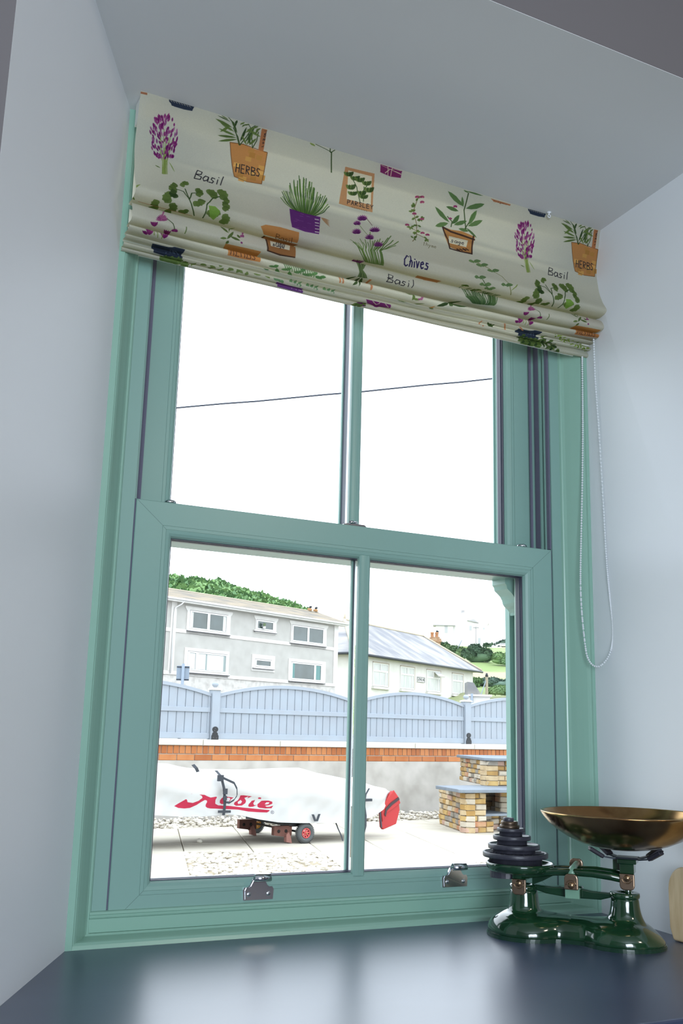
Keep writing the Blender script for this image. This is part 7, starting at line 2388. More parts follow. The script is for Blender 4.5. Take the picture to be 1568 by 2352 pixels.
def fence_post(x):
    p = obj('fence_post', MB().bbox(-.052,.052,-.055,.050,.2155,.800,.004), FBLUE, fence); p.location = (x, 0, 0)
    c_ = MB(); c_.box(-.066,.066,-.070,.064,.800,.815); c_.add([(-.066,-.070,.815),(.066,-.070,.815),(.066,.064,.815),(-.066,.064,.815),(-.02,-.02,.832),(.02,-.02,.832),(.02,.02,.832),(-.02,.02,.832)], [(0,1,5,4),(1,2,6,5),(2,3,7,6),(3,0,4,7),(4,5,6,7)]); obj('cap', c_, COPE, p)
    b_ = MB(); b_.lathe([(0,.828),(.022,.830),(.018,.838),(.030,.846),(.040,.862),(.040,.876),(.030,.892),(.014,.900),(0,.902)], (0,0,0), 20); obj('ball', b_, FBLUE, p)
    f_ = MB(); f_.prism([(-.046,.2155),(.046,.2155),(.046,.262),(.036,.272),(.034,.290),(.018,.304),(.018,.310)]+[(.037*math.cos(a), .336+.033*math.sin(a)) for a in [math.radians(-40+26*i) for i in range(11)]]+[(-.018,.310),(-.018,.304),(-.034,.290),(-.036,.272),(-.046,.262)], -.066, -.055, 'y')
    br_ = obj('iron_bracket', f_, BLK, p)
    for (bx_, bz_) in ((0,.345),(-.012,.322),(.020,.235),(-.022,.240)): obj('bolt', MB().lathe([(0,-.0685),(.004,-.068),(.005,-.066)], (bx_,0,bz_), 8, 'y'), mat('bolt_head', (120,122,126), .4, metal=.6), p)
posts = [-1.820, .235, 2.150]
for a, b in ((-3.82,-1.875),(-1.765,.175),(.295,2.095),(2.205,4.10)): fence_panel(a, b)
for a in (-3.88,-1.820,.235,2.150): fence_post(a)

# ================================================================== COVERED KAYAK ON ITS TROLLEY
K0 = Vector((3.303, 7.377, G))
kay = thing('covered_kayak', 'long boat under a white cover with red lettering and black straps', 'boat', tuple(K0), thw)
ST = [(-3.2,.30,.60,.10,.36),(-2.6,.30,.70,.06,.38),(-2.0,.30,.745,.02,.40),(-1.55,.298,.752,0,.41),(-1.42,.288,.738,0,.41),(-1.29,.280,.735,0,.41),(-1.18,.278,.712,0,.41),(-1.09,.277,.698,0,.41),(-.95,.283,.688,0,.41),(-.85,.288,.686,0,.41),(-.72,.279,.685,0,.41),(-.53,.238,.680,0,.41),(-.31,.204,.690,0,.41),(-.10,.192,.696,0,.41),(.14,.185,.700,0,.40),(.30,.180,.658,.01,.39),(.50,.176,.628,.03,.37),(.70,.196,.594,.07,.33),(.84,.214,.572,.11,.29),(.94,.236,.548,.15,.25),(1.06,.280,.520,.20,.19),(1.15,.375,.505,.25,.12),(1.21,.452,.462,.28,.04)]
def kayst(s):
    for a, b in zip(ST, ST[1:]):
        if a[0] <= s <= b[0]:
            t = (s-a[0])/(b[0]-a[0]); return [a[i]+(b[i]-a[i])*t for i in range(5)]
    return list(ST[-1])
kv = []; kf = []; kuv = []; NS = 150; nr = 22; sms = []
for i in range(NS+1):
    s_ = -3.2+(1.21+3.2)*i/NS; _, zb, zt, yn, hwid = kayst(s_); cy = yn+hwid; zt = 1.08-(1.08-zt)*1.035; H_ = zt-zb
    for j in range(nr+1):
        t = j/nr
        if t < .36: q = t/.36; y = yn+.012*math.sin(q*PI); z = zb+H_*.52*q
        elif t < .64: q = (t-.36)/.28; a = q*PI; y = cy-hwid*math.copysign(abs(math.cos(a))**.75, math.cos(a)); z = zb+H_*(.52+.48*math.sin(a)**.75)
        else: q = (t-.64)/.36; y = cy+hwid; z = zb+H_*.52*(1-q)
        dr = .010*math.sin(s_*9+z*14)*math.sin(PI*min(1, t*1.4))+.006*math.sin(s_*31-z*26)*(1-min(1, abs(t-.18)*4))
        fold = math.exp(-((z-(.49-.13*(s_+1.1)))/.014)**2)*(.018 if -1.35 < s_ < -.45 else 0)
        kv.append((s_, y-dr+fold*1.0, z)); kuv.append(((s_+1.5)/1.3, (z-.2)/.35))
for i in range(NS):
    for j in range(nr): kf.append((i*(nr+1)+j, (i+1)*(nr+1)+j, (i+1)*(nr+1)+j+1, i*(nr+1)+j+1)); sms.append(j < 7)
me = bpy.data.meshes.new('cover'); me.from_pydata(kv, [], kf); me.polygons.foreach_set('use_smooth', [True]*len(kf))
uvl = me.uv_layers.new(name='UVMap'); uvl.data.foreach_set('uv', np.array(kuv, np.float32)[np.array(kf).ravel()].ravel())
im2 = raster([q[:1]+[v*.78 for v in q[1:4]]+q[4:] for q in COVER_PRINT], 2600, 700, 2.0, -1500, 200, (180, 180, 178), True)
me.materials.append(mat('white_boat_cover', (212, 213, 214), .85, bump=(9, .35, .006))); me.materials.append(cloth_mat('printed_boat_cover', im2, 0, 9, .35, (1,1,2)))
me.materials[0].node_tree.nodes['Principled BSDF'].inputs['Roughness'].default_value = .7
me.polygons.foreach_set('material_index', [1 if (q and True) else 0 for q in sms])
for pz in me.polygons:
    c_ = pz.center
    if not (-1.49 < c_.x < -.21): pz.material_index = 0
obj('cover', me, None, kay)
obj('hull', MB().prism([(-2.9,.34),(-1.9,.32),(.5,.26),(.5,.40),(-2.9,.44)], .12, .66, 'y'), mat('dark_boat_hull', (60, 62, 66), .6), kay)
STR = mat('black_webbing_strap', (52, 58, 68), .7)
def kp(a, b, off=.012):   # point on the near side of the cover
    return a, kayst(a)[3]-off-.012, b
sp = MB()
sp.ribbon([(-.965,.05,.675),(-.955,-.012,.640),(-.940,-.028,.600),(-.915,-.030,.520),(-.905,-.032,.440),(-.900,-.030,.360),(-.905,-.026,.285)], .026, .004, (1,0,0))
sp.ribbon([(-.965,-.030,.318),(-.835,-.030,.316)], .022, .004, (0,0,1))
sp.ribbon([(-.955,-.03,.625),(-.90,-.045,.600),(-.83,-.060,.570),(-.800,-.064,.520),(-.795,-.064,.460),(-.82,-.056,.420),(-.86,-.045,.395),(-.895,-.036,.400)], .020, .003, (.3,0,1))
sp.box(-.925,-.885,-.046,-.030,.470,.520); sp.box(-.922,-.888,-.046,-.030,.415,.455); sp.box(-.985,-.930,-.045,-.020,.585,.640)
obj('strap', sp, STR, kay)
s2 = MB(); s2.ribbon([(-1.225,.0,.730),(-1.205,-.03,.700),(-1.185,-.028,.668)], .030, .004, (1,0,.3)); obj('strap', s2, STR, kay)
s3 = MB(); s3.ribbon([(.055,-.022,.270),(.085,-.026,.205)], .026, .004, (1,0,0)); s3.ribbon([(.130,-.022,.272),(.100,-.026,.205)], .026, .004, (1,0,0)); obj('strap', s3, STR, kay)
s4 = MB(); s4.ribbon([(.395,.10,.19),(.405,.06,.12),(.42,.02,.055),(.425,.0,.01)], .012, .004, (1,0,0)); s4.ribbon([(.36,-.12,.006),(.60,-.10,.006)], .010, .004, (0,1,0)); obj('strap', s4, STR, kay)
s5 = MB(); s5.ribbon([(.770,.06,.500),(.722,.050,.440),(.705,.040,.385),(.700,.035,.33),(.715,.03,.24),(.712,.025,.14),(.685,.02,.06)], .018, .003, (1,0,-.15)); s5.box(.70,.79,.03,.055,.375,.400); obj('strap', s5, STR, kay)
s6 = MB(); s6.ribbon([(.985,.16,.255),(.985,.15,.18),(.99,.14,.105)], .016, .004, (1,0,0)); obj('strap', s6, STR, kay)
REDC = mat('red_rudder_cover', (196, 40, 42), .55, bump=(6, .4, .01))
rb_ = MB()
def slabp(pl, y0, y1): rb_.prism(pl, y0, y1, 'y')
slabp([(1.195,.462),(1.262,.391),(1.283,.335),(1.292,.262),(1.250,.125),(1.080,.072),(1.058,.099),(1.040,.262),(1.110,.372)], .235, .275)
slabp([(1.200,.470),(1.262,.400),(1.290,.335),(1.215,.290),(1.12,.235),(1.06,.150),(1.035,.268),(1.115,.385)], .218, .236)
ro = obj('rudder_cover', rb_, REDC, kay); bevel(ro, .012, 2)
st_ = MB(); st_.ribbon([(1.085,.213,.215),(1.10,.213,.275),(1.165,.213,.330),(1.262,.213,.385)], .030, .004, (-.55,0,.83)); obj('black_band', st_, mat('black_band', (62, 40, 46), .6), ro)

tr = thing('boat_trolley', 'small two-wheeled trolley under the covered boat', 'trolley', tuple(K0), thw)
TYRE = mat('grey_rubber_tyre', (92, 96, 98), .8, bump=(60, .6, .006)); RUST = mat('brown_painted_cradle', (128, 84, 72), .8, noise=((104, 66, 58), 8, .4, .7))
def wheel(y, hub):
    c = (.014, y, .094); t = MB(); prof = []
    for i in range(17):
        a = -PI/2+PI*2*i/16; prof.append((.069+.027*math.cos(a), .034*math.sin(a)))
    t.lathe([(r_, z_) for r_, z_ in prof], c, 40, 'y')
    for i in range(36):
        a = 2*PI*i/36; ca, sa = math.cos(a), math.sin(a)
        t.ribbon([(c[0]+.0955*ca, c[1]-.020, c[2]+.0955*sa), (c[0]+.0965*ca, c[1]+.020, c[2]+.0965*sa)], .008, .004, (-sa, 0, ca))
    ty = obj('tyre', t, TYRE, tr)
    h = MB(); h.lathe([(.0465,-.020),(.0475,-.026),(.0440,-.028),(.0390,-.026),(.0380,-.012),(.0380,.020),(.0465,.020),(.0465,-.020)], c, 32, 'y')
    for i in range(8):
        a = 2*PI*i/8+.2; ca, sa = math.cos(a), math.sin(a)
        h.ribbon([(c[0]+.010*ca, c[1]-.016, c[2]+.010*sa), (c[0]+.040*ca, c[1]-.016, c[2]+.040*sa)], .009, .012, (0, 1, 0))
    h.lathe([(0,-.034),(.010,-.033),(.014,-.026),(.014,.02)], c, 16, 'y')
    hb = obj('hub', h, mat('%s_plastic_hub' % hub, (222, 92, 92) if hub == 'coral' else (232, 168, 60), .5), ty)
    ax = MB().lathe([(0,-.044),(.006,-.043),(.007,-.034),(0,-.034)], c, 12, 'y'); obj('axle_cap', ax, mat('brass_axle', (200, 170, 110), .3, metal=.8), ty)
wheel(.045, 'coral'); wheel(1.02, 'yellow')
obj('axle', MB().tube([(.014,.06,.094),(.014,1.0,.094)], .010, 8), BLK, tr)
def cradle(y):
    m_ = MB()
    m_.prism([(-.295,.075),(-.145,.055),(-.100,.070),(-.100,.160),(-.295,.160)], y, y+.05, 'y')
    c0 = obj('cradle_block', m_, RUST, tr)
    for cx in (-.245, -.165): obj('hole', MB().lathe([(0,y-.002),(.016,y-.002),(.016,y+.001)], (cx,0,.112), 14, 'y'), mat('dark_hole', (40, 34, 32), .9), c0)
    obj('foot', MB().prism([(-.165,.012),(-.105,.0),(-.120,.060),(-.145,.105),(-.170,.08)], y-.02, y+.03, 'y'), mat('pink_brown_foot', (168, 118, 108), .8), c0)
cradle(.10); cradle(.80)
obj('deck', MB().box(-.13,.10,.10,.98,.150,.178), BLK, tr)

# ================================================================== STONE BRICK BARBECUE SEAT
def stone_mats():
    out = []
    for n, c, c2 in (('yellow', (216, 184, 118), (190, 152, 92)), ('buff', (222, 200, 160), (196, 170, 130)), ('pink', (222, 190, 172), (196, 158, 138)), ('cream', (228, 218, 200), (200, 190, 172)), ('grey', (172, 166, 156), (140, 134, 122)), ('rust', (196, 132, 96), (216, 180, 140)), ('ochre', (198, 160, 92), (170, 132, 76))):
        out.append(mat('reclaimed_brick_%s' % n, c, .9, noise=(c2, 9, .35, .7), bump=(30, .6, .006)))
    return out
STM = stone_mats()
def brick_wall(root, A, B, z0, rows, hh, rr_, skip=None, thick=.11, mortar=True):
    """courses of rough reclaimed bricks from A to B (xy), face looking to the right-hand side normal"""
    A = Vector((A[0], A[1], 0)); B = Vector((B[0], B[1], 0)); L = (B-A).length; ang = math.atan2(B.y-A.y, B.x-A.x)
    R_ = Matrix.Rotation(ang, 3, 'Z')
    for r in range(rows):
        x = 0; first = True
        while x < L-.02:
            l = rr_.uniform(.10, .20) if not (first and r % 2) else .09
            first = False; l = min(l, L-x)
            if L-x-l < .05: l = L-x
            zz = z0+r*hh; j = rr_.uniform(-.006, .006)
            if not (skip and skip(x+l/2, r)):
                m_ = MB(); a, b, c_, d = x+.004, x+l-.004, zz+.004, zz+hh-.004; q = .008
                jj = [rr_.uniform(-.005,.005) for _ in range(12)]
                v = [(a,j+q,c_+jj[0]),(b,j+q,c_+jj[1]),(b,j+q,d+jj[2]),(a,j+q,d+jj[3]),(a+q,j+jj[4],c_+q),(b-q,j+jj[5],c_+q),(b-q,j+jj[6],d-q),(a+q,j+jj[7],d-q),(a,thick,c_),(b,thick,c_),(b,thick,d),(a,thick,d)]
                v = [tuple(R_ @ Vector(p)+A-Vector(root.location)*1.0+Vector((0,0,root.location.z)) ) for p in v]
                m_.add(v, [(4,5,6,7),(0,1,5,4),(1,2,6,5),(2,3,7,6),(3,0,4,7),(8,9,1,0),(9,10,2,1),(10,11,3,2),(11,8,0,3),(11,10,9,8)])
                obj('brick', m_, STM[rr_.choice((0,0,0,1,1,1,1,2,3,3,3,4,4,5,6,6))], root, fix=False)
            x += l
    if mortar:
        m_ = MB(); v = [tuple(R_ @ Vector((x_, y_, z_))+A-Vector(root.location)+Vector((0,0,root.location.z))) for x_, y_, z_ in ((.006,.016,z0),(L-.006,.016,z0),(L-.006,thick-.01,z0),(.006,thick-.01,z0),(.006,.016,z0+rows*hh-.002),(L-.006,.016,z0+rows*hh-.002),(L-.006,thick-.01,z0+rows*hh-.002),(.006,thick-.01,z0+rows*hh-.002))]
        m_.add(v, [(0,3,2,1),(4,5,6,7),(0,1,5,4),(1,2,6,5),(2,3,7,6),(3,0,4,7)]); obj('mortar_core', m_, mat('brown_mortar', (124, 108, 86), .95), root)
rs = random.Random(8)
bq = thing('garden_bench', 'low reclaimed-brick bench with curved grey slate top and an open niche', 'bench', (5.44, 7.87, 0), 0)
HB = .0605; Z0 = 0.0
bq.location = (5.44, 7.87, G)
def bw(A, B, z0, rows, **k): 
    bq_loc = bq.location.copy(); brick_wall(bq, A, B, z0, rows, HB, rs, **k)
bw((5.772,8.95),(5.444,7.871),0,7)
bw((5.444,7.871),(5.730,7.884),0,7)
bw((5.730,7.886),(5.835,7.892),0,2)
bw((6.085,8.13),(6.9,8.10),0,7)
bw((5.730,8.45),(6.30,8.45),.05,6)
bw((5.86,8.10),(6.10,8.16),0,3)
bw((6.30,8.45),(6.085,8.13),.0,7, mortar=True)
SLT = mat('blue_grey_slate_slab', (122, 134, 148), .6, noise=((140, 152, 164), 4, .35, .7, (1,3,1)), bump=(18, .3, .004))
sl = MB(); sl.prism([(0.0,.62),(-.06,.50),(-.15,.28),(-.24,.05),(-.30,-.20),(-.335,-.36),(-.30,-.475),(-.20,-.535),(.0,-.545),(.33,-.48),(1.5,-.40),(1.5,.72),(.68,.66)], .432, .470, 'z')
# keep the slab's plan over the bricks
o = obj('slate_top', sl, SLT, bq); bevel(o, .008, 2)
for v in o.data.vertices:
    if v.co.y < 0: v.co.y *= .22; 
    v.co.x = v.co.x*.42 if v.co.x < 0 else v.co.x
obj('slate_shelf', MB().box(.27,.66,-.0+.02,.50,.175,.200), SLT, bq)
up = thing('brick_chimney_wall', 'taller reclaimed-brick pier with slate top behind the bench', 'wall', (6.079, 8.389, G), 0)
brick_wall(up, (6.079,8.389), (7.2,8.30), .47, 5, .0575, rs, thick=.16); brick_wall(up, (6.50,9.6), (6.079,8.389), .47, 5, .0575, rs, thick=.14)
sl2 = MB(); sl2.prism([(-.055,-.03),(.03,-.085),(1.2,-.14),(1.2,1.2),(.36,1.2)], .7575, .790, 'z'); o = obj('slate_top', sl2, SLT, up); bevel(o, .006, 2)

# ================================================================== OVERHEAD CABLE, SIGN
cb = MB(); A = Vector((2.45,9.41,4.09)); B = Vector((5.80,7.65,4.53)); P = []
for i in range(40):
    t = -1.6+4.2*i/39; p = A+(B-A)*t; P.append((p.x, p.y, p.z+.010*((t-.5)**2-.25)*4+.004*math.sin(i*2.1)))
tag(obj('overhead_cable', MB().tube(P, .0105, 6), mat('grey_cable', (66, 72, 86), .8)), 'thin grey cable crossing the bright sky behind the upper panes', 'cable')
sg = thing('road_sign', 'back of a blue-grey metal road sign above the fence at far left', 'sign', (5.30, 17.78, 0.1), math.radians(-17))
SGM = mat('blue_grey_sign_back', (150, 166, 184), .5)
obj('panel', MB().box(-.125,.125,0,.012,1.14,1.43), SGM, sg); obj('post', MB().tube([(0.0,-.04,0),(0.0,-.04,1.47)], .030, 12), SGM, sg)
obj('channel', MB().box(-.125,.125,-.014,0,1.395,1.415), STR, sg); obj('channel', MB().box(-.125,.125,-.014,0,1.150,1.170), STR, sg)

# ================================================================== HOUSES ACROSS THE ROAD
HW = mat('white_painted_render', (244, 243, 240), .8, noise=((230, 228, 224), 2, .4, .8)); HG = mat('grey_painted_render', (196, 195, 190), .85, noise=((208, 207, 203), 1.6, .35, .7))
HWT = mat('white_window_frame', (246, 247, 248), .5); PANE = mat('dark_window_glass', (84, 98, 96), .06, spec=.8, noise=((66, 78, 70), .7, .35, .65)); PALEP = mat('pale_curtained_glass', (206, 210, 212), .2, noise=((228, 230, 230), 2.5, .4, .6, (4, 1, .4)))
SILL = mat('dark_sill_shadow', (84, 84, 92), .6); CURT = mat('net_curtain', (228, 232, 230), .9); TEAL = mat('teal_curtain', (120, 162, 160), .9)
LROOF = mat('lichen_tile_roof', (170, 156, 134), .9, noise=((132, 127, 118), 1.3, .35, .65, (.5, 1, 2.5)), bump=(3, .5, .05)); SROOF = mat('weathered_slate_roof', (138, 140, 148), .8, noise=((184, 182, 178), .9, .40, .62, (1, .45, .45)), bump=(5, .4, .04))
gh = thing('grey_house', 'two-storey grey rendered house with white window surrounds and tiled roof', 'house', (24.61, 62.78, 0), math.radians(24))
obj('wall', MB().box(-14,8.78,0,4.6,3.47,8.05), HG, gh); obj('plinth', MB().box(-14,8.70,.02,4.6,0,3.47), mat('whitewashed_stone', (226, 224, 220), .9, noise=((196, 192, 188), 2.5, .45, .7)), gh)
obj('band_course', MB().box(-14,8.8,-.05,0,6.10,6.33), HW, gh); obj('base_course', MB().box(-14,8.8,-.05,0,3.44,3.66), HW, gh)
obj('quoin', MB().box(-7.66,-7.22,-.06,0,3.66,8.0), HW, gh); obj('quoin', MB().box(8.38,8.84,-.06,.3,3.47,8.0), HW, gh)
obj('fascia', MB().box(-14.2,9.46,-.50,-.30,7.97,8.18), HW, gh); obj('gutter', MB().tube([(-14.2,-.55,8.13),(9.46,-.55,8.13)], .07, 8), HWT, gh)
obj('soffit', MB().box(-14.2,9.40,-.45,0,7.98,8.02), HW, gh)
dp = MB(); dp.tube([(-7.05,-.52,8.05),(-7.15,-.40,7.85),(-7.42,-.14,7.62),(-7.46,-.12,7.3),(-7.5,-.12,3.5)], .05, 8); obj('downpipe', dp, HWT, gh)
rf = MB(); rf.add([(-14.2,-.55,8.2),(9.5,-.55,8.2),(8.95,2.1,9.12),(-14.2,2.1,9.12),(-14.2,4.9,8.2),(9.5,4.9,8.2),(-14.2,-.55,8.14),(9.5,-.55,8.14),(9.5,4.9,8.14),(-14.2,4.9,8.14)], [(0,1,2,3),(3,2,5,4),(1,5,2),(0,3,4),(6,9,8,7),(0,6,7,1),(1,7,8,5),(5,8,9,4),(4,9,6,0)])
rfo = obj('roof', rf, LROOF, gh); obj('ridge_tile', MB().tube([(-14.2,2.1,9.13),(8.95,2.1,9.13)], .06, 6), mat('pale_ridge_tile', (206, 196, 176), .9), rfo)
def surround(x0, x1, z0, z1, ears=True):
    m_ = MB(); e = .18 if ears else 0
    pl = [(x0,z0-.0),(x0,z1-.30),(x0-e*.9,z1-.12),(x0-e,z1),(x1+e,z1),(x1+e*.9,z1-.12),(x1,z1-.30),(x1,z0)]
    m_.prism(pl, -.05, 0, 'y'); return m_
def hwin(root, name, x0, x1, z0, z1, s, muls, pm=PANE, curtains=(), pads=None):
    if s: obj('surround', surround(s[0], s[1], s[2], s[3], s[4]), HW, root)
    f = MB(); f.ring((x0-.10,x1+.10,z0-.08,z1+.08), (x0,x1,z0,z1), [('o',0,-.04),('o',0,-.10),('i',0,-.10),('i',0,-.05)])
    for a, b in muls: f.box(a, b, -.10, -.05, z0, z1)
    fo_ = obj('window', f, HWT, root)
    obj('pane', MB().box(x0, x1, -.062, -.052, z0, z1), pm, fo_)
    for (a, b, m2) in curtains:
        c_ = MB(); n = 8; P_ = [(a+(b-a)*i/n, -.070-.010*(i % 2)) for i in range(n+1)]
        c_.prism(P_+[(b,-.064),(a,-.064)], z0+.02, z1-.02, 'z'); obj('curtain', c_, m2, fo_)
    obj('sill', MB().box(x0-.35, x1+.35, -.16, -.05, z0-.22, z0-.13), HW, fo_); obj('sill_shadow', MB().box(x0-.35, x1+.35, -.165, -.05, z0-.255, z0-.22), SILL, fo_)  # dark strip paints the shadow line under the sill
    obj('lintel_line', MB().box(x0-.10, x1+.12, -.11, -.05, z1+.09, z1+.12), mat('grey_lintel_shadow', (190,188,186), .8), fo_)  # grey strip paints the lintel's shadow line above the frame
    return fo_
hwin(gh, 'a', -5.98,-2.86,6.50,7.50, (-6.32,-2.45,6.10,7.84,True), [(-4.58,-4.36)], curtains=((-5.98,-5.80,CURT),(-3.16,-2.88,CURT)))
hwin(gh, 'b', .12,1.64,7.02,7.50, (-.05,2.03,6.70,7.87,True), [])
hwin(gh, 'c', 3.78,7.05,6.50,7.50, (3.58,7.50,6.10,7.88,True), [(5.30,5.50)])
hwin(gh, 'd', -5.98,-2.74,3.86,4.90, (-6.35,-2.42,3.47,5.21,False), [(-5.42,-5.22)], mat('dim_window_glass', (150, 166, 164), .1), curtains=((-5.2,-4.55,CURT),(-4.42,-2.95,CURT),(-5.96,-5.45,CURT)))
hwin(gh, 'e', .15,1.55,4.50,4.82, (-.25,2.02,4.10,5.22,False), [])
hwin(gh, 'f', 3.82,6.92,3.82,4.86, (3.45,7.50,3.47,5.19,False), [(6.16,6.36)], curtains=((3.84,4.08,TEAL),(6.40,6.86,TEAL)))
pt = thing('window_plant', 'small plant in a white pot in the upstairs middle window', 'plant', (24.61, 62.78, 0), math.radians(24))
obj('pot', MB().lathe([(0,6.98),(.09,6.98),(.12,7.16),(0,7.16)], (.62,-.22,0), 12), HWT, pt)
pm_ = MB(); r5 = random.Random(4)
for k in range(34):
    a = r5.uniform(0, 2*PI); d = Vector((math.cos(a)*.22*r5.random(), -.03, .08+.20*r5.random())); b0 = Vector((.62,-.22,7.16)); pm_.tube([b0, b0+d*.6, b0+d], [.006,.03,.004], 4)
obj('foliage', pm_, mat('pot_plant_green', (112, 132, 96), .8), pt)
chp = thing('chimney_pots', 'pair of orange chimney pots with dark cowls on the grey house roof', 'chimney pots', (24.61, 62.78, 0), math.radians(24))
for x_ in (7.95, 8.62):
    o_ = obj('chimney_pot', MB().lathe([(.17,9.14),(.16,9.20),(.19,9.21),(.19,9.32),(0,9.32)], (x_,2.1,0), 12), mat('terracotta_pot', (206, 160, 112), .8), chp)
    obj('cowl', MB().tube([(x_,2.1,9.32),(x_+.02,2.08,9.42),(x_+.12,2.05,9.47)], [.08,.11,.08], 8), BLK, o_)

EYE = Vector((-.907,-1.730,.379))
def nearer(o_, k):
    o_.location = EYE+(Vector(o_.location)-EYE)*k; o_.scale = (k, k, k)
for o_ in (gh, pt, chp): nearer(o_, .75)

# white cottage with a slate roof
co = thing('white_cottage', 'long white-painted cottage with grey slate roof and dark gutter', 'house', (31.5, 52.51, 0), math.radians(32))
obj('wall', MB().box(-8.1,8.20,0,8,-.2,4.55), HW, co)
gb = MB(); gb.prism([(0,4.5),(8,4.5),(4,6.95)], 8.0, 8.2, 'x'); obj('gable', gb, HW, co)
rf = MB(); rf.add([(-8.5,-.35,4.55),(8.85,-.35,4.55),(8.45,4,7.02),(-2.4,4,7.08),(-8.5,8.35,4.55),(8.85,8.35,4.55),(-8.5,-.35,4.45),(8.85,-.35,4.45),(8.85,8.35,4.45),(-8.5,8.35,4.45)], [(0,1,2,3),(2,5,4,3),(0,3,4),(1,5,2),(6,9,8,7),(0,6,7,1),(1,7,8,5),(5,8,9,4),(4,9,6,0)])
rfo = obj('roof', rf, SROOF, co)
VG = mat('pale_lichen_verge', (214, 202, 180), .9)
obj('verge', MB().tube([(8.87,-.38,4.60),(8.47,4,7.06)], .07, 6), VG, rfo); obj('ridge_tile', MB().tube([(-2.4,4,7.10),(8.45,4,7.05)], .07, 6), VG, rfo); obj('hip_tile', MB().tube([(-8.5,-.35,4.60),(-2.4,4,7.10)], .11, 6), VG, rfo)
fi_ = MB(); fi_.tube([(-2.4,4,7.1),(-2.45,3.95,7.45)], [.10,.04], 6); obj('finial', fi_, VG, rfo)
obj('gutter', MB().tube([(-8.5,-.42,4.47),(8.87,-.42,4.47)], .075, 8), mat('black_gutter', (62, 66, 74), .5), co); obj('gutter', MB().tube([(-8.58,-.35,4.47),(-8.58,8.3,4.47)], .075, 8), MATS['black_gutter'], co)
for x_ in (-7.75, -7.35): obj('downpipe', MB().tube([(x_,-.38,4.4),(x_,-.12,4.1),(x_,-.10,.2)], .055, 8), HWT, co)
def cwin(x0, x1, vent=False):
    f = MB(); z0, z1, zt = 2.90, 4.10, 3.70; mx = (x0+x1)/2
    f.ring((x0-.08,x1+.08,z0-.06,z1+.06), (x0,x1,z0,z1), [('o',0,.0),('o',0,-.05),('i',0,-.05),('i',0,-.0)]); f.box(x0,x1,-.05,0,zt-.05,zt+.05); f.box(mx-.04,mx+.04,-.05,0,zt,z1); f.box(x1-.28,x1-.20,-.05,0,z0,zt)
    o_ = obj('window', f, HWT, co)
    for a, b, c_, d in ((x0,mx-.04,zt+.05,z1),(mx+.04,x1,zt+.05,z1),(x0,x1-.28,z0,zt-.05),(x1-.20,x1,z0,zt-.05)): obj('pane', MB().box(a,b,-.022,-.012,c_,d), PALEP, o_)
    obj('reveal_edge', MB().box(x1+.08,x1+.14,-.06,0,z0-.06,z1+.06), mat('buff_reveal', (196,184,168), .9), o_); obj('lintel_edge', MB().box(x0-.08,x1+.14,-.07,0,z1+.06,z1+.11), MATS['buff_reveal'], o_)
    obj('sill', MB().box(x0-.15,x1+.2,-.16,0,z0-.22,z0-.10), HW, o_)
    if vent:
        v_ = MB(); v_.add([(mx+.04,-.06,z1),(x1,-.06,z1),(x1,-.42,zt+.12),(mx+.04,-.42,zt+.12),(mx+.04,-.02,z1),(x1,-.02,z1),(x1,-.38,zt+.09),(mx+.04,-.38,zt+.09)], [(0,1,2,3),(4,7,6,5),(0,4,5,1),(1,5,6,2),(2,6,7,3),(3,7,4,0)]); obj('open_vent', v_, HWT, o_)
for a, b, v_ in ((-5.68,-4.02,0),(-2.34,-.70,0),(1.15,2.95,1),(4.90,6.42,0)): cwin(a, b, v_)
ns = obj('name_plate', MB().box(-.24,.80,-.04,0,3.33,3.66), HWT, co)
def text_mesh(body, size, ext):
    c_ = bpy.data.curves.new('letters', 'FONT'); c_.body = body; c_.size = size; c_.extrude = ext; c_.align_x = 'CENTER'; c_.align_y = 'CENTER'
    o_ = bpy.data.objects.new('letters', c_); me_ = bpy.data.meshes.new_from_object(o_); bpy.data.objects.remove(o_); bpy.data.curves.remove(c_); return me_
tm = text_mesh('GENLAK', .26, .006); tm.materials.append(BLK); tl = obj('lettering', tm, None, ns); tl.location = (.28,-.045,3.50); tl.rotation_euler = (PI/2,0,0)
nf = MB(); nf.ring((-.24,.80,3.33,3.66), (-.20,.76,3.37,3.62), [('o',0,-.04),('o',0,-.055),('i',0,-.055),('i',0,-.04)]); obj('plate_frame', nf, mat('grey_plate_frame', (150,150,150), .6), ns)

nearer(co, 1.25)
def cam_az(deg, R_, z): return (-.907+R_*math.sin(math.radians(deg)), -1.730+R_*math.cos(math.radians(deg)), z)
# house hidden behind the cottage roof with a brick chimney
hh = thing('brick_chimney', 'old brick chimney stack with orange pots behind the cottage roof', 'chimney', cam_az(31.75, 84, 0), math.radians(-20))
nearer(hh, 1.36)
CHB = mat('old_chimney_brick', (190, 160, 128), .9, noise=((164, 126, 96), 4, .4, .6), bump=(8, .5, .05))
cs = MB(); cs.box(-.42,.42,-.4,.4,0,7.6); cs.box(-.50,.50,-.48,.48,7.60,7.74); cs.box(-.46,.46,-.44,.44,7.74,7.88); cs.box(-.36,.36,-.36,.36,7.88,8.02); obj('stack', cs, CHB, hh)
for x_ in (-.2,.18): obj('pot', MB().lathe([(.14,8.0),(.13,8.32),(.17,8.34),(.16,8.42),(0,8.42)], (x_,0,0), 12), mat('orange_chimney_pot', (202, 142, 98), .8), hh)
obj('cowl', MB().tube([(.18,0,8.4),(.26,0,8.55)], [.10,.12], 8), BLK, hh)
sh = thing('white_outbuilding', 'low white flat-roofed outbuilding behind the fence at the right', 'building', cam_az(34.32, 42, 0), math.radians(-30))
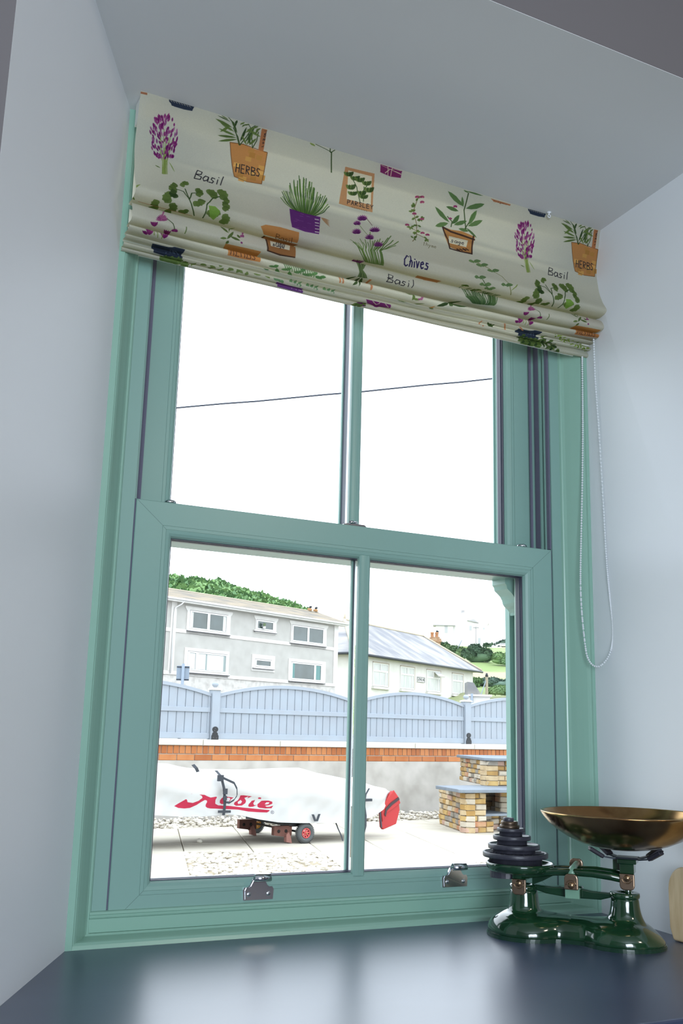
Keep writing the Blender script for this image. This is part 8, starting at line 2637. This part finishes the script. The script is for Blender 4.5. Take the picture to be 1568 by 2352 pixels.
obj('wall', MB().box(-.44,.38,0,2,0,1.82), HW, sh); obj('roof_slab', MB().box(-.50,.46,-.10,2.1,1.82,1.89), HWT, sh); obj('pipe', MB().tube([(-.36,-.10,0),(-.36,-.10,1.92)], .05, 8), SGM, sh)
lr = thing('lean_to_roof', 'small grey slate lean-to roof beside the white cottage gable', 'roof', cam_az(33.98, 68, 0), math.radians(-28))
obj('roof', MB().prism([(-.45,2.5),(.62,2.5),(.50,2.75),(-.05,3.60),(-.45,3.65)], 0, 2, 'y'), SROOF, lr); obj('wall', MB().box(-.45,.55,.1,1.9,0,2.5), HW, lr)

# ================================================================== LAND, HEDGES, HILL
AZ = [(-60,8),(-10,18),(10,26.0),(16.6,24.9),(18.1,24.7),(19.7,24.4),(20.8,23.2),(23.9,20.9),(25.5,18.0),(27,16.4),(28.3,16.6),(30.7,15.9),(32.7,14.8),(36.5,15.0),(50,15),(80,10)]
def crest(a):
    for (p, x_), (q, y_) in zip(AZ, AZ[1:]):
        if p <= a <= q: return x_+(y_-x_)*(a-p)/(q-p)
    return 8
LP = [(0,.1),(40,.1),(60,.1),(76,.8),(84,3.4),(100,4.8),(124,8.7),(150,11.9),(176,15.0),(190,15.2),(400,2)]
def land_z(a, R_):
    for (p, x_), (q, y_) in zip(LP, LP[1:]):
        if p <= R_ <= q: v = x_+(y_-x_)*(R_-p)/(q-p)
    return v*(1+(crest(a)/15.0-1)*min(1, max(0, (R_-70)/60)))
def lz(a, R_): return land_z(a, R_)+.18*math.sin(a*5+R_*.21)*min(1, max(0, (R_-75)/40))
lm = MB(); aa = [-60+1.0*i for i in range(141)]; RR = [58,62,66,70,74,80,86,92,98,104,110,116,122,128,134,140,146,152,158,164,170,176,180,186,200,230,280]
for a in aa:
    for R_ in RR: p = cam_az(a, R_, lz(a, R_)); lm.v.append(p)
n_ = len(RR)
for i in range(len(aa)-1):
    for j in range(n_-1): lm.f.append((i*n_+j, (i+1)*n_+j, (i+1)*n_+j+1, i*n_+j+1)); lm.sm.append(True)
FIELD = mat('meadow_grass', (142, 166, 100), .95, noise=((184, 174, 146), .085, .46, .60), bump=(1.2, .6, .3))
hill = obj('hillside', lm, FIELD); tag(hill, kind='structure')
tag(obj('road', MB().box(-40,60,11.6,70,-.3,.1), mat('grey_road', (150,150,150), .9)), kind='structure')
tag(obj('ground', MB().box(-60,80,.14,12.6,-1.2,-.80), mat('soil', (128,116,92), .95)), kind='structure')
LEAF = [mat('hedge_leaf_%s' % n, c, .8, noise=(c2, .8, .35, .65)) for n, c, c2 in (('mid', (104, 138, 92), (134, 164, 106)), ('dark', (70, 104, 76), (96, 128, 92)), ('bright', (132, 168, 104), (106, 146, 98)), ('blue', (104, 134, 116), (84, 114, 98)))]
def bush_mesh(name, w_, d_, h_, n, ls, m, seed):
    """foliage: lumpy core plus many small leaf sprays, one mesh"""
    r = random.Random(seed); mb = MB(); lumps = [(r.uniform(-.38,.38)*w_, r.uniform(-.38,.38)*d_, r.uniform(.2,.62)*h_, r.uniform(.22,.38)) for _ in range(9)]
    for (x_, y_, z_, s_) in lumps: mb.lathe_scaled((x_, y_, z_), 1, 10, 6, (w_*s_*.62, d_*s_*.62, h_*s_))
    mb.lathe_scaled((0,0,h_*.25), 1, 12, 6, (w_*.42, d_*.42, h_*.32))
    for k in range(n):
        x_, y_, z_, s_ = r.choice(lumps); t = r.uniform(0, 2*PI); ph = math.acos(r.uniform(-.3, 1))
        N_ = Vector((math.sin(ph)*math.cos(t), math.sin(ph)*math.sin(t), math.cos(ph))); c_ = Vector((x_+N_.x*w_*s_*.66, y_+N_.y*d_*s_*.66, z_+N_.z*h_*s_*1.04))
        if c_.z < 0: c_.z = 0
        u_ = N_.cross(Vector((r.random(), r.random(), r.random()))).normalized(); v_ = N_.cross(u_)
        q = ls*r.uniform(.6, 1.3); up_ = N_*q*r.uniform(.3,.9)
        mb.add([c_-u_*q*.5, c_+u_*q*.5, c_+u_*q*.2+v_*q+up_, c_-v_*q*.5+up_*.6], [(0,1,2),(0,3,1)], False)
    return mb
def bush(az, R_, w_, d_, h_, m, seed, label, dz=0, n=700, ls=.35, name='hedge', cat='hedge', group=None):
    o_ = obj(name, bush_mesh(name, w_, d_, h_, n, ls, m, seed), m, fix=False); o_.location = cam_az(az, R_, lz(az, R_)+dz); o_.rotation_euler = (0,0,math.radians(-az))
    return tag(o_, label, cat, group)
def hedge(az, R_, wpx, hpx, m, seed, label, n, ls=.30, name='hedge', cat='hedge', dz=0, dep=None):
    k = R_/2305.0; bush(az, R_, wpx*k*1.12, (dep or wpx*k*.5), hpx*k/1.02, m, seed, label, dz, n, ls, name, cat)
# right-hand hillside
hedge(32.9, 131, 56, 38, LEAF[0], 1, 'dark green hedge on the hillside directly right of the brick chimney', 1500)
hedge(34.15, 124, 58, 40, LEAF[1], 2, 'large rounded dark bush in the middle of the hillside', 1500)
hedge(35.6, 122, 58, 27, LEAF[2], 3, 'bright green rounded bush near the right edge of the hillside', 1200, .22)
hedge(36.9, 134, 70, 30, LEAF[3], 4, 'blue-green shrub high on the hillside by the window edge', 900)
hedge(33.75, 96, 46, 25, LEAF[2], 5, 'bushy bright green shrub at the foot of the hill beside the cottage', 1000, .2)
hedge(35.6, 98, 96, 27, LEAF[3], 6, 'long grey-green hedge low on the hillside behind the telegraph pole', 1700, .22, dep=2.2)
hedge(36.0, 84, 92, 26, LEAF[2], 7, 'pale green bramble bank nearest the fence at the right', 1900, .18, dep=1.6)
hedge(36.55, 181, 84, 19, LEAF[3], 8, 'dark hedge line on the hill crest beside the white car', 1100, .35)
hedge(28.7, 168, 56, 26, LEAF[3], 9, 'dark tree crown showing above the left end of the cottage ridge', 1200, .4, 'tree', 'tree')
hedge(30.9, 160, 70, 14, LEAF[0], 10, 'bushes peeping over the cottage ridge left of the brick chimney', 1000, .4)
hedge(32.25, 162, 22, 16, LEAF[1], 12, 'small dark shrub beside the brick chimney at the foot of the hill house', 300)
hedge(34.0, 170, 22, 12, LEAF[3], 13, 'round dark shrub in front of the hill house', 300)
hedge(34.75, 170, 18, 9, LEAF[1], 14, 'little shrub at the right-hand foot of the hill house', 250)
# fern-covered left hill: one uncountable mass of foliage on the terrain
fm = MB(); r6 = random.Random(21)
for k in range(15000):
    a = r6.uniform(13.5, 25.2); R_ = r6.uniform(110, 186); c_ = Vector(cam_az(a, R_, lz(a, R_)+r6.uniform(0,.5))); q = r6.uniform(.35,1.1); t = r6.uniform(0, 2*PI)
    u_ = Vector((math.cos(t), math.sin(t), r6.uniform(-.2,.4))); v_ = Vector((-math.sin(t)*.6, math.cos(t)*.6, r6.uniform(.2,1.0)))
    fm.add([c_-u_*q*.5, c_+u_*q*.5, c_+v_*q+u_*q*.2, c_+v_*q*.7-u_*q*.4], [(0,1,2,3)])
fo_ = obj('hill_foliage', fm, mat('fern_green', (132, 172, 106), .85, noise=((92, 134, 84), .35, .42, .58)), fix=False); tag(fo_, 'mass of green bracken and scrub covering the hill behind the grey house', 'foliage', kind='stuff')
# house on the hill, car, poles
hs = thing('hill_house', 'big white house on the hilltop, almost lost against the sky', 'house', cam_az(33.25, 176, lz(33.25, 176)-.5), math.radians(-33))
HWB = mat('bright_white_render', (252, 252, 252), .8)
obj('wall', MB().box(-4.2,4.6,0,6,0,4.4), HWB, hs); obj('wall', MB().box(-4.4,-1.4,-1,2,0,3.9), HWB, hs)
obj('roof', MB().prism([(-1.4,4.4),(4.8,4.4),(3.4,6.3),(0.2,6.3)], .2, 5.8, 'y'), HWB, hs); obj('roof', MB().prism([(-4.9,3.9),(-1.0,3.9),(-2.95,5.2)], -1.2, 2.2, 'y'), mat('pale_roof', (236, 236, 238), .8), hs)
obj('eaves_line', MB().box(-4.9,-1.1,-1.3,-1.2,3.84,3.92), mat('grey_line', (170,172,176), .7), hs)
for x_, z_, w_, h_ in ((-2.6,2.6,.5,1.2),(1.6,3.2,.4,.8),(3.1,.9,.45,1.0),(3.9,3.4,.25,.3)): obj('window', MB().box(x_-w_/2,x_+w_/2,-1.04 if x_ < -1.4 else -.04,-1.0 if x_ < -1.4 else 0,z_,z_+h_), mat('pale_grey_pane', (196,200,204), .3), hs)
for x_, z_ in ((.3,6.3),(2.7,5.6)): obj('chimney', MB().box(x_-.3,x_+.3,1,1.6,z_-.4,z_+.5), mat('grey_chimney', (176,174,176), .8), hs)
obj('dormer_roof', MB().prism([(1.0,4.9),(3.0,4.5),(2.2,5.1)], -.2, .6, 'y'), mat('grey_dormer', (196,196,200), .8), hs)
obj('mast', MB().tube([(2.45,-3,-.5),(2.45,-3,3.6)], .06, 6), mat('grey_mast', (150,152,156), .7), hs); obj('mast_arm', MB().box(2.0,2.95,-3.1,-2.95,3.3,3.42), MATS['grey_mast'], hs)
car = thing('car', 'small white car parked on the hill crest by the hedge', 'car', cam_az(35.55, 172, lz(35.55, 172)+.0), math.radians(-36))
cbm = MB(); cbm.prism([(-1.0,.12),(.95,.12),(.95,.35),(.80,.42),(.50,.62),(-.35,.64),(-.62,.46),(-1.0,.40)], -.45, .45, 'y'); o = obj('body', cbm, HWB, car); bevel(o, .04)
obj('window', MB().prism([(-.52,.44),(.58,.44),(.42,.58),(-.32,.59)], -.46, -.45, 'y'), mat('grey_car_glass', (150,156,164), .2), car)
for x_ in (-.6,.6): obj('wheel', MB().lathe([(0,-.47),(.13,-.46),(.14,-.40),(.14,-.3)], (x_,0,.13), 12, 'y'), BLK, car)
tp = thing('telegraph_pole', 'wooden telegraph pole standing on the lower hillside', 'pole', cam_az(34.66, 66, 0), 0)
obj('pole', MB().tube([(0,0,0),(0,0,3.95)], [.12,.09], 10), mat('weathered_pole_wood', (160, 152, 128), .9), tp); obj('pole_cap', MB().tube([(0,0,3.9),(0,0,4.12)], [.11,.06], 8), BLK, tp)
obj('stay_wire', MB().tube([(0,0,3.8),(-.5,0,2.6),(-1.5,-.5,1.5),(-3.2,-1,.4)], .035, 5), mat('blue_grey_wire', (150, 164, 178), .6), tp)
tag(obj('mast', MB().tube([Vector(cam_az(33.05,110,9.2)), Vector(cam_az(33.28,110,10.1))], .05, 6), MATS['blue_grey_wire']), 'thin pale pole rising behind the cottage verge', 'pole')
